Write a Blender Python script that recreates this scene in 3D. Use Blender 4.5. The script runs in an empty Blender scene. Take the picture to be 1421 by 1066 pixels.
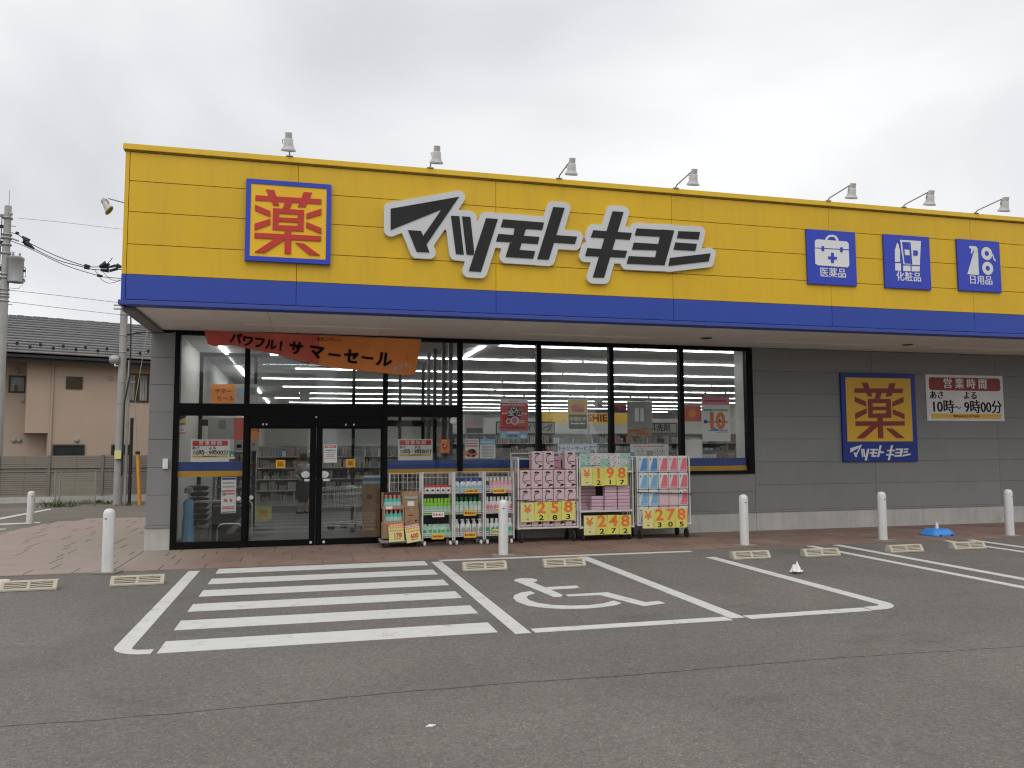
import bpy, bmesh, math, random
from mathutils import Vector, Matrix

random.seed(7)
SC = bpy.context.scene
COL = SC.collection
R_ = math.radians

# ------------------------------------------------------------------ camera
CAM_POS = Vector((0.0, -14.596, 1.70))
YAW, PITCH, ROLL, FPX = 0.24998, 0.07961, -0.00391, 1109.24
PW, PH = 1421.0, 1066.0
_f = Vector((math.sin(YAW) * math.cos(PITCH), math.cos(YAW) * math.cos(PITCH), math.sin(PITCH)))
_r = Vector((math.cos(YAW), -math.sin(YAW), 0))
_u = _r.cross(_f)
CR = _r * math.cos(ROLL) + _u * math.sin(ROLL)
CU = _u * math.cos(ROLL) - _r * math.sin(ROLL)
cd = bpy.data.cameras.new('camera')
cd.sensor_width = 36.0
cd.lens = FPX / PW * 36.0
cd.clip_start = 0.05
cd.clip_end = 2000
cam = bpy.data.objects.new('camera', cd)
COL.objects.link(cam)
cam.matrix_world = Matrix(((CR.x, CU.x, -_f.x, CAM_POS.x), (CR.y, CU.y, -_f.y, CAM_POS.y),
                           (CR.z, CU.z, -_f.z, CAM_POS.z), (0, 0, 0, 1)))
SC.camera = cam

# ------------------------------------------------------------------ world, sun, exposure
SUN_EL, SUN_AZ = R_(56), R_(196)      # azimuth clockwise from +Y: high, on the car park side
w = bpy.data.worlds.new('World')
SC.world = w
w.use_nodes = True
nt = w.node_tree
nt.nodes.clear()
out = nt.nodes.new('ShaderNodeOutputWorld')
bg = nt.nodes.new('ShaderNodeBackground')
sky = nt.nodes.new('ShaderNodeTexSky')
sky.sky_type = 'NISHITA'
sky.sun_disc = False
sky.sun_elevation = SUN_EL
sky.sun_rotation = SUN_AZ
tc = nt.nodes.new('ShaderNodeTexCoord')
mp = nt.nodes.new('ShaderNodeMapping')
mp.inputs['Scale'].default_value = (1.0, 1.0, 1.9)
mp.inputs['Location'].default_value = (8.5371, 17.7606, 12.9884)
n1 = nt.nodes.new('ShaderNodeTexNoise')
n1.inputs['Scale'].default_value = 1.6
n1.inputs['Detail'].default_value = 6
n1.inputs['Roughness'].default_value = 0.43
n1.inputs['Distortion'].default_value = 0.35
rp = nt.nodes.new('ShaderNodeValToRGB')
rp.color_ramp.elements[0].position = 0.40
rp.color_ramp.elements[0].color = (7.05, 7.2, 7.5, 1)
rp.color_ramp.elements[1].position = 0.60
rp.color_ramp.elements[1].color = (10.2, 10.25, 10.35, 1)
mx = nt.nodes.new('ShaderNodeMix')
mx.data_type = 'RGBA'
mx.inputs[0].default_value = 0.97
nt.links.new(tc.outputs['Generated'], mp.inputs['Vector'])
nt.links.new(mp.outputs[0], n1.inputs['Vector'])
nt.links.new(n1.outputs['Fac'], rp.inputs[0])
nt.links.new(sky.outputs[0], mx.inputs[6])
nt.links.new(rp.outputs[0], mx.inputs[7])
nt.links.new(mx.outputs[2], bg.inputs['Color'])
bg.inputs['Strength'].default_value = 0.1
nt.links.new(bg.outputs[0], out.inputs['Surface'])

sl = bpy.data.lights.new('sun', 'SUN')
sl.energy = 1.1
sl.angle = R_(50)
sl.color = (1.0, 0.965, 0.91)
so = bpy.data.objects.new('sun', sl)
COL.objects.link(so)
sdir = Vector((math.sin(SUN_AZ) * math.cos(SUN_EL), math.cos(SUN_AZ) * math.cos(SUN_EL), math.sin(SUN_EL)))
so.rotation_euler = (-sdir).to_track_quat('-Z', 'Y').to_euler()
so.location = sdir * 60

SC.view_settings.view_transform = 'Standard'
SC.view_settings.look = 'None'
SC.view_settings.exposure = 0.0
SC.view_settings.gamma = 1.0
SC.view_settings.use_curve_mapping = False
SC.render.engine = 'CYCLES'
SC.cycles.use_denoising = True
SC.cycles.filter_width = 1.2
SC.cycles.max_bounces = 8
SC.cycles.diffuse_bounces = 4
SC.cycles.transparent_max_bounces = 24
SC.cycles.caustics_reflective = False
SC.cycles.caustics_refractive = False
SC.cycles.sample_clamp_indirect = 6


# ------------------------------------------------------------------ survey of the place from the photograph
def ray(u, v):
    return _f + CR * ((u - PW / 2) / FPX) - CU * ((v - PH / 2) / FPX)


def at(u, v, axis, val):
    """real-world point on the plane axis = val that the photograph shows at (u, v)"""
    d = ray(u, v)
    return CAM_POS + d * ((val - CAM_POS[axis]) / d[axis])


def fx(u, v, y=0.0):
    p = at(u, v, 1, y)
    return p.x, p.z


def gx(u, v, z=0.0):
    p = at(u, v, 2, z)
    return p.x, p.y


# ------------------------------------------------------------------ materials
MATS = {}


def mat(name, col, rough=0.6, metal=0.0, var=0.08, vscale=3.0, bump=0.0, bscale=40.0, spec=0.5, grime=0.0, ov=0.05):
    if name in MATS:
        return MATS[name]
    m = bpy.data.materials.new(name)
    m.use_nodes = True
    t = m.node_tree
    b = t.nodes['Principled BSDF']
    b.inputs['Roughness'].default_value = rough
    b.inputs['Metallic'].default_value = metal
    b.inputs['Specular IOR Level'].default_value = spec
    tcn = t.nodes.new('ShaderNodeTexCoord')
    no = t.nodes.new('ShaderNodeTexNoise')
    no.inputs['Scale'].default_value = vscale
    no.inputs['Detail'].default_value = 5
    no.inputs['Roughness'].default_value = 0.6
    t.links.new(tcn.outputs['Object'], no.inputs['Vector'])
    cr = t.nodes.new('ShaderNodeValToRGB')
    cr.color_ramp.elements[0].position = 0.3
    cr.color_ramp.elements[1].position = 0.7
    lo = [c * (1 - var) for c in col]
    hi = [min(1, c * (1 + var)) for c in col]
    cr.color_ramp.elements[0].color = (*lo, 1)
    cr.color_ramp.elements[1].color = (*hi, 1)
    t.links.new(no.outputs['Fac'], cr.inputs[0])
    # every copy of a thing is a shade lighter or darker than its neighbour
    oi = t.nodes.new('ShaderNodeObjectInfo')
    mro = t.nodes.new('ShaderNodeMapRange')
    mro.inputs[3].default_value = 1 - ov
    mro.inputs[4].default_value = 1 + ov
    t.links.new(oi.outputs['Random'], mro.inputs[0])
    hsv = t.nodes.new('ShaderNodeHueSaturation')
    t.links.new(mro.outputs[0], hsv.inputs['Value'])
    t.links.new(cr.outputs[0], hsv.inputs['Color'])
    last = hsv.outputs[0]
    if grime > 0:
        # rain streaks and dust: noise stretched along the height
        mpn = t.nodes.new('ShaderNodeMapping')
        mpn.inputs['Scale'].default_value = (5.0, 5.0, 0.35)
        n2 = t.nodes.new('ShaderNodeTexNoise')
        n2.inputs['Scale'].default_value = 1.6
        n2.inputs['Detail'].default_value = 7
        n2.inputs['Roughness'].default_value = 0.7
        t.links.new(tcn.outputs['Object'], mpn.inputs['Vector'])
        t.links.new(mpn.outputs[0], n2.inputs['Vector'])
        c2 = t.nodes.new('ShaderNodeValToRGB')
        c2.color_ramp.elements[0].position = 0.46
        c2.color_ramp.elements[0].color = (0, 0, 0, 1)
        c2.color_ramp.elements[1].position = 0.78
        c2.color_ramp.elements[1].color = (grime, grime, grime, 1)
        t.links.new(n2.outputs['Fac'], c2.inputs[0])
        m2 = t.nodes.new('ShaderNodeMix')
        m2.data_type = 'RGBA'
        m2.inputs[7].default_value = (0.13, 0.115, 0.09, 1)
        t.links.new(c2.outputs[0], m2.inputs[0])
        t.links.new(last, m2.inputs[6])
        last = m2.outputs[2]
    t.links.new(last, b.inputs['Base Color'])
    if bump > 0:
        n3 = t.nodes.new('ShaderNodeTexNoise')
        n3.inputs['Scale'].default_value = bscale
        n3.inputs['Detail'].default_value = 4
        t.links.new(tcn.outputs['Object'], n3.inputs['Vector'])
        bp = t.nodes.new('ShaderNodeBump')
        bp.inputs['Strength'].default_value = bump
        bp.inputs['Distance'].default_value = 0.01
        t.links.new(n3.outputs['Fac'], bp.inputs['Height'])
        t.links.new(bp.outputs[0], b.inputs['Normal'])
    MATS[name] = m
    return m


def emis(name, col, strength):
    m = bpy.data.materials.new(name)
    m.use_nodes = True
    b = m.node_tree.nodes['Principled BSDF']
    b.inputs['Base Color'].default_value = (*col, 1)
    b.inputs['Emission Color'].default_value = (*col, 1)
    b.inputs['Emission Strength'].default_value = strength
    MATS[name] = m
    return m


def glass_mat(name, tint, refl=0.05):
    m = bpy.data.materials.new(name)
    m.use_nodes = True
    t = m.node_tree
    t.nodes.clear()
    o = t.nodes.new('ShaderNodeOutputMaterial')
    mixs = t.nodes.new('ShaderNodeMixShader')
    tr = t.nodes.new('ShaderNodeBsdfTransparent')
    tr.inputs['Color'].default_value = (*tint, 1)
    gl = t.nodes.new('ShaderNodeBsdfGlossy')
    gl.inputs['Roughness'].default_value = 0.015
    lw = t.nodes.new('ShaderNodeLayerWeight')
    lw.inputs['Blend'].default_value = 0.5
    pw = t.nodes.new('ShaderNodeMath')
    pw.operation = 'POWER'
    pw.inputs[1].default_value = 5.0
    ma = t.nodes.new('ShaderNodeMath')
    ma.operation = 'MULTIPLY_ADD'
    ma.inputs[1].default_value = 1 - refl
    ma.inputs[2].default_value = refl
    tcn = t.nodes.new('ShaderNodeTexCoord')
    no = t.nodes.new('ShaderNodeTexNoise')
    no.inputs['Scale'].default_value = 1.2
    bp = t.nodes.new('ShaderNodeBump')
    bp.inputs['Strength'].default_value = 0.03
    bp.inputs['Distance'].default_value = 0.02
    t.links.new(tcn.outputs['Object'], no.inputs['Vector'])
    t.links.new(no.outputs['Fac'], bp.inputs['Height'])
    t.links.new(bp.outputs[0], gl.inputs['Normal'])
    t.links.new(lw.outputs['Facing'], pw.inputs[0])
    t.links.new(pw.outputs[0], ma.inputs[0])
    t.links.new(ma.outputs[0], mixs.inputs[0])
    t.links.new(tr.outputs[0], mixs.inputs[1])
    t.links.new(gl.outputs[0], mixs.inputs[2])
    t.links.new(mixs.outputs[0], o.inputs['Surface'])
    MATS[name] = m
    return m


def asphalt_mat(name, base, dark):
    m = bpy.data.materials.new(name)
    m.use_nodes = True
    t = m.node_tree
    b = t.nodes['Principled BSDF']
    b.inputs['Roughness'].default_value = 0.85
    b.inputs['Specular IOR Level'].default_value = 0.3
    tcn = t.nodes.new('ShaderNodeTexCoord')
    vor = t.nodes.new('ShaderNodeTexVoronoi')
    vor.inputs['Scale'].default_value = 110.0
    vor2 = t.nodes.new('ShaderNodeTexVoronoi')
    vor2.inputs['Scale'].default_value = 38.0
    big = t.nodes.new('ShaderNodeTexNoise')
    big.inputs['Scale'].default_value = 0.42
    big.inputs['Detail'].default_value = 7
    big.inputs['Roughness'].default_value = 0.62
    big.inputs['Distortion'].default_value = 0.6
    for n in (vor, vor2, big):
        t.links.new(tcn.outputs['Object'], n.inputs['Vector'])
    r1 = t.nodes.new('ShaderNodeValToRGB')
    r1.color_ramp.elements[0].position = 0.3
    r1.color_ramp.elements[0].color = (*dark, 1)
    r1.color_ramp.elements[1].position = 0.72
    r1.color_ramp.elements[1].color = (*base, 1)
    t.links.new(big.outputs['Fac'], r1.inputs[0])
    # single stones: random grey per cell
    sep = t.nodes.new('ShaderNodeSeparateColor')
    t.links.new(vor.outputs['Color'], sep.inputs[0])
    r2 = t.nodes.new('ShaderNodeValToRGB')
    r2.color_ramp.elements[0].color = (0.42, 0.41, 0.40, 1)
    r2.color_ramp.elements[1].color = (1.22, 1.2, 1.17, 1)
    e = r2.color_ramp.elements.new(0.93)
    e.color = (1.0, 1.0, 0.98, 1)
    r2.color_ramp.elements[2].color = (2.0, 1.96, 1.86, 1)
    t.links.new(sep.outputs[0], r2.inputs[0])
    mul = t.nodes.new('ShaderNodeMix')
    mul.data_type = 'RGBA'
    mul.blend_type = 'MULTIPLY'
    mul.inputs[0].default_value = 0.5
    t.links.new(r1.outputs[0], mul.inputs[6])
    t.links.new(r2.outputs[0], mul.inputs[7])
    sep2 = t.nodes.new('ShaderNodeSeparateColor')
    t.links.new(vor2.outputs['Color'], sep2.inputs[0])
    r3 = t.nodes.new('ShaderNodeValToRGB')
    r3.color_ramp.elements[0].position = 0.0
    r3.color_ramp.elements[0].color = (0.88, 0.87, 0.86, 1)
    r3.color_ramp.elements[1].position = 1.0
    r3.color_ramp.elements[1].color = (1.12, 1.12, 1.11, 1)
    t.links.new(sep2.outputs[1], r3.inputs[0])
    mul2 = t.nodes.new('ShaderNodeMix')
    mul2.data_type = 'RGBA'
    mul2.blend_type = 'MULTIPLY'
    mul2.inputs[0].default_value = 1.0
    t.links.new(mul.outputs[2], mul2.inputs[6])
    t.links.new(r3.outputs[0], mul2.inputs[7])
    # tyre-worn and oily patches
    pn = t.nodes.new('ShaderNodeTexNoise')
    pn.inputs['Scale'].default_value = 0.9
    pn.inputs['Detail'].default_value = 4
    mpn = t.nodes.new('ShaderNodeMapping')
    mpn.inputs['Scale'].default_value = (0.55, 1.4, 1)
    t.links.new(tcn.outputs['Object'], mpn.inputs[0])
    t.links.new(mpn.outputs[0], pn.inputs['Vector'])
    r4 = t.nodes.new('ShaderNodeValToRGB')
    r4.color_ramp.elements[0].position = 0.62
    r4.color_ramp.elements[0].color = (1, 1, 1, 1)
    r4.color_ramp.elements[1].position = 0.8
    r4.color_ramp.elements[1].color = (0.6, 0.58, 0.56, 1)
    t.links.new(pn.outputs['Fac'], r4.inputs[0])
    mul3 = t.nodes.new('ShaderNodeMix')
    mul3.data_type = 'RGBA'
    mul3.blend_type = 'MULTIPLY'
    mul3.inputs[0].default_value = 0.8
    t.links.new(mul2.outputs[2], mul3.inputs[6])
    t.links.new(r4.outputs[0], mul3.inputs[7])
    t.links.new(mul3.outputs[2], b.inputs['Base Color'])
    bp = t.nodes.new('ShaderNodeBump')
    bp.inputs['Strength'].default_value = 0.7
    bp.inputs['Distance'].default_value = 0.006
    t.links.new(vor.outputs['Distance'], bp.inputs['Height'])
    t.links.new(bp.outputs[0], b.inputs['Normal'])
    MATS[name] = m
    return m


def slab_mat(name):
    """stamped terracotta concrete: tone varies per slab, dried mud towards the left apron"""
    m = bpy.data.materials.new(name)
    m.use_nodes = True
    t = m.node_tree
    b = t.nodes['Principled BSDF']
    b.inputs['Roughness'].default_value = 0.8
    geo = t.nodes.new('ShaderNodeNewGeometry')
    oi = t.nodes.new('ShaderNodeObjectInfo')
    n1 = t.nodes.new('ShaderNodeTexNoise')
    n1.inputs['Scale'].default_value = 1.4
    n1.inputs['Detail'].default_value = 8
    n1.inputs['Roughness'].default_value = 0.65
    t.links.new(geo.outputs['Position'], n1.inputs['Vector'])
    r = t.nodes.new('ShaderNodeValToRGB')
    r.color_ramp.elements[0].position = 0.28
    r.color_ramp.elements[0].color = (0.175, 0.115, 0.09, 1)
    r.color_ramp.elements[1].position = 0.75
    r.color_ramp.elements[1].color = (0.28, 0.19, 0.155, 1)
    t.links.new(n1.outputs['Fac'], r.inputs[0])
    hv = t.nodes.new('ShaderNodeHueSaturation')
    mr = t.nodes.new('ShaderNodeMapRange')
    mr.inputs[3].default_value = 0.9
    mr.inputs[4].default_value = 1.1
    t.links.new(oi.outputs['Random'], mr.inputs[0])
    t.links.new(mr.outputs[0], hv.inputs['Value'])
    t.links.new(r.outputs[0], hv.inputs['Color'])
    # mud stain with its own shape, left of the building
    sx = t.nodes.new('ShaderNodeSeparateXYZ')
    t.links.new(geo.outputs['Position'], sx.inputs[0])
    vm = t.nodes.new('ShaderNodeVectorMath')
    vm.operation = 'DISTANCE'
    vm.inputs[1].default_value = (-2.6, 1.9, 0)
    mpv = t.nodes.new('ShaderNodeMapping')
    mpv.inputs['Scale'].default_value = (1.0, 0.55, 1.0)
    mpv.inputs['Location'].default_value = (0.0, 0.9, 0.0)
    t.links.new(geo.outputs['Position'], mpv.inputs[0])
    t.links.new(mpv.outputs[0], vm.inputs[0])
    ad = t.nodes.new('ShaderNodeMath')
    ad.operation = 'MULTIPLY_ADD'
    ad.inputs[1].default_value = 2.4
    ad.inputs[2].default_value = -1.2
    t.links.new(n1.outputs['Fac'], ad.inputs[0])
    sm = t.nodes.new('ShaderNodeMath')
    sm.operation = 'ADD'
    t.links.new(vm.outputs['Value'], sm.inputs[0])
    t.links.new(ad.outputs[0], sm.inputs[1])
    mr2 = t.nodes.new('ShaderNodeMapRange')
    mr2.inputs[1].default_value = 1.0
    mr2.inputs[2].default_value = 2.1
    mr2.inputs[3].default_value = 0.85
    mr2.inputs[4].default_value = 0.0
    t.links.new(sm.outputs[0], mr2.inputs[0])
    # colour blends to pale pink towards the left apron
    mr3 = t.nodes.new('ShaderNodeMapRange')
    mr3.inputs[1].default_value = -1.2
    mr3.inputs[2].default_value = -2.6
    mr3.inputs[3].default_value = 0.0
    mr3.inputs[4].default_value = 0.6
    t.links.new(sx.outputs[0], mr3.inputs[0])
    bl = t.nodes.new('ShaderNodeMix')
    bl.data_type = 'RGBA'
    bl.inputs[7].default_value = (0.42, 0.35, 0.315, 1)
    t.links.new(mr3.outputs[0], bl.inputs[0])
    t.links.new(hv.outputs[0], bl.inputs[6])
    mx2 = t.nodes.new('ShaderNodeMix')
    mx2.data_type = 'RGBA'
    mx2.inputs[7].default_value = (0.30, 0.265, 0.21, 1)
    t.links.new(mr2.outputs[0], mx2.inputs[0])
    t.links.new(bl.outputs[2], mx2.inputs[6])
    t.links.new(mx2.outputs[2], b.inputs['Base Color'])
    n3 = t.nodes.new('ShaderNodeTexNoise')
    n3.inputs['Scale'].default_value = 30
    n3.inputs['Detail'].default_value = 5
    t.links.new(geo.outputs['Position'], n3.inputs['Vector'])
    bp = t.nodes.new('ShaderNodeBump')
    bp.inputs['Strength'].default_value = 0.4
    bp.inputs['Distance'].default_value = 0.008
    t.links.new(n3.outputs['Fac'], bp.inputs['Height'])
    t.links.new(bp.outputs[0], b.inputs['Normal'])
    MATS[name] = m
    return m


def paint_mat(name, col):
    """road paint with worn spots that let the asphalt through"""
    m = bpy.data.materials.new(name)
    m.use_nodes = True
    t = m.node_tree
    b = t.nodes['Principled BSDF']
    b.inputs['Roughness'].default_value = 0.7
    geo = t.nodes.new('ShaderNodeNewGeometry')
    n1 = t.nodes.new('ShaderNodeTexNoise')
    n1.inputs['Scale'].default_value = 5
    n1.inputs['Detail'].default_value = 10
    n1.inputs['Roughness'].default_value = 0.75
    t.links.new(geo.outputs['Position'], n1.inputs['Vector'])
    r = t.nodes.new('ShaderNodeValToRGB')
    r.color_ramp.elements[0].position = 0.33
    r.color_ramp.elements[0].color = (0.34, 0.335, 0.32, 1)
    e = r.color_ramp.elements.new(0.42)
    e.color = tuple(c * 0.9 for c in col) + (1,)
    r.color_ramp.elements[2].position = 0.7
    r.color_ramp.elements[2].color = (*col, 1)
    t.links.new(n1.outputs['Fac'], r.inputs[0])
    t.links.new(r.outputs[0], b.inputs['Base Color'])
    v = t.nodes.new('ShaderNodeTexVoronoi')
    v.inputs['Scale'].default_value = 80
    t.links.new(geo.outputs['Position'], v.inputs['Vector'])
    bp = t.nodes.new('ShaderNodeBump')
    bp.inputs['Strength'].default_value = 0.35
    bp.inputs['Distance'].default_value = 0.005
    t.links.new(v.outputs['Distance'], bp.inputs['Height'])
    t.links.new(bp.outputs[0], b.inputs['Normal'])
    MATS[name] = m
    return m


M = MATS
asphalt_mat('asphalt', (0.222, 0.207, 0.191), (0.162, 0.151, 0.139))
asphalt_mat('asphalt_side', (0.26, 0.237, 0.205), (0.17, 0.155, 0.134))
slab_mat('slab')
paint_mat('road_paint', (0.66, 0.665, 0.64))
mat('joint', (0.18, 0.138, 0.118), 0.9, var=0.2)
mat('yellow_panel', (0.74, 0.455, 0.006), 0.5, var=0.035, vscale=0.7, bump=0.06, bscale=14, grime=0.14, ov=0.02)
mat('yellow_coping', (0.78, 0.5, 0.02), 0.45, var=0.04, grime=0.12)
mat('blue_panel', (0.022, 0.062, 0.385), 0.5, var=0.05, vscale=0.8, bump=0.06, bscale=14, grime=0.06, ov=0.03)
mat('blue_trim', (0.035, 0.07, 0.33), 0.5, var=0.05)
mat('dark_gap', (0.03, 0.025, 0.02), 0.9)
mat('seam_brown', (0.26, 0.18, 0.05), 0.9)
mat('seam_grey', (0.10, 0.10, 0.10), 0.9)
mat('soffit', (0.82, 0.77, 0.71), 0.75, var=0.04, vscale=1.0, grime=0.05)
mat('soffit_trim', (0.15, 0.155, 0.16), 0.6)
mat('grey_panel', (0.236, 0.241, 0.238), 0.6, var=0.05, vscale=0.9, bump=0.08, bscale=60, grime=0.1)
mat('plinth', (0.50, 0.495, 0.47), 0.85, var=0.1, vscale=2.0, bump=0.25, bscale=25, grime=0.3)
mat('pad_tan', (0.27, 0.245, 0.2), 0.9, var=0.15, vscale=6)
mat('flashing', (0.27, 0.275, 0.28), 0.45, 0.3)
mat('black_frame', (0.006, 0.006, 0.006), 0.55, var=0.15, spec=0.12)
mat('inner_frame', (0.008, 0.008, 0.008), 0.5, spec=0.2)
mat('grey_frame', (0.13, 0.135, 0.14), 0.45)
glass_mat('glass', (0.94, 0.95, 0.945), 0.05)
glass_mat('inner_glass', (0.96, 0.965, 0.96), 0.025)
mat('stripe_blue', (0.004, 0.055, 0.28), 0.4, var=0.05)
mat('stripe_yellow', (0.66, 0.35, 0.015), 0.4, var=0.05)
mat('white_gloss', (0.78, 0.78, 0.77), 0.35, var=0.03)
mat('bollard_white', (0.74, 0.745, 0.74), 0.45, var=0.05, vscale=6, grime=0.3)
mat('lamp_grey', (0.56, 0.56, 0.55), 0.4, var=0.06, vscale=8, grime=0.2)
mat('sign_white', (0.76, 0.765, 0.77), 0.4, var=0.02)
mat('logo_white', (0.62, 0.63, 0.64), 0.45, var=0.02)
mat('sign_blue', (0.022, 0.05, 0.50), 0.4, var=0.03)
mat('sign_navy', (0.006, 0.03, 0.24), 0.4, var=0.03)
mat('sign_yellow', (0.86, 0.52, 0.008), 0.4, var=0.02)
mat('sign_yellow_wall', (0.80, 0.47, 0.03), 0.4, var=0.02)
mat('sign_red', (0.55, 0.03, 0.02), 0.4, var=0.03)
mat('sign_maroon', (0.26, 0.018, 0.014), 0.4, var=0.03)
mat('ink_black', (0.012, 0.013, 0.013), 0.6, var=0.08, spec=0.2)
mat('logo_black', (0.026, 0.028, 0.026), 0.6, var=0.08, vscale=4, spec=0.2)
mat('print_red', (0.62, 0.05, 0.05), 0.5)
mat('print_orange', (0.85, 0.2, 0.04), 0.5)
mat('print_blue', (0.06, 0.28, 0.6), 0.5)
mat('print_sky', (0.22, 0.5, 0.72), 0.5)
mat('print_grey', (0.35, 0.35, 0.35), 0.6)
mat('print_green', (0.04, 0.4, 0.15), 0.5)
mat('print_pink', (0.7, 0.22, 0.3), 0.5)
mat('paper', (0.82, 0.82, 0.81), 0.6, var=0.03)
mat('paper_dim', (0.36, 0.37, 0.36), 0.6, var=0.06)  # greyed paper: indoor dimness put into white signs' colour; plain grey elsewhere
mat('card_yellow', (0.74, 0.70, 0.15), 0.55, var=0.03)
mat('card_pale', (0.74, 0.71, 0.30), 0.55, var=0.03)
mat('tag_yellow', (0.80, 0.5, 0.06), 0.55, var=0.05)
mat('banner_red', (0.62, 0.12, 0.085), 0.6, var=0.1, vscale=2)
mat('banner_orange', (0.80, 0.27, 0.06), 0.6, var=0.1, vscale=2)
mat('cardboard', (0.36, 0.225, 0.125), 0.8, var=0.07, vscale=5)
mat('cardboard_pale', (0.43, 0.29, 0.19), 0.8, var=0.07, vscale=5)
mat('cardboard_shaded', (0.1, 0.06, 0.035), 0.9)  # cardboard darkened: shade inside the cartons put into the colour
mat('wire_white', (0.72, 0.71, 0.67), 0.4, var=0.04)
mat('steel', (0.62, 0.62, 0.60), 0.3, 0.9, var=0.03)
mat('rubber', (0.03, 0.03, 0.03), 0.8)
mat('dark_plastic', (0.05, 0.052, 0.055), 0.5)
mat('grey_plastic', (0.26, 0.27, 0.27), 0.5)
mat('stop_body', (0.50, 0.46, 0.37), 0.75, var=0.1, vscale=8, bump=0.2, bscale=50, grime=0.25)
mat('stop_slot_shade', (0.13, 0.115, 0.09), 0.9)
mat('reflector', (0.42, 0.27, 0.1), 0.45)
mat('blue_plastic', (0.055, 0.29, 0.78), 0.4, var=0.06, vscale=5, grime=0.05)
mat('bag_white', (0.82, 0.82, 0.82), 0.4)
mat('concrete_pole', (0.37, 0.37, 0.36), 0.85, var=0.1, vscale=3, bump=0.2, bscale=20, grime=0.2)
mat('galv', (0.34, 0.35, 0.355), 0.5, 0.4, var=0.08)
mat('wire_black', (0.02, 0.02, 0.022), 0.6)
mat('guy_yellow', (0.66, 0.31, 0.04), 0.5, var=0.08)
mat('house_wall', (0.54, 0.42, 0.33), 0.9, var=0.035, vscale=0.8, bump=0.3, bscale=70, grime=0.06)
mat('house_wall_low', (0.51, 0.41, 0.325), 0.9, var=0.035, vscale=0.8, bump=0.3, bscale=70, grime=0.06)
mat('roof_tile', (0.15, 0.147, 0.145), 0.45, var=0.2, vscale=2)
mat('roof_gap', (0.012, 0.012, 0.012), 0.8)  # near-black under-layer paints the shadow lines below tile courses; also snow guards
mat('eave', (0.02, 0.019, 0.018), 0.6)
mat('win_frame', (0.045, 0.036, 0.03), 0.5)
mat('fence_slat', (0.265, 0.24, 0.205), 0.8, var=0.07, vscale=1.5, grime=0.15)
mat('fence_post', (0.2, 0.185, 0.165), 0.7, var=0.08)
mat('mesh_green', (0.30, 0.31, 0.24), 0.6)
mat('weed', (0.06, 0.085, 0.03), 0.8, var=0.3, vscale=10)
mat('interior_wall', (0.66, 0.65, 0.61), 0.8, var=0.03)
mat('interior_ceiling', (0.80, 0.80, 0.81), 0.85, var=0.03)
mat('interior_floor', (0.08, 0.08, 0.072), 0.5, var=0.06, spec=0.2)
mat('shelf_metal', (0.45, 0.45, 0.43), 0.5)
mat('shelf_back', (0.2, 0.205, 0.2), 0.6)
emis('tube_light', (0.97, 1.0, 1.0), 20.0)
dgl = mat('dark_glass', (0.03, 0.035, 0.04), 0.06, spec=0.8)
mat('curtain', (0.3, 0.31, 0.31), 0.9, var=0.25, vscale=3)


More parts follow.
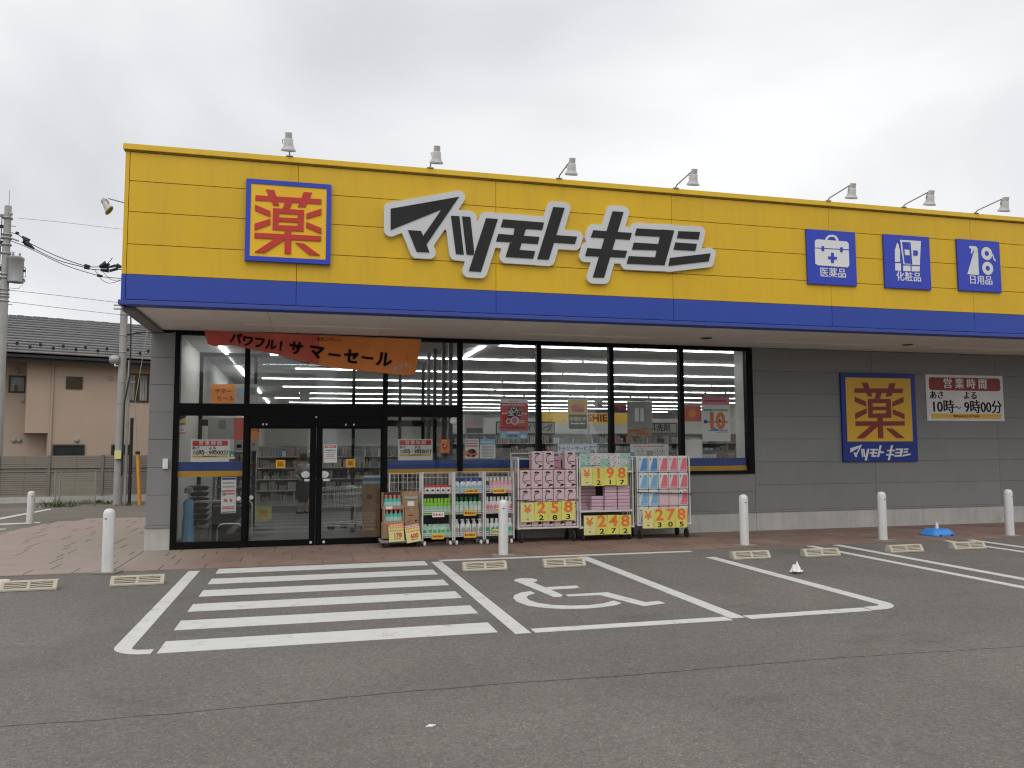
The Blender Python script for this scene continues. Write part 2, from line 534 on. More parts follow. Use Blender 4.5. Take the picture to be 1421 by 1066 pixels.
# ------------------------------------------------------------------ mesh building
class MB:
    def __init__(s):
        s.v, s.f, s.mi, s.mats = [], [], [], []

    def _m(s, m):
        m = MATS[m] if isinstance(m, str) else m
        if m not in s.mats:
            s.mats.append(m)
        return s.mats.index(m)

    def add(s, verts, faces, m):
        k = s._m(m)
        b = len(s.v)
        s.v += [tuple(p) for p in verts]
        for f in faces:
            s.f.append(tuple(b + i for i in f))
            s.mi.append(k)
        return s

    def box(s, x0, x1, y0, y1, z0, z1, m):
        v = [(x0, y0, z0), (x1, y0, z0), (x1, y1, z0), (x0, y1, z0), (x0, y0, z1), (x1, y0, z1), (x1, y1, z1), (x0, y1, z1)]
        f = [(0, 3, 2, 1), (4, 5, 6, 7), (0, 1, 5, 4), (1, 2, 6, 5), (2, 3, 7, 6), (3, 0, 4, 7)]
        return s.add(v, f, m)

    def tube(s, pts, r, m, n=8, cap=True):
        pts = [Vector(p) for p in pts]
        rs = r if isinstance(r, (list, tuple)) else [r] * len(pts)
        rings = []
        up = Vector((0, 0, 1))
        for i, p in enumerate(pts):
            if i == 0:
                d = pts[1] - p
            elif i == len(pts) - 1:
                d = p - pts[i - 1]
            else:
                d = (pts[i + 1] - p).normalized() + (p - pts[i - 1]).normalized()
            d.normalize()
            a = up if abs(d.z) < 0.9 else Vector((1, 0, 0))
            e1 = d.cross(a).normalized()
            e2 = d.cross(e1).normalized()
            rings.append([p + (e1 * math.cos(2 * math.pi * k / n) + e2 * math.sin(2 * math.pi * k / n)) * rs[i] for k in range(n)])
        v = [q for rr in rings for q in rr]
        f = []
        for i in range(len(pts) - 1):
            for k in range(n):
                a, b = i * n + k, i * n + (k + 1) % n
                f.append((a, a + n, b + n, b))
        if cap:
            f.append(tuple(range(n)))
            f.append(tuple(reversed(range((len(pts) - 1) * n, len(pts) * n))))
        return s.add(v, f, m)

    def lathe(s, prof, m, n=14, o=(0, 0, 0), sx=1.0, sy=1.0):
        v, f = [], []
        for (r, z) in prof:
            for k in range(n):
                a = 2 * math.pi * k / n
                v.append((o[0] + r * sx * math.cos(a), o[1] + r * sy * math.sin(a), o[2] + z))
        for i in range(len(prof) - 1):
            for k in range(n):
                a, b = i * n + k, i * n + (k + 1) % n
                f.append((a, b, b + n, a + n))
        f.append(tuple(reversed(range(n))))
        f.append(tuple(range((len(prof) - 1) * n, len(prof) * n)))
        return s.add(v, f, m)

    def prism(s, poly, y0, y1, m):
        """polygon in (x, z) with thickness along y; y0 is the near face"""
        n = len(poly)
        area = sum(poly[i][0] * poly[(i + 1) % n][1] - poly[(i + 1) % n][0] * poly[i][1] for i in range(n))
        if area < 0:
            poly = list(reversed(poly))
        v = [(p[0], y0, p[1]) for p in poly] + [(p[0], y1, p[1]) for p in poly]
        f = [tuple(range(n)), tuple(reversed(range(n, 2 * n)))]
        f += [(i, i + n, (i + 1) % n + n, (i + 1) % n) for i in range(n)]
        return s.add(v, f, m)

    def flat(s, poly, z0, z1, m):
        """polygon in (x, y) lying on the ground, from z0 to z1"""
        n = len(poly)
        area = sum(poly[i][0] * poly[(i + 1) % n][1] - poly[(i + 1) % n][0] * poly[i][1] for i in range(n))
        if area < 0:
            poly = list(reversed(poly))
        v = [(p[0], p[1], z1) for p in poly] + [(p[0], p[1], z0) for p in poly]
        f = [tuple(range(n)), tuple(reversed(range(n, 2 * n)))]
        f += [(i, i + n, (i + 1) % n + n, (i + 1) % n) for i in range(n)]
        return s.add(v, f, m)

    def mesh(s, name, smooth=False):
        me = bpy.data.meshes.new(name)
        me.from_pydata(s.v, [], s.f)
        for m in s.mats:
            me.materials.append(m)
        me.polygons.foreach_set('material_index', s.mi)
        if any(len(f) > 4 for f in s.f):
            bm = bmesh.new()
            bm.from_mesh(me)
            big = [f for f in bm.faces if len(f.verts) > 4]
            bmesh.ops.triangulate(bm, faces=big, ngon_method='EAR_CLIP')
            bm.to_mesh(me)
            bm.free()
        if smooth:
            me.polygons.foreach_set('use_smooth', [True] * len(me.polygons))
            try:
                me.set_sharp_from_angle(angle=R_(38))
            except Exception:
                pass
        me.update()
        return me

    def build(s, name, parent=None, loc=(0, 0, 0), rot=(0, 0, 0), smooth=False, bevel=0, kind=None, label=None):
        o = bpy.data.objects.new(name, s.mesh(name, smooth))
        COL.objects.link(o)
        o.location = loc
        o.rotation_euler = rot
        if parent:
            o.parent = parent
        if bevel:
            b = o.modifiers.new('bevel', 'BEVEL')
            b.width = bevel
            b.segments = 2
            b.limit_method = 'ANGLE'
        if kind:
            o['kind'] = kind
        if label:
            o['label'] = label
        return o


def tag(o, label, cat, group=None):
    o['label'] = label
    o['category'] = cat
    if group:
        o['group'] = group
    return o


def thing(name, label, cat, loc=(0, 0, 0), rot=(0, 0, 0), group=None):
    o = bpy.data.objects.new(name, None)
    o.empty_display_size = 0.1
    COL.objects.link(o)
    o.location = loc
    o.rotation_euler = rot
    return tag(o, label, cat, group)


CHILD = {}


def dup(root, loc, rot=None, label=None):
    def kids(o):
        return [c for c in COL.objects if c.parent == o] if o.name not in CHILD else CHILD[o.name]
    def rec(o, par):
        c = o.copy()
        COL.objects.link(c)
        if par is not None:
            c.parent = par
        for k in list(o.children):
            rec(k, c)
        return c
    r = rec(root, None)
    r.location = loc
    if rot is not None:
        r.rotation_euler = rot
    if label:
        r['label'] = label
    return r


PENDING = []


def text(name, s, size, m, parent, loc, sx=1.0, ext=0.0012, bold=0.0, align='CENTER', rot=0.0, shear=0.0, deform=None):
    """lettering that faces the car park (-y); loc is the middle of the word on its board"""
    cu = bpy.data.curves.new(name, 'FONT')
    cu.body = s
    cu.size = size
    cu.align_x = align
    cu.align_y = 'CENTER'
    cu.extrude = ext
    cu.offset = bold * size
    cu.shear = shear
    cu.resolution_u = 3
    o = bpy.data.objects.new(name, bpy.data.meshes.new(name))
    COL.objects.link(o)
    if parent:
        o.parent = parent
    o.location = loc
    o.rotation_euler = (R_(90), -rot, 0)
    o.scale = (sx, 1, 1)
    PENDING.append((o, cu, MATS[m], deform))
    return o


def flush_text():
    tmp = []
    for (o, cu, m, d) in PENDING:
        t = bpy.data.objects.new('lettering_source', cu)
        COL.objects.link(t)
        tmp.append(t)
    dg = bpy.context.evaluated_depsgraph_get()
    dg.update()
    for t, (o, cu, m, d) in zip(tmp, PENDING):
        me = bpy.data.meshes.new_from_object(t.evaluated_get(dg))
        me.materials.clear()
        me.materials.append(m)
        if d:
            d(o, me)
        old = o.data
        o.data = me
        bpy.data.meshes.remove(old)
    for t in tmp:
        bpy.data.objects.remove(t)
    for (o, cu, m, d) in PENDING:
        bpy.data.curves.remove(cu)
    PENDING.clear()


ORD = ['first', 'second', 'third', 'fourth', 'fifth', 'sixth', 'seventh', 'eighth', 'ninth', 'tenth', 'eleventh', 'twelfth']

# ================================================================== GROUND
MB().flat([(-400, -300), (400, -300), (400, 500), (-400, 500)], -0.3, 0.0, 'asphalt').build('parking_lot', kind='structure')
# dusty asphalt behind the apron, beside the shop
MB().flat([(-40, 3.0), (-6.05, 3.0), (-5.75, 6.6), (-5.6, 7.25), (-2.6, 7.9), (-2.6, 20), (-40, 20)], -0.02, 0.004,
          'asphalt_side').build('side_yard', kind='structure')

# pavement: base sheet as the joints, slabs proud of it
side = bpy.data.objects.new('sidewalk', None)
COL.objects.link(side)
side['kind'] = 'structure'
apron = [(-9.0, -2.33), (-2.6, -2.33), (-2.6, 7.75), (-5.55, 7.05), (-5.85, 5.9), (-6.1, 3.2), (-6.6, 1.2), (-9.0, -0.9)]
MB().flat(apron, -0.05, 0.006, 'joint').flat([(-2.6, -2.33), (24, -2.33), (24, 0.3), (-2.6, 0.3)], -0.05, 0.006, 'joint').build('joint_bed', side)


def inside(p, poly):
    c = False
    n = len(poly)
    for i in range(n):
        a, b = poly[i], poly[(i + 1) % n]
        if (a[1] > p[1]) != (b[1] > p[1]) and p[0] < (b[0] - a[0]) * (p[1] - a[1]) / (b[1] - a[1]) + a[0]:
            c = not c
    return c


rs = random.Random(3)
bol_spots = [(-2.65, -2.33), (3.03, -2.13), (7.34, -2.04), (10.13, -2.04), (12.88, -2.08)]


def slab_mesh(x0, x1, y0, y1):
    g = 0.006
    mb = MB()
    v = [(x0 + g, y0 + g, 0.004), (x1 - g, y0 + g, 0.004), (x1 - g, y1 - g, 0.004), (x0 + g, y1 - g, 0.004),
         (x0 + g + .006, y0 + g + .006, 0.016), (x1 - g - .006, y0 + g + .006, 0.016), (x1 - g - .006, y1 - g - .006, 0.016), (x0 + g + .006, y1 - g - .006, 0.016)]
    mb.add(v, [(4, 5, 6, 7), (0, 1, 5, 4), (1, 2, 6, 5), (2, 3, 7, 6), (3, 0, 4, 7)], 'slab')
    return mb


slabs = []
# front strip: five courses of ashlar slabs
ys = [-2.32, -1.86, -1.25, -0.8, -0.36, -0.02]
for r in range(5):
    x = -2.6
    while x < 22:
        wd = rs.choice([0.45, 0.6, 0.75, 0.9])
        slabs.append((x, min(x + wd, 22.4), ys[r], ys[r + 1]))
        x += wd
# left apron
y = -2.32
while y < 7.6:
    h = rs.choice([0.45, 0.6, 0.6, 0.75])
    x = -9.0 + rs.uniform(-0.4, 0)
    while x < -2.62:
        wd = rs.choice([0.6, 0.75, 0.9, 1.05])
        x1 = min(x + wd, -2.6)
        if y < -0.02 and x1 > -2.6:
            pass
        cs = [(x, y), (x1, y), (x1, y + h), (x, y + h)]
        cs = [(a + (0.01 if a < -5 else -0.01), b + 0.02) for a, b in cs]
        ok = [x + (x1 - x) * k / 12 for k in range(13) if inside((x + (x1 - x) * k / 12 + (0.01 if x < -5 else -0.01), y + .03), apron) and inside((x + (x1 - x) * k / 12 + (0.01 if x < -5 else -0.01), y + h - .01), apron)]
        if ok and ok[-1] - ok[0] > .12:
            slabs.append((ok[0], ok[-1], y, y + h))
        x += wd
    y += h
rest = MB()
keyed = sorted(slabs, key=lambda s: (Vector(((s[0] + s[1]) / 2, (s[2] + s[3]) / 2)) - Vector((0, -14.6))).length + (6 if s[0] > 13.5 else 0))
for i, s in enumerate(keyed):
    if i < 300:
        slab_mesh(*s).build('paving_stone', side)
    else:
        sm = slab_mesh(*s)
        rest.add(sm.v, sm.f, 'slab')
rest.build('paving_stones', side, kind='stuff')


# painted lines -----------------------------------------------------
def line(poly, z=0.004, name='painted_line'):
    return MB().flat(poly, 0.0005, z, 'road_paint').build(name, kind='structure')


for k in range(6):
    y0 = -2.85 - 0.881 * k
    x1 = 1.73
    line([(-1.19, y0), (x1, y0), (x1, y0 + 0.43), (-1.19, y0 + 0.43)], name='hatch_stripe')


def hook(cx, y_end, sgn, xt0, xt1, ytop):
    """line perpendicular to the shop that turns round at its outer end"""
    pts = [(xt0, ytop), (xt1, ytop)]
    return pts


# left bay line with rounded foot
def arc(cx, cy, r, a0, a1, n=8):
    return [(cx + r * math.cos(R_(a0 + (a1 - a0) * i / n)), cy + r * math.sin(R_(a0 + (a1 - a0) * i / n))) for i in range(n + 1)]


line([(-1.43, -2.52), (-1.58, -2.52)] + [(-1.58, -6.9)] + arc(-1.26, -6.93, 0.32, 180, 270) + [(-1.24, -7.25), (-1.24, -7.1), (-1.34, -7.09)] + arc(-1.34, -7.0, 0.09, 270, 180, 4))
line([(1.82, -2.55), (1.97, -2.55), (2.02, -7.36), (1.87, -7.36)])
x3a, x3b = gx(815, 774.5)[0], gx(829, 774)[0]
line([(4.09, -2.62), (4.26, -2.62), (4.26, -7.28), (4.10, -7.28)])
line([(5.98, -3.2), (6.14, -3.2), (6.16, -6.95)] + list(reversed(arc(5.84, -6.98, 0.32, 270, 360))) + [(5.72, -7.31), (5.73, -7.15), (5.88, -7.13)] + arc(5.90, -7.04, 0.09, 270, 360, 4))
line([(2.06, -7.36), (2.06, -7.2), (4.08, -7.2), (4.08, -7.36)])
line([(4.28, -7.36), (4.28, -7.2), (5.70, -7.17), (5.70, -7.33)])
line([(1.95, -2.36), (6.1, -2.42), (6.1, -2.55), (1.98, -2.5)])
line([(8.30, -2.4), (8.44, -2.4), (8.44, -7.3), (8.30, -7.3)])
line([(8.82, -2.4), (8.97, -2.4), (8.97, -7.3), (8.82, -7.3)])
line([(11.1, -2.4), (11.24, -2.4), (11.24, -7.3), (11.1, -7.3)])
line([(11.6, -2.4), (11.75, -2.4), (11.75, -7.3), (11.6, -7.3)])
line([(-3.72, -2.86)] + arc(-3.86, -2.72, 0.13, -20, 200, 8) + [(-3.99, -7.3), (-3.73, -7.3)])
# side car park lines
line([(-9.5, 3.9), gx(0, 721.5), gx(71, 707.5), gx(70, 706.3), gx(0, 719), (-9.6, 4.2)], 0.009)
line([(-9.5, 6.0), gx(0, 729), gx(56, 726), gx(56, 725), gx(0, 727.2), (-9.5, 6.2)], 0.009)
line([gx(0, 735.6), gx(8, 735.0), gx(8, 734.2), gx(0, 734.4)], 0.009)

# wheelchair mark, traced on the ground
WC0 = (640, 780, 3.947)


def wcp(pts):
    return [gx(WC0[0] + a / WC0[2], WC0[1] + b / WC0[2]) for a, b in pts]


mbw = MB()
mbw.flat(wcp([(288, 103), (298, 95), (330, 90), (385, 91), (413, 97), (417, 104), (405, 110), (388, 110), (556, 181), (545, 192), (508, 193), (310, 111)]), 0.0005, 0.004, 'road_paint')
mbw.flat(wcp([(462, 139), (630, 130), (648, 140), (625, 145), (490, 152)]), 0.0005, 0.004, 'road_paint')
mbw.flat(wcp([(572, 180), (800, 167), (1010, 222), (1080, 214), (1118, 227), (1000, 243), (760, 182), (585, 189)]), 0.0005, 0.004, 'road_paint')
mbw.flat(wcp([(378, 161), (325, 169), (292, 183), (284, 198), (305, 218), (365, 240), (450, 252), (560, 258), (680, 256), (780, 248), (850, 237), (878, 226), (835, 213), (780, 228), (700, 238), (600, 241), (500, 237), (420, 226), (372, 210), (357, 195), (370, 182), (405, 172)]), 0.0005, 0.004, 'road_paint')
mbw.build('wheelchair_mark', kind='structure')

# asphalt seam across the foreground
pl = []
xx = -14.0
while xx < 22:
    pl.append((xx, -8.88 + rs.uniform(-0.012, 0.012) + .035 * math.sin(xx * .7) + .02 * math.sin(xx * 1.9)))
    xx += 0.25
mbj = MB()
seam_mat = mat('seam', (0.095, 0.09, 0.083), 0.95, var=0.3, vscale=12)
for a, b in zip(pl[:-1], pl[1:]):
    wd = max(0.0012, rs.uniform(0.0, 0.008) + .003 * math.sin(a[0] * .9))
    mbj.flat([(a[0], a[1] - wd), (b[0], b[1] - wd), (b[0], b[1] + wd), (a[0], a[1] + wd)], 0.0005, 0.003, seam_mat)
mbj.build('asphalt_seam', kind='structure')

# ================================================================== THE SHOP
XL, XR, D, ZF = -2.588, 22.0, 2.437, 3.734
YB = 34.0
shop = thing('drugstore', 'single-storey drugstore with yellow and blue fascia, grey panelled wall and glazed front', 'shop building')
seams = [XL + 0.06, -0.2, 2.85, 5.9, 8.95, 12.0, 15.05, 18.1, XR]
rows = [4.174, 4.61, 5.08, 5.53, 5.955]
for i in range(len(seams) - 1):
    for j in range(4):
        g = 0.0045
        MB().box(seams[i] + 0.003, seams[i + 1] - 0.003, -D, -D + 0.05, rows[j] + g, rows[j + 1] - g, 'yellow_panel').build('yellow_panel', shop, bevel=0.003)
    MB().box(seams[i] + 0.003, seams[i + 1] - 0.003, -D - 0.004, -D + 0.05, 3.815, 4.172, 'blue_panel').build('blue_panel', shop, bevel=0.004)
MB().box(XL, XL + 0.055, -D, -D + 0.05, 4.178, 5.955, 'yellow_panel').build('corner_trim', shop)
MB().box(XL, XL + 0.055, -D - 0.004, -D + 0.05, 3.815, 4.172, 'blue_panel').build('corner_trim', shop)
MB().box(XL - 0.03, XR, -D - 0.045, -D + 0.25, 5.975, 6.06, 'yellow_coping').box(XL - 0.012, XR, -D - 0.02, -D + 0.2, 5.955, 5.974, 'seam_brown').build('coping', shop, bevel=0.006)
MB().box(XL - 0.03, XR, -D - 0.03, -D + 0.2, 3.738, 3.803, 'blue_trim').box(XL, XR, -D + 0.01, -D + 0.2, 3.803, 3.815, 'dark_gap').build('drip_trim', shop, bevel=0.006)
MB().box(XL + 0.01, XR, -D + 0.052, -D + 0.2, 3.82, 5.95, 'seam_brown').build('fascia_backing', shop)
# return fascia down the left side
for j in range(4):
    MB().box(XL, XL + 0.05, -D + 0.06, YB, rows[j] + 0.005, rows[j + 1] - 0.005, 'yellow_panel').build('yellow_panel', shop)
MB().box(XL, XL + 0.05, -D + 0.06, YB, 3.738, 4.172, 'blue_panel').build('blue_panel', shop)
MB().box(XL - 0.03, XL + 0.3, -D + 0.26, YB, 5.958, 6.06, 'yellow_coping').build('coping', shop)
MB().box(XL + 0.05, XR, -D + 0.25, YB, 5.6, 5.75, 'grey_panel').build('flat_roof', shop)
# soffit
sx0 = XL + 0.16
soffs = [sx0] + [sx0 + 1.82 * k for k in range(1, 14)] + [XR]
for a, b in zip(soffs[:-1], soffs[1:]):
    for (ya, yb) in ((-D + 0.2, -1.2), (-1.2, 0.0)):
        MB().box(a + 0.003, b - 0.003, ya + 0.003, yb - 0.003, ZF, ZF + 0.02, 'soffit').build('soffit_panel', shop)
MB().box(XL + 0.052, XR, -D + 0.21, 0.0, ZF + 0.022, ZF + 0.06, 'soffit_trim').build('soffit_backing', shop)
MB().box(XL - 0.02, sx0, -D + 0.2, 0.3, ZF - 0.05, ZF + 0.0, 'soffit_trim').build('side_trim', shop)
# left pillar
prow = [0.42, 0.93, 1.395, 1.86, 2.325, 2.79, 3.255, 3.68]
for a, b in zip(prow[:-1], prow[1:]):
    MB().box(-2.60, -2.215, -0.03, 0.28, a + 0.003, b - 0.003, 'grey_panel').build('wall_panel', shop, bevel=0.003)
MB().box(-2.62, -2.215, -0.05, 0.3, 0.385, 0.42, 'flashing').build('flashing', shop)
MB().box(-2.61, -2.215, -0.03, 0.29, 0, 0.384, 'plinth').build('plinth', shop, bevel=0.006)
MB().box(-2.59, -2.22, -0.02, 0.2, 0.42, 3.68, 'seam_grey').build('pillar_core', shop)
# left flank wall
for a, b in zip(prow[:-1], prow[1:]):
    MB().box(-2.60, -2.57, 0.29, YB, a + 0.004, b - 0.004, 'grey_panel').build('wall_panel', shop)
MB().box(-2.61, -2.5, 0.3, YB, 0, 0.42, 'plinth').build('plinth', shop)
# right wall
wx = [8.79, 11.65, 14.85, 18.05, 22.0]
wr = [0.42, 0.93, 1.395, 1.86, 2.325, 2.79, 3.255, 3.725]
for a, b in zip(wx[:-1], wx[1:]):
    for c, d in zip(wr[:-1], wr[1:]):
        MB().box(a + 0.003, b - 0.003, -0.03, -0.018, c + 0.0025, d - 0.0025, 'grey_panel').build('wall_panel', shop, bevel=0.002)
for a, b in ((2.77, 5.7), (5.7, 8.79)):
    for c, d in ((0.42, 0.8), (0.8, 1.17)):
        MB().box(a + 0.003, b - 0.003, -0.03, -0.018, c + 0.0025, d - 0.0025, 'grey_panel').build('wall_panel', shop, bevel=0.002)
MB().box(8.79, XR, -0.02, 0.2, 0.4, 3.725, 'seam_grey').box(2.77, 8.79, -0.02, 0.2, 0.4, 1.16, 'seam_grey').build('wall_core', shop)
MB().box(2.77, XR, -0.055, 0.1, 0.385, 0.42, 'flashing').build('flashing', shop)
for a, b in ((2.77, 8.8), (8.8, 14.97), (14.97, XR)):
    MB().box(a + 0.003, b - 0.003, -0.035, 0.12, 0.0, 0.384, 'plinth').build('plinth', shop, bevel=0.006)
# interior shell
MB().box(-2.5, 8.79, 0.0, 0.12, 3.717, 3.92, 'dark_gap').build('window_lintel', shop)
MB().box(-2.5, XR, 0.25, YB, -0.05, 0.02, 'interior_floor').build('shop_floor', shop)
MB().box(-2.5, XR, 0.1, YB, 3.80, 3.9, 'interior_ceiling').build('ceiling', shop)
MB().box(-2.5, XR, YB - 0.1, YB, 0.02, 3.8, 'interior_wall').build('back_wall', shop)
MB().box(-2.5, -2.3, 0.3, YB - 0.1, 0.02, 3.8, 'interior_wall').build('inner_wall', shop)
MB().box(XR - 0.1, XR, 0.1, YB - 0.1, 0.0, 3.8, 'interior_wall').build('inner_wall', shop)
MB().box(8.8, XR - 0.1, 0.21, 0.34, 0.02, 3.8, 'interior_wall').build('inner_wall', shop)
MB().box(2.78, 8.8, 0.21, 0.3, 0.02, 1.15, 'interior_wall').build('inner_wall', shop)
MB().box(8.66, 8.79, 0.1, 0.45, 1.15, 3.8, 'interior_wall').build('window_jamb', shop)

# shop front frame ------------------------------------------------------
F0, F1 = -0.05, 0.09
HEAD = 3.715
mull = [(-2.215, -2.13, 0.0), (-1.08, -0.99, 0.0), (1.31, 1.395, 0.0), (2.685, 2.775, 0.0), (4.205, 4.295, 1.16), (5.675, 5.765, 1.16), (7.165, 7.255, 1.16), (8.65, 8.79, 1.16)]
for a, b, z0 in mull:
    MB().box(a, b, F0, F1, z0, HEAD, 'black_frame').build('mullion', shop, bevel=0.004)
hb = [(-2.13, -1.08), (-0.99, 1.31), (1.395, 2.685)]
for a, b in hb:
    MB().box(a, b, F0 + .004, F1 - .004, 2.27, 2.48, 'black_frame').build('transom', shop, bevel=0.004)
for a, b in hb + [(2.775, 4.205), (4.295, 5.675), (5.765, 7.165), (7.255, 8.65)]:
    MB().box(a, b, F0 + .004, F1 - .004, 3.66, HEAD, 'black_frame').build('window_head', shop)
for a, b in ((2.775, 4.205), (4.295, 5.675), (5.765, 7.165), (7.255, 8.65)):
    MB().box(a, b, F0 - .03, F1 - .004, 1.165, 1.225, 'black_frame').build('window_sill', shop, bevel=0.004)
for a, b in ((-2.13, -1.08), (1.395, 2.685)):
    MB().box(a, b, F0 + .004, F1 - .004, 0.0, 0.13, 'black_frame').build('bottom_rail', shop)
panes = [(-2.13, -1.08, 0.13, 2.27), (-2.13, -1.08, 2.48, 3.66), (-0.99, 1.31, 2.48, 3.66), (1.395, 2.685, 0.13, 2.27), (1.395, 2.685, 2.48, 3.66),
         (2.775, 4.205, 1.225, 3.66), (4.295, 5.675, 1.225, 3.66), (5.765, 7.165, 1.225, 3.66), (7.255, 8.65, 1.225, 3.66)]
for a, b, c, d in panes:
    MB().box(a, b, 0.012, 0.022, c, d, 'glass').build('pane', shop)
# blue and yellow bands stuck on the inside of the glass
for a, b in ((-2.13, -1.08), (1.395, 2.685), (2.775, 4.205), (4.295, 5.675), (5.765, 7.165), (7.255, 8.65)):
    MB().box(a, b, 0.026, 0.03, 1.325, 1.48, 'stripe_blue').build('blue_band', shop)
    MB().box(a, b, 0.026, 0.03, 1.228, 1.322, 'stripe_yellow').build('yellow_band', shop)
# sliding doors
MB().box(-0.99, 1.31, F0 + .01, F1 + .1, 2.09, 2.27, 'black_frame').build('door_header', shop, bevel=0.005)
for (a, b, s0, s1) in ((-0.99, 0.148, 0.03, 0.105), (0.152, 1.31, 0.105, 0.03)):
    dr = MB()
    dr.box(a, a + s0, 0.0, 0.05, 0.01, 2.085, 'black_frame').box(b - s1, b, 0.0, 0.05, 0.01, 2.085, 'black_frame')
    dr.box(a + s0, b - s1, 0.002, 0.048, 0.01, 0.12, 'black_frame').box(a + s0, b - s1, 0.002, 0.048, 2.05, 2.085, 'black_frame')
    do = dr.build('sliding_door', shop)
    MB().box(a + s0, b - s1, 0.018, 0.028, 0.12, 2.05, 'glass').build('pane', do)
    kx = b - 0.07 if s1 > 0.05 else a + 0.15
    MB().lathe([(0.0, 0), (0.024, 0.002), (0.024, 0.014), (0.015, 0.02)], 'white_gloss', 12).build('door_lock', do, (kx, 0.0, 0.065), (R_(90), 0, 0))
MB().box(-0.99, 1.31, F0, 0.1, 0.0, 0.008, 'steel').build('door_track', shop)
# sensors over the door
for u, v in ((365, 589), (370, 589), (480, 589.5), (491, 589.5), (439, 579)):
    x, z = fx(u, v, -0.04)
    MB().box(x - 0.012, x + 0.012, -0.05, -0.035, z - 0.015, z + 0.015, 'white_gloss').build('door_sensor', shop)
# round alarm on frame
x, z = fx(629, 584, -0.02)
MB().lathe([(0.0, 0), (0.065, 0.0), (0.065, 0.02), (0.05, 0.035), (0.03, 0.038)], 'white_gloss', 18).build('alarm_sounder', shop, (x, -0.01, z), (R_(90), 0, 0))
# grey box on the pillar
x0, z1 = fx(226.5, 636.6, -0.03)
x1, z0 = fx(233.5, 650.5, -0.03)
mb = MB().box(x0, x1, -0.085, -0.03, z0, z1, 'white_gloss').box(x0 + .015, x1 - .015, -0.09, -0.084, z0 + .03, z1 - .03, 'paper')
tag(mb.build('wall_box', bevel=0.004), 'small pale intercom box on the grey pillar left of the glazing', 'wall box')

# vestibule --------------------------------------------------------------
VY = 3.85
for x in (-2.26, -1.13, 1.0, 2.05, 2.58):
    MB().box(x - 0.035, x + 0.035, VY, VY + 0.08, 0.02, 3.8, 'inner_frame').build('lobby_mullion', shop)
MB().box(-2.26, 2.58, VY + .004, VY + 0.076, 2.2, 2.34, 'inner_frame').build('lobby_transom', shop)
MB().box(-2.26, 2.58, VY + .004, VY + 0.076, 3.72, 3.8, 'inner_frame').build('lobby_transom', shop)
MB().box(-2.22, -1.17, VY + .03, VY + .04, 0.1, 3.7, 'inner_glass').build('lobby_pane', shop)
MB().box(1.04, 2.54, VY + .03, VY + .04, 0.1, 2.2, 'inner_glass').build('lobby_pane', shop)
MB().box(-1.09, 2.54, VY + .03, VY + .04, 2.34, 3.7, 'inner_glass').build('lobby_pane', shop)
for yy, mm in ((0.2, 'grey_frame'), (1.0, 'grey_frame'), (2.1, 'inner_frame'), (3.0, 'grey_frame')):
    MB().box(2.55, 2.62, yy - 0.04, yy + 0.04, 0.02, 3.8, mm).build('lobby_mullion', shop)
MB().box(2.56, 2.61, 0.24, VY, 2.3, 2.42, 'inner_frame').build('lobby_transom', shop)
MB().box(2.58, 2.59, 0.24, VY, 0.1, 3.7, 'inner_glass').build('lobby_pane', shop)
MB().box(-2.31, -2.27, 0.65, 1.1, 0.02, 3.4, 'inner_frame').build('wall_strip', shop)

# interior strip lights ------------------------------------------------------
proto = thing('strip_light', 'x', 'ceiling light', (0, 0, 0), group='strip lights on the shop ceiling')
L = 7.3
MB().box(-L / 2, L / 2, -0.025, 0.025, -0.012, 0.0, 'print_grey').build('light_housing', proto)
MB().box(-L / 2 + .02, L / 2 - .02, -0.03, 0.03, -0.025, -0.013, 'tube_light').build('light_tube', proto)
first = True
row_y = [1.2] + [3.75 + 3.16 * k for k in range(9)]


def strip(x, y, rz, label, length=None):
    global first
    if first:
        o = proto
        first = False
        o.location = (x, y, 3.795)
        o.rotation_euler = (0, 0, rz)
        o['label'] = label
    else:
        o = dup(proto, (x, y, 3.795), (0, 0, rz), label)
    if length:
        o.scale = (length / L, 1, 1)
    return o


for r, y in enumerate(row_y):
    xs = []
    x = (3.75 + L / 2) if r == 0 else (-1.35 + L / 2 + 0.5 * ((r * 37) % 3))
    k = 0
    lim = [9.5, 11, 13, 15, 16.5, 18, 19, 19, 19, 19][r]
    while x - L / 2 < lim and x + L / 2 < XR + 2:
        ln = L if x + L / 2 < XR - .3 else None
        strip(x, y, 0, 'white strip light, %s from the left in the %s ceiling row inside' % (ORD[k], ORD[r]))
        x += L + 0.05
        k += 1
strip(0.2, 1.9, 0, 'white strip light over the entrance lobby, just inside the sliding doors', 2.6)
for k, (y, ln) in enumerate(((3.1, 2.6), (8.2, 3.4), (15.0, 3.6), (21.5, 3.6))):
    strip(-1.75, y, R_(90), 'white strip light running away from the window along the left wall, %s from the glass' % ORD[k], ln)
strip(3.47, 2.45, R_(90), 'white strip light running away from the window beside the lobby glass wall', 2.2)

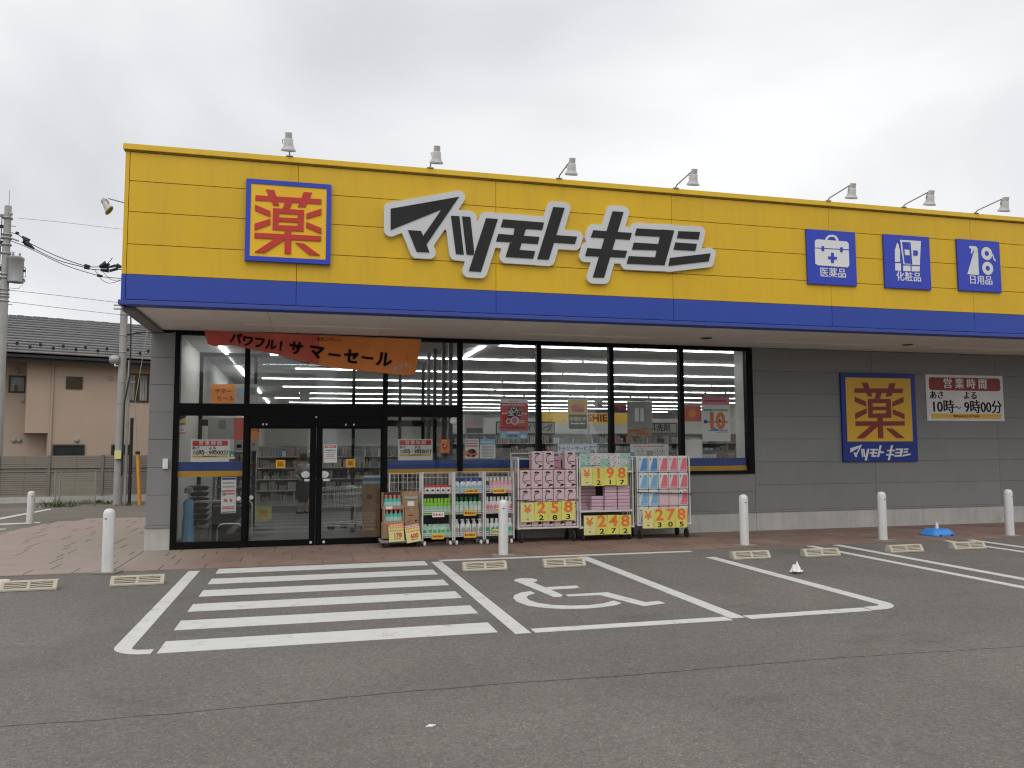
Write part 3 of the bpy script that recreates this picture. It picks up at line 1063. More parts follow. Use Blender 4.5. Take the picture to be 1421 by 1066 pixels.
# soffit lights
soff_l = thing('soffit_light', 'x', 'canopy light', group='unlit strip lights under the canopy')
MB().box(-1.25, 1.25, -0.035, 0.035, -0.022, 0.0, 'soffit').build('light_cover', soff_l)
for i, (x, y, lb) in enumerate(((0.2, -1.0, 'unlit slim canopy light above the sliding doors'), (4.85, -0.95, 'unlit slim canopy light above the second and third shop windows'),
                                (9.65, -0.93, 'unlit slim canopy light left of the kanji wall sign'), (13.6, -0.95, 'unlit slim canopy light above the opening-hours wall sign'))):
    o = soff_l if i == 0 else dup(soff_l, (x, y, ZF))
    o.location = (x, y, ZF - 0.001)
    o['label'] = lb
dl = thing('downlight', 'x', 'canopy light', group='round downlights under the canopy')
MB().lathe([(0.09, -0.012), (0.105, -0.012), (0.11, 0.0)], 'soffit_trim', 20).build('light_ring', dl)
MB().lathe([(0.0, -0.016), (0.088, -0.014), (0.088, -0.012)], 'dark_gap', 20).build('light_lens', dl)
for i, (x, y, lb) in enumerate(((7.19, -1.13, 'dark round canopy downlight above the rightmost shop window'), (11.62, -1.15, 'dark round canopy downlight above the kanji wall sign'))):
    o = dl if i == 0 else dup(dl, (x, y, ZF))
    o.location = (x, y, ZF - 0.001)
    o['label'] = lb

# ================================================================== SIGNS ON THE FASCIA
import numpy as np


def crop(u0, v0, sc):
    return lambda pts, y: [fx(u0 + a / sc, v0 + b / sc, y) for a, b in pts]


C4, C5, C6, C7 = crop(320, 170, 3.947), crop(660, 200, 3.947), crop(1061, 200, 3.947), crop(1061, 460, 3.947)
CL = crop(530, 250, 7.106)
KANJI = [[(192, 364), (239, 367), (267, 455), (233, 452)],
         [(136, 396), (498, 418), (497, 446), (135, 424)],
         [(400, 379), (447, 382), (410, 462), (368, 460)],
         [(300, 428), (340, 432), (322, 472), (285, 469)],
         [(232, 467), (402, 478), (402, 503), (232, 495)],
         [(231, 495), (265, 497), (262, 560), (230, 560)], [(368, 502), (402, 503), (400, 566), (366, 565)],
         [(264, 518), (368, 523), (367, 546), (263, 540)],
         [(230, 559), (400, 566), (400, 595), (229, 585)],
         [(134, 448), (217, 483), (217, 514), (134, 480)], [(132, 552), (217, 526), (217, 556), (131, 588)],
         [(498, 470), (415, 497), (415, 526), (497, 503)], [(415, 543), (498, 577), (497, 608), (414, 573)],
         [(131, 602), (496, 621), (495, 648), (130, 630)],
         [(297, 590), (333, 592), (330, 718), (295, 716)],
         [(245, 634), (297, 640), (185, 712), (131, 708)], [(355, 657), (402, 662), (490, 726), (430, 722)]]
SX0, SX1, SZ0, SZ1 = -0.935, 0.287, 4.447, 5.668
kc = ((SX0 + SX1) / 2, (SZ0 + SZ1) / 2)
KN = [[((x - kc[0]) / (SX1 - SX0), (z - kc[1]) / (SZ1 - SZ0)) for x, z in C4(p, -D - 0.09)] for p in KANJI]


def kanji(parent, cx, cz, w, h, y, m, t=0.004, name='kanji'):
    mb = MB()
    for i, p in enumerate(KN):
        # strokes overlap, so each sits a hair prouder than the last
        mb.prism([(cx + a * w, cz + b * h) for a, b in p], y - t - 0.0006 * i * min(1, t / 0.004), y, m)
    return mb.build(name, parent)


sg = thing('kanji_sign', 'square yellow sign with blue border and red kanji on the yellow fascia', 'sign', (kc[0], -D, kc[1]))
hw = (SX1 - SX0) / 2
bw = 0.068
MB().box(-hw, hw, -0.07, 0.0, -hw, -hw + bw, 'sign_blue').box(-hw, hw, -0.07, 0.0, hw - bw, hw, 'sign_blue') \
    .box(-hw, -hw + bw, -0.07, 0.0, -hw + bw, hw - bw, 'sign_blue').box(hw - bw, hw, -0.07, 0.0, -hw + bw, hw - bw, 'sign_blue').build('border', sg)
MB().box(-hw + bw, hw - bw, -0.06, 0.0, -hw + bw, hw - bw, 'sign_yellow').build('board', sg)
kanji(sg, 0, 0, 2 * hw, 2 * hw, -0.06, 'sign_red', 0.012)

# the seven katakana of the logo
LOGO = [('m', CL, [[(88, 278), (763, 160), (592, 283), (88, 487)], [(763, 160), (440, 632), (408, 548), (592, 283)], [(260, 490), (388, 498), (470, 708), (345, 702)]]),
        ('t', CL, [[(684, 348), (766, 352), (810, 730), (733, 724)], [(793, 354), (874, 360), (912, 700), (905, 735), (838, 730)], [(1030, 372), (1146, 380), (980, 900), (860, 893)]]),
        ('o', C5, [[(152, 410), (377, 428), (367, 468), (140, 452)], [(127, 490), (352, 507), (343, 545), (114, 530)], [(217, 452), (278, 458), (240, 582), (195, 582)], [(190, 540), (252, 545), (242, 578), (328, 585), (317, 625), (167, 615)]]),
        ('o', C5, [[(428, 343), (490, 347), (403, 631), (340, 628)], [(440, 497), (558, 505), (546, 545), (432, 537)]]),
        ('i', C5, [[(753, 366), (813, 370), (706, 730), (645, 728)], [(648, 470), (858, 485), (848, 522), (634, 508)], [(615, 568), (832, 583), (822, 620), (603, 610)]]),
        ('o', C5, [[(1022, 466), (1091, 472), (1038, 662), (978, 658)], [(886, 460), (1050, 470), (1040, 506), (875, 498)], [(870, 538), (1020, 547), (1010, 580), (860, 575)], [(842, 612), (1005, 620), (995, 660), (831, 652)]]),
        ('i', C5, [[(1115, 475), (1232, 480), (1225, 520), (1107, 513)], [(1098, 537), (1216, 545), (1206, 583), (1088, 576)], [(1068, 622), (1290, 597), (1280, 640), (1060, 665)]])]
LW = []
for _, cf, polys in LOGO:
    LW.append([cf(p, -D - 0.09) for p in polys])
allp = [p for ch in LW for p in ch]
lx0, lx1 = min(x for p in allp for x, z in p), max(x for p in allp for x, z in p)
lz0, lz1 = min(z for p in allp for x, z in p), max(z for p in allp for x, z in p)
lc = ((lx0 + lx1) / 2, (lz0 + lz1) / 2)


def outset_loops(polys, r, step):
    """contours at distance r outside a set of polygons (marching squares on a distance field)"""
    xs = np.arange(lx0 - r - 3 * step, lx1 + r + 3 * step, step)
    zs = np.arange(lz0 - r - 3 * step, lz1 + r + 3 * step, step)
    X, Z = np.meshgrid(xs, zs)
    dist = np.full(X.shape, 1e9)
    for p in polys:
        n = len(p)
        ins = np.zeros(X.shape, bool)
        for i in range(n):
            (ax, az), (bx, bz) = p[i], p[(i + 1) % n]
            dx, dz = bx - ax, bz - az
            t = np.clip(((X - ax) * dx + (Z - az) * dz) / (dx * dx + dz * dz), 0, 1)
            dist = np.minimum(dist, np.hypot(X - ax - t * dx, Z - az - t * dz))
            if az != bz:
                c = ((az > Z) != (bz > Z)) & (X < (bx - ax) * (Z - az) / (bz - az) + ax)
                ins ^= c
        dist = np.where(ins, -1e-6, dist)
    F = dist - r
    segs = {}
    def ip(i0, j0, i1, j1):
        a, b = F[j0, i0], F[j1, i1]
        t = a / (a - b)
        return (round(float(xs[i0] + (xs[i1] - xs[i0]) * t), 6), round(float(zs[j0] + (zs[j1] - zs[j0]) * t), 6))
    S = F < 0
    cell = S[:-1, :-1].astype(int) + 2 * S[:-1, 1:] + 4 * S[1:, 1:] + 8 * S[1:, :-1]
    for j, i in zip(*np.nonzero((cell > 0) & (cell < 15))):
        c = cell[j, i]
        e = {}
        b_, r_, t_, l_ = (i, j, i + 1, j), (i + 1, j, i + 1, j + 1), (i, j + 1, i + 1, j + 1), (i, j, i, j + 1)
        T = {1: [(l_, b_)], 2: [(b_, r_)], 3: [(l_, r_)], 4: [(r_, t_)], 5: [(l_, b_), (r_, t_)], 6: [(b_, t_)], 7: [(l_, t_)],
             8: [(t_, l_)], 9: [(t_, b_)], 10: [(b_, r_), (t_, l_)], 11: [(t_, r_)], 12: [(r_, l_)], 13: [(r_, b_)], 14: [(b_, l_)]}
        for p, q in T[int(c)]:
            segs[ip(*p)] = ip(*q)
    loops = []
    while segs:
        s0, nx_ = segs.popitem()
        lp = [s0]
        while nx_ != s0 and nx_ in segs:
            lp.append(nx_)
            nx_ = segs.pop(nx_)
        loops.append(lp)
    res = []
    for lp in loops:
        a = sum(lp[k][0] * lp[(k + 1) % len(lp)][1] - lp[(k + 1) % len(lp)][0] * lp[k][1] for k in range(len(lp))) / 2
        if abs(a) > 0.02:
            keep = []
            n = len(lp)
            for k in range(n):
                p, q, s = Vector(lp[k - 1]), Vector(lp[k]), Vector(lp[(k + 1) % n])
                if k % 3 == 0 or (q - p).angle(s - q, 0) > 0.12:
                    keep.append(lp[k])
            res.append((a, keep))
    res.sort(key=lambda q: -abs(q[0]))
    return res


lg = thing('katakana_logo', 'wide katakana logo in black strokes on a white rounded outline across the yellow fascia', 'sign', (lc[0], -D, lc[1]))
loops = outset_loops(allp, 0.102, 0.022)
sgn = loops[0][0]
mb = MB()
for a, lp in loops:
    if a * sgn > 0:
        mb.prism([(x - lc[0], z - lc[1]) for x, z in lp], -0.06, 0.0, 'logo_white')
mb.build('backing', lg)
for ch in LW:
    mb = MB()
    for i, p in enumerate(ch):
        mb.prism([(x - lc[0], z - lc[1]) for x, z in p], -0.072 - 0.0008 * i, -0.06, 'logo_black')
    mb.build('letter', lg)


def mini_logo(parent, cx, cz, w, y, m, h=None, name='letter'):
    s = w / (lx1 - lx0)
    sz = s if h is None else h / (lz1 - lz0)
    for ch in LW:
        mb = MB()
        for i, p in enumerate(ch):
            mb.prism([(cx + (x - lc[0]) * s, cz + (z - lc[1]) * sz) for x, z in p], y - 0.002 - 0.0004 * i, y, m)
        mb.build(name, parent)


# three blue department panels
def dept(label, x0, x1, z0, z1, word, tz, polys, holes, round_parts):
    cx, cz = (x0 + x1) / 2, (z0 + z1) / 2
    t = thing('department_sign', label, 'sign', (cx, -D, cz), group='blue department panels on the fascia')
    MB().box(x0 - cx, x1 - cx, -0.04, 0.0, z0 - cz, z1 - cz, 'sign_blue').build('board', t, bevel=0.004)
    mb = MB()
    for i, p in enumerate(polys):
        mb.prism([(x - cx, z - cz) for x, z in C6(p, -D - 0.04)], -0.045 - 0.0005 * i, -0.04, 'sign_white')
    for i, p in enumerate(holes):
        mb.prism([(x - cx, z - cz) for x, z in C6(p, -D - 0.04)], -0.055 - 0.0005 * i, -0.046, 'sign_blue')
    for (u, v, r, r2) in round_parts:
        (x, z), = C6([(u, v)], -D - 0.04)
        ring = [(x - cx + r * math.cos(2 * math.pi * k / 28), z - cz + r * math.sin(2 * math.pi * k / 28)) for k in range(28)]
        inn = [(x - cx + r2 * math.cos(2 * math.pi * k / 28), z - cz + r2 * math.sin(2 * math.pi * k / 28)) for k in range(28)]
        n = 28
        vv = [(a, -0.044, b) for a, b in ring] + [(a, -0.044, b) for a, b in inn]
        mb.add(vv, [(k, (k + 1) % n, n + (k + 1) % n, n + k) for k in range(n)], 'sign_white')
    mb.build('pictogram', t)
    text('lettering', word, 0.185, 'sign_white', t, (0.01, -0.042, tz), sx=0.98, bold=0.006)
    text('lettering', word, 0.185, 'sign_white', t, (0.013, -0.0445, tz + .002), sx=0.98, bold=0.0)
    return t


dept('blue panel with a white medical bag and the word for medicines', 8.46, 9.46, 4.55, 5.53, '医薬品', -0.285,
     [[(290, 522), (448, 534), (460, 545), (460, 577), (275, 567), (275, 535), (280, 525)],
      [(275, 572), (460, 583), (463, 665), (455, 676), (290, 664), (277, 655)],
      [(330, 528), (336, 512), (350, 500), (370, 497), (390, 503), (402, 518), (404, 534), (392, 532), (388, 519), (378, 510), (366, 508), (352, 512), (345, 520), (343, 529)]],
     [[(311, 560), (324, 561), (324, 586), (311, 585)], [(413, 566), (426, 567), (426, 592), (413, 591)],
      [(363, 596), (377, 597), (377, 651), (363, 650)], [(347, 616), (393, 619), (393, 633), (347, 630)]], [])
dept('blue panel with white lipstick and cosmetic tubes and the word for cosmetics', 10.05, 11.04, 4.555, 5.54, '化粧品', -0.285,
     [[(716, 575), (722, 550), (727, 541), (733, 552), (738, 577), (741, 580), (741, 646), (714, 645), (713, 578)],
      [(715, 652), (746, 654), (746, 695), (715, 693)],
      [(741, 525), (855, 532), (849, 664), (760, 659)], [(758, 666), (797, 667), (799, 697), (759, 696)], [(804, 668), (849, 670), (848, 698), (805, 698)]],
     [[(752, 537), (789, 539), (798, 655), (766, 653)], [(813, 583), (836, 585), (836, 611), (813, 610)],
      [(792, 539), (796, 539), (806, 660), (801, 660)]], [])
# the white square inside the tube
t_ = [o for o in COL.objects if o.name.startswith('department_sign')][-1]
mb = MB()
mb.prism([(x - 10.545, z - 5.0475) for x, z in C6([(762, 579), (789, 581), (791, 611), (765, 610)], -D - 0.04)], -0.06, -0.056, 'sign_white')
mb.build('pictogram_square', t_)
dept('blue panel with a white spray bottle and toilet rolls and the word for daily goods', 11.65, 12.62, 4.575, 5.55, '日用品', -0.285,
     [[(1122, 558), (1158, 561), (1166, 575), (1167, 592), (1145, 590), (1142, 575), (1136, 600), (1129, 599), (1131, 574), (1119, 570)],
      [(1145, 592), (1168, 593), (1173, 718), (1110, 713)],
      [(1244, 600), (1250, 603), (1258, 628), (1268, 641), (1262, 643), (1252, 632)]],
     [], [(1216, 600, 0.125, 0.048), (1221, 681, 0.125, 0.048)])

# ================================================================== WALL SIGNS
pts = C7([(416, 225), (820, 235), (841, 711), (430, 715)], -0.07)
wx0, wx1 = (pts[0][0] + pts[3][0]) / 2, (pts[1][0] + pts[2][0]) / 2
wz0, wz1 = (pts[2][1] + pts[3][1]) / 2, (pts[0][1] + pts[1][1]) / 2
cx, cz = (wx0 + wx1) / 2, (wz0 + wz1) / 2
ws = thing('kanji_wall_sign', 'tall navy wall sign with yellow kanji square above white katakana letters', 'sign', (cx, -0.03, cz))
MB().box(wx0 - cx, wx1 - cx, -0.05, 0, wz0 - cz, wz1 - cz, 'sign_navy').build('board', ws, bevel=0.006)
q = C7([(440, 252), (797, 258), (813, 602), (455, 603)], -0.08)
qx0, qx1 = (q[0][0] + q[3][0]) / 2 - cx, (q[1][0] + q[2][0]) / 2 - cx
qz0, qz1 = (q[2][1] + q[3][1]) / 2 - cz, (q[0][1] + q[1][1]) / 2 - cz
MB().box(qx0, qx1, -0.055, -0.051, qz0, qz1, 'sign_yellow_wall').build('yellow_square', ws)
ks = (qx1 - qx0) * 0.96
kanji(ws, (qx0 + qx1) / 2 + .01, (qz0 + qz1) / 2 - 0.01, ks, (qz1 - qz0) * 1.12, -0.055, 'sign_maroon', 0.004)
b = C7([(468, 620), (802, 705)], -0.08)
mini_logo(ws, (b[0][0] + b[1][0]) / 2 - cx, (b[0][1] + b[1][1]) / 2 - cz, b[1][0] - b[0][0], -0.051, 'sign_white', (b[0][1] - b[1][1]) * 1.0)


def hours_board(t, w, h, red='sign_red', base=0.0):
    """opening hours: red heading, two lines and a yellow footer, on a white board centred on the thing"""
    MB().box(-w / 2, w / 2, -0.012, 0.0, -h / 2 - base, h / 2, 'paper').build('board', t)
    k = h
    hd = []
    r = 0.03 * w
    x0, x1, z0, z1 = -w / 2 + .04 * w, w / 2 - .035 * w, h / 2 - .34 * k, h / 2 - .06 * k
    for (ox, oz, a0) in ((x1 - r, z1 - r, 0), (x0 + r, z1 - r, 90), (x0 + r, z0 + r, 180), (x1 - r, z0 + r, 270)):
        hd += [(ox + r * math.cos(R_(a0 + 30 * i)), oz + r * math.sin(R_(a0 + 30 * i))) for i in range(4)]
    MB().prism(hd, -0.014, -0.0115, red).build('heading_band', t)
    MB().box(-w / 2 + .05 * w, w / 2 - .045 * w, -0.0135, -0.0115, -h / 2 + .05 * k, -h / 2 + .155 * k, 'sign_yellow_wall').build('footer_band', t)
    text('lettering', '営 業 時 間', 0.235 * k, 'paper', t, (0.0, -0.0155, h / 2 - .205 * k), sx=1.02, bold=0.005)
    text('lettering', '営 業 時 間', 0.235 * k, 'paper', t, (0.0 + .012 * k, -0.0155 - .0006, h / 2 - .205 * k), sx=1.02, bold=0.005)
    text('lettering', 'あさ', 0.19 * k, 'ink_black', t, (-w / 2 + .13 * w, -0.0135, h / 2 - .455 * k), sx=1.0, bold=0.005)
    text('lettering', 'あさ', 0.19 * k, 'ink_black', t, (-w / 2 + .13 * w + .012 * k, -0.0135 - .0006, h / 2 - .455 * k), sx=1.0, bold=0.005)
    text('lettering', 'よる', 0.19 * k, 'ink_black', t, (0.06 * w, -0.0135, h / 2 - .455 * k), sx=1.0, bold=0.005)
    text('lettering', 'よる', 0.19 * k, 'ink_black', t, (0.06 * w + .012 * k, -0.0135 - .0006, h / 2 - .455 * k), sx=1.0, bold=0.005)
    text('lettering', '10時', 0.31 * k, 'ink_black', t, (-w * .475 + .175 * w, -0.0135, -h / 2 + .29 * k), sx=0.98, bold=0.005)
    text('lettering', '10時', 0.31 * k, 'ink_black', t, (-w * .475 + .175 * w + .012 * k, -0.0135 - .0006, -h / 2 + .29 * k), sx=0.98, bold=0.005)
    text('lettering', '〜', 0.2 * k, 'ink_black', t, (-.105 * w, -0.0135, -h / 2 + .275 * k), sx=0.9, bold=0.006)
    text('lettering', '9時00分', 0.31 * k, 'ink_black', t, (.222 * w, -0.0135, -h / 2 + .29 * k), sx=0.93, bold=0.005)
    text('lettering', '9時00分', 0.31 * k, 'ink_black', t, (.222 * w + .012 * k, -0.0135 - .0006, -h / 2 + .29 * k), sx=0.93, bold=0.005)
    text('lettering', 'Matsumoto KiYoshi', 0.085 * k, 'ink_black', t, (0, -0.0145, -h / 2 + .105 * k), bold=0.01)


h1 = fx(1286, 519.5, -0.05)
h2 = fx(1395, 584.5, -0.05)
hb_ = thing('opening_hours_sign', 'large opening-hours board with maroon heading on the grey wall right of the kanji sign', 'sign',
            ((h1[0] + h2[0]) / 2 - .02, -0.032, (h1[1] + h2[1]) / 2))
hours_board(hb_, h2[0] - h1[0] + .02, h1[1] - h2[1], 'sign_maroon')
for (u0, v0, u1, v1, lb) in ((265, 610, 318, 636, 'small opening-hours board propped inside the leftmost window pane'), (552.5, 609.5, 600, 634, 'small opening-hours board inside the window pane right of the sliding doors')):
    a, b = fx(u0, v0, 0.03), fx(u1, v1, 0.03)
    t = thing('opening_hours_card', lb, 'sign', ((a[0] + b[0]) / 2, 0.04, (a[1] + b[1]) / 2))
    hours_board(t, b[0] - a[0], a[1] - b[1], 'print_red', 0.08)

# ================================================================== POSTERS ON THE GLASS
def poster(name, label, u0, v0, u1, v1, m='paper', y=0.034, cat='poster', rot=0.0):
    a, b = fx(u0, v0, y), fx(u1, v1, y)
    w, h = b[0] - a[0], a[1] - b[1]
    t = thing(name, label, cat, ((a[0] + b[0]) / 2, y, (a[1] + b[1]) / 2), (0, rot, 0))
    MB().box(-w / 2, w / 2, 0.0, 0.003, -h / 2, h / 2, m).build('sheet', t)
    lay = [0]

    def rect(x0, z0, x1, z1, mm, nm='print'):
        """x, z in 0..1 from the lower left corner"""
        lay[0] += 1
        d = 0.0006 * lay[0]
        return MB().box(-w / 2 + x0 * w, -w / 2 * 0 - w * 0 - w / 2 + x1 * w, -d - 0.0006, -0.0002, -h / 2 + z0 * h, -h / 2 + z1 * h, mm).build(nm, t)

    def disc(x, z, r, mm, sx=1.0):
        lay[0] += 1
        d = 0.0006 * lay[0]
        return MB().prism([(-w / 2 + x * w + r * sx * math.cos(k * math.pi / 10), -h / 2 + z * h + r * math.sin(k * math.pi / 10)) for k in range(20)], -d - 0.0006, -0.0002, mm).build('print', t)

    def word(s, x, z, size, mm, sx=1.0, bold=0.015, rot_=0.0):
        lay[0] += 1
        d = 0.0006 * lay[0]
        return text('lettering', s, size * h, mm, t, (-w / 2 + x * w, -d - 0.0015, -h / 2 + z * h), sx=sx, bold=bold, rot=rot_, ext=0.0008)

    def lines(x0, z0, x1, z1, n, mm, seed=0):
        """rows of small print too fine to read"""
        lay[0] += 1
        d = 0.0006 * lay[0]
        r = random.Random(seed)
        mb = MB()
        for i in range(n):
            zc = z1 - (z1 - z0) * (i + .5) / n
            x = x0
            while x < x1 - .04:
                ww = r.uniform(.03, .12)
                mb.box(-w / 2 + x * w, -w / 2 + min(x + ww, x1) * w, -d - 0.0006, -0.0002, -h / 2 + (zc - .28 * (z1 - z0) / n) * h, -h / 2 + (zc + .28 * (z1 - z0) / n) * h, mm)
                x += ww + .022
        return mb.build('small_print', t)
    t['w'] = 0
    del t['w']
    return t, rect, disc, word, lines, w, h


def hooks(t, w, h, xs=(-.36, .36)):
    mb = MB()
    for x in xs:
        mb.lathe([(0.0, 0), (0.03, 0.003), (0.022, 0.014), (0.008, 0.02)], 'white_gloss', 12)
    for i, x in enumerate(xs):
        o = MB().lathe([(0.0, 0), (0.028, 0.003), (0.02, 0.012), (0.006, 0.018)], 'paper_dim', 12).build('suction_hook', t, (x * w, 0.004, h / 2 + 0.075), (R_(90), 0, 0))
        MB().box(-0.003, 0.003, -0.002, 0.002, -0.075, 0, 'paper_dim').build('hook_tab', t, (x * w, 0.0, h / 2 + 0.075))


t, rect, disc, word, lines, w, h = poster('sale_poster', 'red poster with a black and white kanji block hung in the third glazed pane', 694, 553.5, 733, 598, 'print_red', y=0.05)
rect(0, .87, 1, 1, 'paper')
lines(.3, .9, .7, .95, 1, 'print_grey', 1)
lines(.08, .78, .92, .84, 1, 'paper', 2)
rect(.28, .42, .74, .68, 'ink_black')
rect(.34, .66, .68, .75, 'ink_black')
word('全額', .51, .55, .22, 'paper', bold=0.03)
lines(.37, .68, .65, .74, 1, 'paper', 3)
disc(.3, .3, .05, 'paper'), disc(.52, .32, .08, 'paper'), disc(.52, .32, .06, 'print_pink'), disc(.3, .3, .033, 'print_red')
lines(.08, .06, .92, .14, 1, 'ink_black', 4)
lines(.06, .5, .26, .58, 1, 'paper', 5)
lines(.77, .5, .94, .58, 1, 'paper', 6)
lines(.64, .24, .9, .34, 2, 'paper', 7)
hooks(t, w, h)
t, rect, disc, word, lines, w, h = poster('notice_strip', 'blue notice strip stuck below the red kanji poster', 693.5, 598.5, 732, 609, 'print_sky', y=0.05)
rect(.07, .2, .19, .7, 'paper')
rect(.09, .3, .17, .6, 'print_sky')
rect(.25, .72, .7, .95, 'paper')
lines(.28, .2, .68, .6, 1, 'sign_navy', 3)
rect(.76, .1, .94, .5, 'paper')
t, rect, disc, word, lines, w, h = poster('refund_poster', 'poster with orange picture over a black half with yellow kanji', 787.5, 554, 816, 597, 'paper', y=0.05)
rect(.04, .5, .96, .98, 'tag_yellow')
disc(.5, .72, .09, 'print_orange', 1.6)
disc(.36, .7, .06, 'print_red', 1.2)
disc(.62, .66, .05, 'print_red', 1.5)
rect(.24, .6, .8, .66, 'sign_maroon')
rect(.06, .04, .94, .5, 'ink_black')
word('全額返金', .5, .35, .155, 'card_pale', sx=.95)
lines(.14, .17, .86, .26, 1, 'paper', 8)
hooks(t, w, h)
t, rect, disc, word, lines, w, h = poster('photo_poster', 'faded pinkish picture poster with a pale oval, above a peach strip', 870, 557, 905.5, 594, 'paper_dim', y=0.05)
disc(.5, .48, .2, 'print_grey', 1.05)
disc(.5, .48, .17, 'paper_dim', 1.05)
disc(.5, .48, .145, 'print_grey', .85)
rect(.3, .25, .46, .74, 'paper')
rect(.52, .25, .66, .74, 'paper')
hooks(t, w, h)
t, rect, disc, word, lines, w, h = poster('notice_strip', 'peach notice strip with red writing below the faded picture poster', 870.5, 594.5, 904.5, 605.5, 'cardboard_pale', y=0.05)
lines(.08, .55, .5, .85, 1, 'print_red', 4)
lines(.4, .15, .92, .5, 1, 'print_red', 5)
t, rect, disc, word, lines, w, h = poster('number_poster', 'white poster with a huge coral number ten and pink heading in the last pane', 973.5, 550.5, 1014, 612.5, 'paper', y=0.05)
rect(0, .82, 1, 1, 'print_pink')
lines(.1, .87, .85, .95, 1, 'sign_maroon', 11)
lines(.06, .66, .94, .74, 1, 'print_green', 12)
word('10', .5, .44, .5, 'print_orange', sx=.86, bold=.05)
rect(.06, .42, .9, .445, 'ink_black')
disc(.12, .44, .04, 'sign_navy')
disc(.63, .46, .035, 'sign_navy', .6)
rect(.2, .23, .9, .25, 'print_blue')
MB().prism([(-w / 2 + .3 * w, -h / 2 + .245 * h), (-w / 2 + .6 * w, -h / 2 + .245 * h), (-w / 2 + .42 * w, -h / 2 + .31 * h)], -0.012, 0, 'print_blue').build('print', t)
rect(.02, .02, .98, .16, 'sign_white')
lines(.5, .19, .95, .22, 1, 'print_grey', 14)
hooks(t, w, h)
t, rect, disc, word, lines, w, h = poster('delivery_notice', 'white notice with red writing and an orange car beside the black mullion', 645, 609, 664.5, 636)
lines(.06, .82, .94, .97, 1, 'print_grey', 21)
lines(.06, .56, .9, .82, 2, 'print_red', 22)
disc(.45, .25, .075, 'print_orange', 1.6)
disc(.5, .36, .045, 'ink_black', 1.5)
disc(.25, .15, .025, 'ink_black'), disc(.62, .12, .025, 'ink_black')
t, rect, disc, word, lines, w, h = poster('price_notice', 'white notice with a sky blue heading beside the orange car notice', 666, 609, 687.5, 636)
rect(0, .7, 1, 1, 'print_sky')
lines(.1, .76, .9, .92, 1, 'paper', 23)
lines(.12, .06, .9, .64, 8, 'print_grey', 24)
t, rect, disc, word, lines, w, h = poster('carry_service_sign', 'pale blue carry-service sign with bold blue katakana behind the middle cart', 773.5, 616, 829, 637, 'print_sky', y=0.04)
rect(.02, .05, .98, .95, 'paper')
word('キャリーサービス', .43, .68, .32, 'print_blue', sx=.93, bold=.035)
lines(.08, .28, .78, .45, 1, 'ink_black', 25)
lines(.3, .05, .62, .2, 1, 'ink_black', 26)
disc(.88, .45, .05, 'print_grey'), rect(.84, .1, .92, .38, 'print_sky')
lines(.8, .72, .97, .88, 1, 'print_blue', 27)
t, rect, disc, word, lines, w, h = poster('paper_roll_notice', 'white notice with pink heading and pictures of toilet rolls behind the right cart', 874.5, 616.5, 928, 638, y=0.04)
lines(.08, .78, .92, .92, 1, 'print_pink', 28)
for cxx in (.2, .31, .7, .83):
    for czz in (.22, .55):
        disc(cxx, czz, .055, 'print_grey')
        disc(cxx, czz, .05, 'sign_white')
        disc(cxx, czz, .014, 'ink_black')
lines(.42, .15, .6, .6, 4, 'print_grey', 29)
rect(0.0, 0.0, .1, .5, 'print_sky')
t, rect, disc, word, lines, w, h = poster('blank_sheet', 'plain white sheet taped in the pane left of the number ten poster', 948.5, 610, 975, 637, y=0.04, cat='sheet')
lines(.05, .74, .16, .77, 1, 'print_grey', 1)
lines(.6, .74, .85, .77, 1, 'print_grey', 2)
t, rect, disc, word, lines, w, h = poster('heart_sticker', 'orange sticker with a white lined red heart right of the small hours board', 610, 609.5, 624, 629, 'print_orange', cat='sticker')
lines(.25, .82, .75, .94, 1, 'paper', 30)
rect(.14, .14, .86, .76, 'sign_white')
rect(.17, .16, .83, .74, 'print_orange')
lay = [(-.36, .12), (-.3, .24), (-.15, .28), (0, .18), (.15, .28), (.3, .24), (.36, .12), (.2, -.12), (0, -.3), (-.2, -.12)]
MB().prism([(a * w * .7, b * h * .6 - .03 * h) for a, b in lay], -0.008, -0.001, 'print_red').build('heart', t)
MB().prism([(a * w * .7, b * h * .6 - .03 * h) for a, b in [(-.2, .08), (-.02, -.1), (.3, .26), (.22, .3), (-.02, .05), (-.14, .14)]], -0.01, -0.002, 'sign_white').build('tick', t)
t, rect, disc, word, lines, w, h = poster('door_notice', 'white notice with red heading on the right sliding door', 449.3, 617, 467.5, 642, y=0.012)
rect(.08, .82, .95, .95, 'print_red')
lines(.2, .85, .8, .92, 1, 'paper', 31)
lines(.12, .62, .88, .74, 1, 'print_blue', 32)
rect(.08, .2, .92, .225, 'print_red'), rect(.08, .55, .92, .57, 'print_red')
lines(.2, .3, .8, .5, 2, 'print_grey', 33)
t, rect, disc, word, lines, w, h = poster('long_leaflet', 'long white leaflet with navy top and red writing low on the leftmost pane', 307.5, 662.5, 327, 712, y=0.034, rot=R_(-0.6), cat='leaflet')
rect(.05, .93, .95, .985, 'sign_navy')
lines(.12, .8, .88, .88, 1, 'print_grey', 34)
lines(.12, .7, .9, .77, 1, 'print_grey', 35)
lines(.06, .5, .94, .66, 2, 'print_red', 36)
word('10', .28, .35, .11, 'print_red', bold=.05)
word('5', .66, .35, .11, 'print_red', bold=.05)
disc(.2, .53, .035, 'print_grey')
lines(.1, .1, .9, .2, 2, 'print_red', 37)
rect(.05, .02, .95, .045, 'sign_navy')
t, rect, disc, word, lines, w, h = poster('security_sticker', 'security sticker split purple and yellow at the top of the leftmost lower pane', 246, 577, 258, 590, 'card_yellow', cat='sticker')
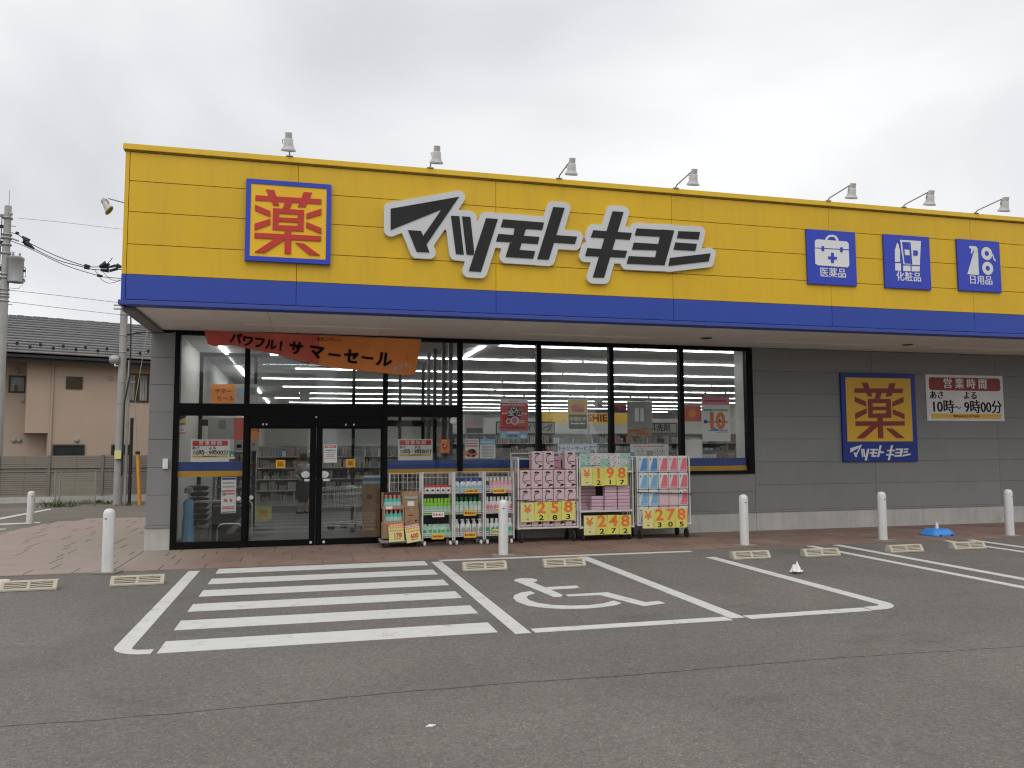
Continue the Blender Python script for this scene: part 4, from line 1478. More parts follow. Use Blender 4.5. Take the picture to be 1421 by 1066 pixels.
MB().prism([(-w / 2, h / 2), (w / 2, h / 2), (w / 2, h / 2 - .12 * h), (-w / 2, -h / 2 + .35 * h)], -0.002, -0.0003, 'sign_navy').build('print', t)
rect(0, 0, 1, .25, 'paper_dim')
lines(.1, .05, .9, .2, 1, 'sign_navy', 38)
t, rect, disc, word, lines, w, h = poster('warning_sticker', 'small white sticker with red edge under the purple and yellow security sticker', 246, 591.5, 257.5, 602, 'paper', cat='sticker')
rect(0, 0, 1, .18, 'print_red')
lines(.15, .3, .85, .7, 2, 'print_pink', 39)
t, rect, disc, word, lines, w, h = poster('green_sticker', 'small green sticker right of the leftmost opening-hours board', 318.6, 626, 325.6, 637, 'print_green', cat='sticker')
rect(0, 0, 1, .28, 'paper')
disc(.5, .45, .02, 'paper')
for (u, v, lb) in ((331.5, 691.5, 'round white no-entry sticker low beside the long leaflet'), (348.5, 690.5, 'round pale sticker low on the left edge of the left sliding door')):
    x, z = fx(u, v, 0.0)
    t = thing('round_sticker', lb, 'sticker', (x, -0.052 if u < 340 else 0.014, z))
    MB().lathe([(0.0, 0), (0.035, 0), (0.035, 0.002), (0, 0.002)], 'paper', 16).build('sheet', t, (0, 0, 0), (R_(90), 0, 0))
    MB().box(-0.018, 0.018, -0.004, -0.002, -0.006, 0.006, 'print_pink').build('print', t, rot=(0, R_(30), 0))
# door stickers
for i, (u0, v0, u1, v1, lu0, lu1, lv0, lv1, lb) in enumerate(((382.8, 638.5, 395.2, 649.5, 364, 402, 652, 662, 'yellow kanji sticker on the left sliding door'),
                                                              (480.4, 637.3, 492.8, 648.3, 463, 508, 651.5, 662, 'yellow kanji sticker on the right sliding door'))):
    a, b = fx(u0, v0, 0.01), fx(u1, v1, 0.01)
    cx_, cz_ = (a[0] + b[0]) / 2, (a[1] + b[1]) / 2
    t = thing('kanji_sticker', lb + ', over black katakana letters', 'sticker', (cx_, 0.016, cz_))
    kanji(t, 0, 0, (b[0] - a[0]) * 1.0, a[1] - b[1], -0.001, 'sign_maroon', 0.001)
    MB().box((a[0] - b[0]) / 2, (b[0] - a[0]) / 2, -0.001, 0.0, -(a[1] - b[1]) / 2, (a[1] - b[1]) / 2, 'sign_yellow').build('sheet', t)
    a, b = fx(lu0, lv0, 0.01), fx(lu1, lv1, 0.01)
    mini_logo(t, (a[0] + b[0]) / 2 - cx_, (a[1] + b[1]) / 2 - cz_, b[0] - a[0], 0.0, 'ink_black', a[1] - b[1])
for (u, v, lb) in ((424, 658.6, 'oval white smiling-face sticker on the left sliding door'), (450.3, 658.4, 'oval white smiling-face sticker on the right sliding door')):
    x, z = fx(u, v, 0.01)
    t = thing('smile_sticker', lb, 'sticker', (x, 0.015, z))
    MB().prism([(0.075 * math.cos(k * math.pi / 12), 0.058 * math.sin(k * math.pi / 12)) for k in range(24)], -0.001, 0.0, 'paper').build('sheet', t)
    mb = MB()
    for sx_ in (-.028, .028):
        mb.prism([(sx_ + .008 * math.cos(k * math.pi / 4), .012 + .008 * math.sin(k * math.pi / 4)) for k in range(8)], -0.002, -0.0008, 'ink_black')
    mb.prism([(-.045, -.012), (-.02, -.03), (0, -.034), (.02, -.03), (.045, -.012), (.02, -.022), (0, -.026), (-.02, -.022)], -0.002, -0.0008, 'ink_black')
    mb.build('face_print', t)
    MB().box(-.02, .09, -0.001, 0, -.118, -.08, 'paper').build('caption_strip', t)

# summer sale banner ------------------------------------------------------
def ban_y(x, z):
    return -0.12 + 0.022 * math.sin(x * 3.1 + z * 1.5) + 0.012 * math.sin(x * 9 - z * 4) + 0.03 * (3.7 - z) * math.sin(x * 1.7)


bt = thing('sale_banner', 'orange and red summer sale banner hanging crooked under the canopy above the doors', 'banner', (0, 0, 0))
top = lambda x: 3.722 - 0.012 * (x + 1.75)
def bot(x):
    keys = [(-1.76, 3.50), (-1.62, 3.455), (-1.45, 3.47), (-1.28, 3.49), (-0.6, 3.35), (0.2, 3.165), (0.9, 3.09), (1.82, 3.01), (2.0, 3.05)]
    for (a, b), (c, d) in zip(keys[:-1], keys[1:]):
        if x <= c:
            return b + (d - b) * (x - a) / (c - a)
    return keys[-1][1]
for nm, m in (('red_cloth', 'banner_red'), ('orange_cloth', 'banner_orange')):
    mb = MB()
    nx_, nz_ = 60, 8
    for i in range(nx_):
        xa, xb = -1.75 + 3.73 * i / nx_, -1.75 + 3.73 * (i + 1) / nx_
        split = xa - (-0.05)
        for j in range(nz_):
            P = []
            for (x, f) in ((xa, j / nz_), (xb, j / nz_), (xb, (j + 1) / nz_), (xa, (j + 1) / nz_)):
                z = bot(x) + (top(x) - bot(x)) * f
                xx_ = x + (-.1 * (1 - f) if x > 1.75 else 0) + (0.06 * (1 - f) if x < -1.6 else 0)
                P.append((xx_, ban_y(x, z), z))
            xm = (xa + xb) / 2
            red = xm + 0.25 * (j / nz_ - .5) < 0.08 + 0.2 * (j / nz_)
            if red == (nm == 'red_cloth'):
                mb.add(P + [(p[0], p[1] + 0.003, p[2]) for p in P], [(0, 1, 2, 3), (7, 6, 5, 4)], m)
    mb.build(nm, bt, smooth=True)


def on_banner(o, me):
    for v in me.vertices:
        pw = o.matrix_basis @ v.co
        y = ban_y(pw.x, pw.z) - 0.012 - 0.0
        v.co = o.matrix_basis.inverted() @ Vector((pw.x, y, pw.z))


br = -R_(6.3)
for s, u, v, size in (('パ', 327, 470.5, .2), ('ワ', 343.5, 474, .2), ('フ', 360, 476.5, .21), ('ル', 376, 479.5, .2), ('!', 389.5, 481, .22),
                      ('サ', 411, 484.5, .25), ('マ', 439, 489.5, .27), ('ー', 464, 494, .24), ('セ', 488, 496, .28), ('ー', 510, 498, .24), ('ル', 533, 500, .29)):
    x, z = fx(u, v, -0.14)
    text('letter', s, size, 'ink_black', bt, (x, -0.14, z), sx=1.0, bold=0.04, rot=br, deform=on_banner, shear=0.0)
x, z = fx(457, 471.5, -0.14)
text('small_lettering', '&カンパニー', 0.075, 'ink_black', bt, (x, -0.14, z), bold=0.02, rot=R_(-2), deform=on_banner)
x, z = fx(558, 510, -0.14)
text('small_lettering', 'あたる!', 0.1, 'paper', bt, (x, -0.14, z), bold=0.03, rot=R_(14), deform=on_banner)
mb = MB()
mb.tube([(-1.76, -0.115, 3.726), (2.0, -0.115, 3.688)], 0.006, 'paper_dim', 6)
mb.build('top_cord', bt)

# ================================================================== FLOODLIGHTS
fl = thing('sign_floodlight', 'x', 'floodlight', group='sign floodlights along the roof edge')
MB().box(-0.05, 0.05, -0.06, 0.06, 0.0, 0.012, 'galv').build('base_plate', fl)
MB().tube([(0, 0, 0.01), (0, -0.08, 0.05), (0, -0.66, 0.10)], 0.011, 'galv', 8).build('arm', fl)
hd = MB().lathe([(0.0, 0.14), (0.046, 0.14), (0.05, 0.135), (0.05, 0.06), (0.062, 0.045), (0.068, -0.03), (0.088, -0.08), (0.102, -0.095), (0.102, -0.118), (0.09, -0.118), (0.078, -0.095)], 'lamp_grey', 20).build('lamp_head', fl, (0, -0.68, -0.03), (R_(16), 0, 0), smooth=True)
MB().lathe([(0.0, -0.1), (0.082, -0.1), (0.08, -0.095)], 'dark_glass', 20).build('lens', hd)
MB().tube([(-0.08, 0, -0.02), (-0.085, 0, .03), (0.0, 0.085, .045)], 0.008, 'galv', 6).build('bracket', hd)
MB().box(-0.03, 0.03, 0.04, 0.08, 0.0, 0.09, 'galv').build('gear_box', hd)
lbs = ['leftmost roof-edge floodlight, above the square kanji sign', 'roof-edge floodlight above the left end of the katakana logo', 'roof-edge floodlight above the middle of the katakana logo',
       'roof-edge floodlight above the right end of the katakana logo', 'roof-edge floodlight above the medical bag panel', 'roof-edge floodlight above the cosmetics panel', 'rightmost roof-edge floodlight, above the daily goods panel']
for i, (x, lb) in enumerate(zip((-0.33, 1.79, 3.9, 5.97, 8.93, 10.52, 12.12), lbs)):
    loc = (x, -D + 0.0, 6.061)
    o = fl if i == 0 else dup(fl, loc)
    o.location = loc
    o['label'] = lb
o = dup(fl, (XL - 0.0, -1.6, 5.36), (R_(-6), R_(0), R_(-90)), 'lone floodlight on the left flank of the fascia, pointing back at it')
o['group'] = 'sign floodlights along the roof edge'
o.scale = (0.9, 0.62, 0.9)
for c in o.children:
    if c.name.startswith('lamp_head'):
        c.rotation_euler = (R_(48), 0, 0)

# ================================================================== BOLLARDS, WHEEL STOPS, CAR PARK THINGS
bo = thing('bollard', 'x', 'bollard', group='white bollards at the pavement edge')
MB().lathe([(0.0, 0.0), (0.077, 0.0), (0.077, 0.80), (0.074, 0.825), (0.063, 0.852), (0.04, 0.87), (0.015, 0.876), (0.0, 0.877)], 'bollard_white', 28).build('post', bo, smooth=True)
MB().box(-0.17, 0.17, -0.13, 0.13, 0.0, 0.018, 'pad_tan').build('base_pad', bo, bevel=0.004)
MB().box(-0.016, 0.016, -0.0785, -0.07, 0.735, 0.748, 'ink_black').build('plate', bo)
for i, (x, y, lb, sc) in enumerate(((-2.65, -2.35, 'white bollard left of the shop corner, beside the left wheel stops', 1), (3.03, -2.13, 'white bollard in front of the wire racks', 1),
                                    (7.34, -2.04, 'white bollard right of the price carts, by the empty bay', 1), (10.13, -2.05, 'white bollard between the right-hand wheel stops and the blue base', 1),
                                    (12.9, -2.1, 'white bollard at the right edge, below the opening-hours board', 1), (-6.1, 5.95, 'white bollard far back on the left apron by the fence', .86))):
    o = bo if i == 0 else dup(bo, (x, y, 0.002))
    o.location = (x, y, 0.002)
    o['label'] = lb
    o.scale = (1, 1, sc)
    o.rotation_euler = (R_((i * 7 % 5 - 2) * .25), R_((i * 11 % 7 - 3) * .2), R_(i * 9 - 20))

wsp = thing('wheel_stop', 'x', 'wheel stop', group='wheel stops at the head of the bays')
mb = MB()
W2 = 0.31
# sloped core, painted dark as the shade inside two fields of slots
prof = [(-0.075, 0.0), (-0.075, 0.022), (-0.018, 0.105), (0.045, 0.105), (0.07, 0.0)]
v = [(-W2, y, z) for y, z in prof] + [(W2, y, z) for y, z in prof]
mb.add(v, [(0, 1, 2, 3, 4), (9, 8, 7, 6, 5)] + [(i + 1, i, i + 5, i + 6) for i in range(4)], 'stop_slot_shade')
mb.build('core', wsp)
def slope_bar(x0, x1, t0, t1, m, nm, lift=0.008):
    a = Vector((0, -0.075, 0.022))
    b = Vector((0, -0.018, 0.105))
    n = Vector((0, -(b - a).z, (b - a).y)).normalized() * lift
    p, q = a.lerp(b, t0), a.lerp(b, t1)
    vv = [(x0, p.y, p.z), (x1, p.y, p.z), (x1, q.y, q.z), (x0, q.y, q.z)]
    vv += [(c[0], c[1] + n.y, c[2] + n.z) for c in vv]
    return MB().add(vv, [(4, 5, 6, 7), (0, 1, 5, 4), (1, 2, 6, 5), (2, 3, 7, 6), (3, 0, 4, 7)], m).build(nm, wsp)
for (x0, x1) in ((-W2, -W2 + .045), (-0.018, 0.018), (W2 - .045, W2)):
    slope_bar(x0, x1, -0.06, 1.06, 'stop_body', 'rib', 0.0095)
for (t0, t1) in ((-0.1, 0.12), (0.24, 0.36), (0.47, 0.59), (0.70, 0.78), (0.88, 1.08)):
    slope_bar(-W2 + .045, -0.018, t0, t1, 'stop_body', 'slat')
    slope_bar(0.018, W2 - .045, t0, t1, 'stop_body', 'slat')
MB().box(-W2 - .002, W2 + .002, -0.022, 0.05, 0.104, 0.113, 'stop_body').build('top_plate', wsp, bevel=0.004)
MB().box(-W2 - .004, W2 + .004, -0.085, -0.072, 0.0, 0.026, 'stop_body').build('toe', wsp, bevel=0.004)
for x in (-W2 - .002, W2 - .006):
    MB().add([(x, y, z) for y, z in prof] + [(x + .008, y, z) for y, z in prof], [(0, 1, 2, 3, 4), (9, 8, 7, 6, 5)] + [(i + 1, i, i + 5, i + 6) for i in range(4)], 'stop_body').build('end_plate', wsp)
slope_bar(-W2 + .065, -W2 + .125, 0.76, 0.98, 'reflector', 'reflector', 0.014)
slope_bar(W2 - .125, W2 - .065, 0.76, 0.98, 'reflector', 'reflector', 0.014)
for i, (x, y, rz, lb) in enumerate(((-3.24, -3.58, .3, 'pale wheel stop at the left edge of the car park'), (-2.04, -3.52, 1.0, 'pale wheel stop just left of the hatched walkway'),
                                    (2.42, -3.52, -.5, 'left wheel stop of the wheelchair bay'), (3.58, -3.52, -.4, 'right wheel stop of the wheelchair bay'),
                                    (6.56, -3.52, .2, 'pale wheel stop right of the hooked bay line, near the white litter'), (7.76, -3.55, 0, 'pale wheel stop covering the left line of the double bay line'),
                                    (9.35, -3.5, .5, 'pale wheel stop right of the double bay line'), (10.62, -3.45, -.3, 'rightmost pale wheel stop, in front of the blue base'))):
    o = wsp if i == 0 else dup(wsp, (x, y, 0.003))
    o.location = (x, y, 0.003)
    o.rotation_euler = (0, 0, R_(rz))
    o['label'] = lb

# blue water-filled flag base
fb = thing('flag_base', 'bright blue plastic flag base with a white socket on the pavement', 'flag base', (11.6, -1.72, 0.017), (0, 0, R_(8)))
fb.scale = (.74, .74, 1.0)
def rr(w_, d_, r_):
    o_ = []
    for (sx_, sy_, a0) in ((1, 1, 0), (-1, 1, 90), (-1, -1, 180), (1, -1, 270)):
        o_ += [(sx_ * (w_ - r_) + r_ * math.cos(R_(a0 + 22.5 * i)), sy_ * (d_ - r_) + r_ * math.sin(R_(a0 + 22.5 * i))) for i in range(5)]
    return o_
mb = MB()
lv = [(0.37, 0.27, 0.10, 0.0), (0.375, 0.275, 0.10, 0.02), (0.345, 0.25, 0.11, 0.045), (0.30, 0.21, 0.11, 0.10), (0.27, 0.18, 0.1, 0.122), (0.10, 0.09, 0.05, 0.128)]
vv = []
for (a, b, c, z) in lv:
    vv += [(x, y, z) for x, y in rr(a, b, c)]
n = 20
ff = [(i * n + k, i * n + (k + 1) % n, (i + 1) * n + (k + 1) % n, (i + 1) * n + k) for i in range(len(lv) - 1) for k in range(n)]
ff += [tuple(range((len(lv) - 1) * n, len(lv) * n))]
mb.add(vv, ff, 'blue_plastic')
mb.build('tank', fb, smooth=True)
MB().lathe([(0.042, 0.12), (0.04, 0.19), (0.03, 0.195), (0.03, 0.24), (0.022, 0.24), (0.022, 0.13)], 'white_gloss', 16).build('socket', fb)
MB().lathe([(0.0, 0.12), (0.03, 0.12), (0.03, 0.142), (0.0, 0.142)], 'blue_plastic', 12).build('filler_cap', fb, (-0.2, 0.1, -0.005))
for x in (-.2, .2):
    MB().box(x - .04, x + .04, -.277, -.26, .0, .03, 'sign_navy').build('grip_notch', fb)

# white litter
lt = thing('litter_bag', 'crumpled white plastic scrap lying in the empty bay', 'litter', (6.42, -4.93, 0.004), (0, 0, R_(20)))
rb = random.Random(5)
mb = MB()
sh = {}
for a in range(7):
    for b in range(6):
        x, y = -.09 + .03 * a + rb.uniform(-.008, .008), -.06 + .024 * b + rb.uniform(-.006, .006)
        z = .012 + .02 * rb.random()
        for (px_, hh) in ((1, .13), (3, .16)):
            if a == px_ and 1 <= b <= 4:
                z += hh * (1 - abs(b - 2.5) / 2.2) * rb.uniform(.8, 1.1)
                x += .02
        sh[a, b] = (x, y, z)
vv = [sh[a, b] for a in range(7) for b in range(6)]
nb = len(vv)
vv += [(x, y, z - .004) for x, y, z in vv]
ff = []
for a in range(6):
    for b in range(5):
        f_ = (a * 6 + b, a * 6 + 6 + b, a * 6 + 7 + b, a * 6 + 1 + b)
        ff += [f_, tuple(nb + k_ for k_ in reversed(f_))]
mb.add(vv, ff, 'bag_white')
mb.build('scrap', lt)
x, y = gx(597, 1008)
tag(MB().flat([(x - .03, y - .012), (x + .01, y - .02), (x + .035, y), (x + .0, y + .018)], 0.002, 0.008, 'bag_white').build('litter_scrap'), 'tiny white scrap of paper on the foreground asphalt', 'litter')

# ================================================================== GOODS IN FRONT OF THE WINDOWS
YF = -0.78          # front plane of the racks and carts
CNT = {}


def px(u, v=700, y=YF):
    return fx(u, v, y)[0]


def pz(v, u=700, y=YF):
    return fx(u, v, y)[1]


def castor(parent, x, y, r=0.045, m='rubber', fork='wire_white'):
    c = MB().box(-0.02, 0.02, -0.02, 0.02, r * 1.4, r * 2.3, fork).box(-0.022, -0.016, -0.025, 0.03, r * .6, r * 1.5, fork).box(0.016, 0.022, -0.025, 0.03, r * .6, r * 1.5, fork).build('castor', parent, (x, y, 0.0))
    MB().tube([(-0.014, 0.0, r), (0.014, 0.0, r)], r, m, 14).build('wheel', c)
    return c


def bottle_proto(kind, body, cap, label, h=0.26, r=0.036, trigger=False, oval=False, cat='bottle', name='bottle'):
    t = thing(name, 'x', cat, (0, 0, -5))
    sy = 0.72
    r *= 1.16
    MB().lathe([(0, 0), (r * .94, 0.0), (r, .012), (r, h * .62), (r * .92, h * .69), (r * .5, h * .76), (r * .46, h * .79)], body, 14, sy=sy).build('body', t, smooth=True)
    if trigger:
        MB().lathe([(0, h * .77), (r * .6, h * .77), (r * .6, h * .83), (r * .3, h * .85)], cap, 10).build('collar', t)
        MB().prism([(-.01, h * .84), (.012, h * .84), (.014, h * .93), (.02, h), (-.04, h), (-.046, h * .94), (-.03, h * .92), (-.012, h * .92)], -.012, .012, cap).prism([(-.03, h * .92), (-.024, h * .93), (-.026, h * .82), (-.034, h * .80)], -.006, .006, cap).build('trigger', t)
    else:
        MB().lathe([(0, h * .77), (r * .62, h * .77), (r * .62, h * .95), (r * .54, h), (0, h)], cap, 12).build('cap', t)
    if oval:
        mb = MB()
        mb.prism([(.72 * r * math.cos(k * math.pi / 8), h * .32 + h * .2 * math.sin(k * math.pi / 8)) for k in range(16)], -r * sy - .0015, -r * sy * .55, label)
        mb.build('label', t)
    else:
        MB().lathe([(r * 1.015, h * .12), (r * 1.015, h * .5)], label, 14, sy=sy).build('label', t)
    return t


mat('skirt_green', (.012, .035, .025), .8)
mat('lime', (0.20, 0.52, 0.02), 0.35)
mat('lime_cap', (0.33, 0.62, 0.06), 0.35)
mat('teal', (0.06, 0.52, 0.34), 0.35)
mat('teal_label', (0.45, 0.66, 0.66), 0.4)
mat('pink_cap', (0.62, 0.2, 0.24), 0.4)
mat('green_dark', (0.015, 0.14, 0.06), 0.35)
mat('green_pale', (0.35, 0.55, 0.42), 0.4)
mat('blue_cap', (0.03, 0.06, 0.38), 0.35)
mat('bottle_white', (0.66, 0.67, 0.67), 0.35)
mat('bottle_pink', (0.68, 0.33, 0.37), 0.35)
mat('pack_pink', (0.70, 0.52, 0.55), 0.35, var=0.04, bump=0.3, bscale=18)
mat('pack_pink_box', (0.66, 0.46, 0.54), 0.45, var=0.05)
mat('pack_pink_deep', (0.66, 0.38, 0.48), 0.4, var=0.05)
mat('pack_pale', (0.66, 0.68, 0.66), 0.35, var=0.04, bump=0.3, bscale=18)
mat('pack_mint', (0.42, 0.62, 0.56), 0.4)
mat('pack_blue', (0.09, 0.29, 0.62), 0.4)
mat('pack_sky', (0.2, 0.45, 0.68), 0.4)
mat('pack_coral', (0.74, 0.16, 0.21), 0.4)
PT = dict(
    lime=bottle_proto('lime', 'lime', 'lime_cap', 'green_pale', .27),
    bluecap=bottle_proto('bluecap', 'bottle_white', 'blue_cap', 'print_sky', .26, .045, oval=True),
    greencap=bottle_proto('greencap', 'green_pale', 'green_dark', 'bottle_white', .28, .037, oval=True),
    whitespray=bottle_proto('whitespray', 'bottle_white', 'bottle_white', 'print_grey', .29, .043, trigger=True, oval=True),
    pink=bottle_proto('pink', 'bottle_pink', 'bottle_white', 'pack_pink', .26, .035),
    dark=bottle_proto('dark', 'dark_plastic', 'bottle_white', 'paper_dim', .26, .034, oval=True),
    pinklabel=bottle_proto('pinklabel', 'bottle_white', 'bottle_white', 'print_pink', .28, .036, oval=True),
    greenlabel=bottle_proto('greenlabel', 'bottle_white', 'bottle_white', 'print_green', .29, .038, oval=True),
    teal=bottle_proto('teal', 'teal', 'pink_cap', 'teal_label', .225, .036))
USED = set()


def put(kind, x, y, z, label, group, rz=0.0):
    p = PT[kind]
    p['group'] = group
    if kind not in USED:
        USED.add(kind)
        o = p
        o.location = (x, y, z)
        o.rotation_euler = (0, 0, rz)
        o['label'] = label
    else:
        o = dup(p, (x, y, z), (0, 0, rz), label)
        o['group'] = group
    return o


def wire_rack(x0, x1, zl, ztop, label):
    w_ = (x1 - x0) / 2
    t = thing('wire_rack', label, 'display rack', ((x0 + x1) / 2, YF, 0.017), group='white wire racks by the windows')
    dp = 0.36
    for x in (-w_, w_):
        for y in (0.0, dp):
            MB().tube([(x, y, 0.09), (x, y, ztop)], 0.012, 'wire_white', 8).build('post', t)
        # side grids
        mb = MB()
        for k in range(1, 8):
            mb.box(x - .002, x + .002, dp * k / 8 - .0025, dp * k / 8 + .0025, zl[0], ztop, 'wire_white')
        for z in (zl[0], zl[1], zl[2], ztop - .012):
            mb.box(x - .004, x + .004, 0.01, dp, z, z + .01, 'wire_white')
        mb.build('side_grid', t, kind='stuff')
    mb = MB()
    n = 22
    for k in range(n + 1):
        x = -w_ + 2 * w_ * k / n
        mb.box(x - .0018, x + .0018, dp - .002, dp + .002, zl[2], ztop, 'wire_white')
    for z in (ztop - .01, ztop - .1, zl[1], zl[2]):
        mb.box(-w_, w_, dp - .004, dp + .004, z, z + .008, 'wire_white')
    mb.build('back_grid', t, kind='stuff')
    MB().box(-w_, w_, dp + .006, dp + .012, zl[0] + .02, zl[2] - .02, 'dark_plastic').build('shade_sheet', t)  # dark sheet added to paint the darkness behind the bottles
    for z in zl:
        mb = MB()
        for k in range(9):
            y = dp * k / 8
            mb.box(-w_, w_, y - .002, y + .002, z - .006, z - .002, 'wire_white')
        for k in range(12):
            x = -w_ + 2 * w_ * k / 11
            mb.box(x - .002, x + .002, 0, dp, z - .01, z - .006, 'wire_white')
        for zz in (z, z + .035, z + .07):
            mb.box(-w_, w_, -.004, .004, zz - .004, zz + .004, 'wire_white')
        mb.build('shelf_basket', t, kind='stuff')
    for x in (-w_ + .04, w_ - .04):
        for y in (0.03, dp - .03):
            castor(t, x, y, 0.036, 'wire_white')
    return t


def price_tag(u0, v0, u1, v1, label, m='tag_yellow', y=YF - 0.02, seed=1):
    a, b = fx(u0, v0, y), fx(u1, v1, y)
    w_, h_ = b[0] - a[0], a[1] - b[1]
    t = thing('price_tag', label, 'price tag', ((a[0] + b[0]) / 2, y, (a[1] + b[1]) / 2), group='shelf price tags')
    MB().box(-w_ / 2, w_ / 2, 0, 0.003, -h_ / 2, h_ / 2, m).build('card', t)
    mb = MB()
    r = random.Random(seed)
    x = -w_ * .42
    while x < w_ * .4:
        ww = r.uniform(.008, .022)
        mb.box(x, min(x + ww, w_ * .45), -0.0012, 0, -h_ * .2, h_ * r.uniform(.1, .28), 'print_red' if m == 'paper' else 'sign_maroon')
        x += ww + .008
    mb.build('small_print', t)
    return t


ZL = [pz(744), pz(713), pz(684.5)]
ZT = pz(656)
racks = [(px(586.5), px(628.5)), (px(631), px(671)), (px(673.5), px(713))]
wire_rack(*racks[0], ZL, ZT, 'left wire rack with lime green bottles on its middle shelf')
wire_rack(*racks[1], ZL, ZT, 'middle wire rack with blue-capped bottles on top')
wire_rack(*racks[2], ZL, ZT, 'right wire rack with pink bottles on top, behind a bollard')


def row(kind, rack, lvl, n, desc, group, y=0.085, jit=0.006, skip=0, of=None):
    x0, x1 = racks[rack]
    x0, x1 = x0 + .05, x1 - .05
    of = of or n
    for k in range(skip, skip + n):
        x = x0 + (x1 - x0) * (k + .0) / (of - 1) + random.uniform(-jit, jit)
        put(kind, x, YF + y + random.uniform(-.01, .015), ZL[lvl] + .018, desc % ORD[k - skip], group, random.uniform(-.5, .5))


row('lime', 0, 1, 8, 'lime green bottle, %s from the left on the left wire rack', 'lime green bottles')
row('bluecap', 1, 2, 5, 'blue-capped white bottle, %s from the left atop the middle wire rack', 'blue-capped bottles')
row('greencap', 1, 1, 6, 'green-capped bottle, %s from the left on the middle wire rack', 'green-capped bottles')
row('whitespray', 1, 0, 5, 'white spray bottle, %s from the left, bottom of the middle rack', 'white spray bottles')
put('dark', racks[2][0] + .05, YF + .08, ZL[2] + .018, 'lone dark bottle left of the pink bottles on the right wire rack', 'rack bottles')
row('pink', 2, 2, 6, 'pink bottle, %s from the left on top of the right wire rack', 'pink bottles', skip=1, of=7)
row('pinklabel', 2, 1, 7, 'white bottle with pink label, %s from the left in the right wire rack', 'pink-labelled bottles')
row('greenlabel', 2, 0, 6, 'white bottle with green label, %s from the left in the right wire rack', 'green-labelled bottles')
# small red and white cartons on the top of the left rack
cp = thing('small_carton', 'x', 'carton', group='small red and white cartons')
MB().box(-.042, .042, -.03, .03, 0, .10, 'bottle_white').build('box', cp)
MB().box(-.043, .043, -.031, .031, .1, .135, 'print_red').build('lid', cp)
MB().prism([(.022 * math.cos(k * math.pi / 6), .05 + .022 * math.sin(k * math.pi / 6)) for k in range(12)], -.0315, -.029, 'ink_black').build('print', cp)
for k in range(5):
    loc = (racks[0][0] + .09 + .092 * k, YF + .09, ZL[2] + .018)
    o = cp if k == 0 else dup(cp, loc)
    o.location = loc
    o['label'] = 'red-lidded white carton, %s from the left atop the left wire rack' % ORD[k]
# refill pouches on the bottom of the left rack
pp = thing('refill_pouch', 'x', 'pouch', group='green refill pouches')
mb = MB()
for (z, w_, d_) in ((0, .05, .03), (.06, .055, .03), (.13, .052, .018), (.19, .046, .004), (.215, .03, .003)):
    mb.v += [(-w_, -d_, z), (w_, -d_, z), (w_, d_, z), (-w_, d_, z)]
k_ = mb._m('green_pale')
for i in range(4):
    for j in range(4):
        mb.f.append((i * 4 + j, i * 4 + (j + 1) % 4, i * 4 + 4 + (j + 1) % 4, i * 4 + 4 + j))
        mb.mi.append(k_)
mb.build('pouch_body', pp, smooth=True)
MB().prism([(.034 * math.cos(k * math.pi / 6), .085 + .03 * math.sin(k * math.pi / 6)) for k in range(12)], -.032, -.02, 'print_green').build('label', pp)
MB().prism([(.02 * math.cos(k * math.pi / 5) - .01, .14 + .016 * math.sin(k * math.pi / 5)) for k in range(10)], -.03, -.01, 'bottle_white').build('label', pp)
for k in range(6):
    loc = (racks[0][0] + .065 + .078 * k, YF + .09 + .02 * (k % 2), ZL[0] + .018)
    o = pp if k == 0 else dup(pp, loc)
    o.location = loc
    o.rotation_euler = (R_(-6), R_((k * 37) % 13 - 6), R_((k * 53) % 30 - 15))
    o['label'] = 'pale green refill pouch, %s from the left on the left wire rack' % ORD[k]
price_tag(600, 711, 616.5, 717.5, 'white price tag under the lime green bottles', 'paper', seed=2)
price_tag(599, 741, 616, 748, 'orange-yellow price tag under the refill pouches', seed=3)
price_tag(645.5, 678.5, 663.5, 684.5, 'orange-yellow price tag under the blue-capped bottles', seed=4)
price_tag(643.5, 709, 661, 715.5, 'orange-yellow price tag under the green-capped bottles', seed=5)
price_tag(644, 739, 661, 746, 'orange-yellow price tag under the white spray bottles', seed=6)
price_tag(684.5, 678, 701.5, 684.5, 'orange-yellow price tag under the pink bottles', seed=7)
price_tag(688, 705, 700, 711, 'pale yellow price tag under the pink-labelled bottles', 'card_pale', seed=8)
price_tag(683.5, 734.5, 695, 741, 'pale yellow price tag under the green-labelled bottles', 'card_pale', seed=9)

# dolly with cartons -----------------------------------------------------
dx0, dx1 = px(528), px(586)
do_ = thing('dolly', 'low grey platform dolly under the cartons right of the doors', 'dolly', ((dx0 + dx1) / 2, YF, 0.017))
dw = (dx1 - dx0) / 2
MB().box(-dw, dw, -0.04, 0.42, 0.08, 0.125, 'grey_plastic').build('platform', do_, bevel=0.012)
for x in (-dw + .08, dw - .08):
    for y in (0.03, 0.36):
        castor(do_, x, y, 0.036, 'rubber', 'dark_plastic')


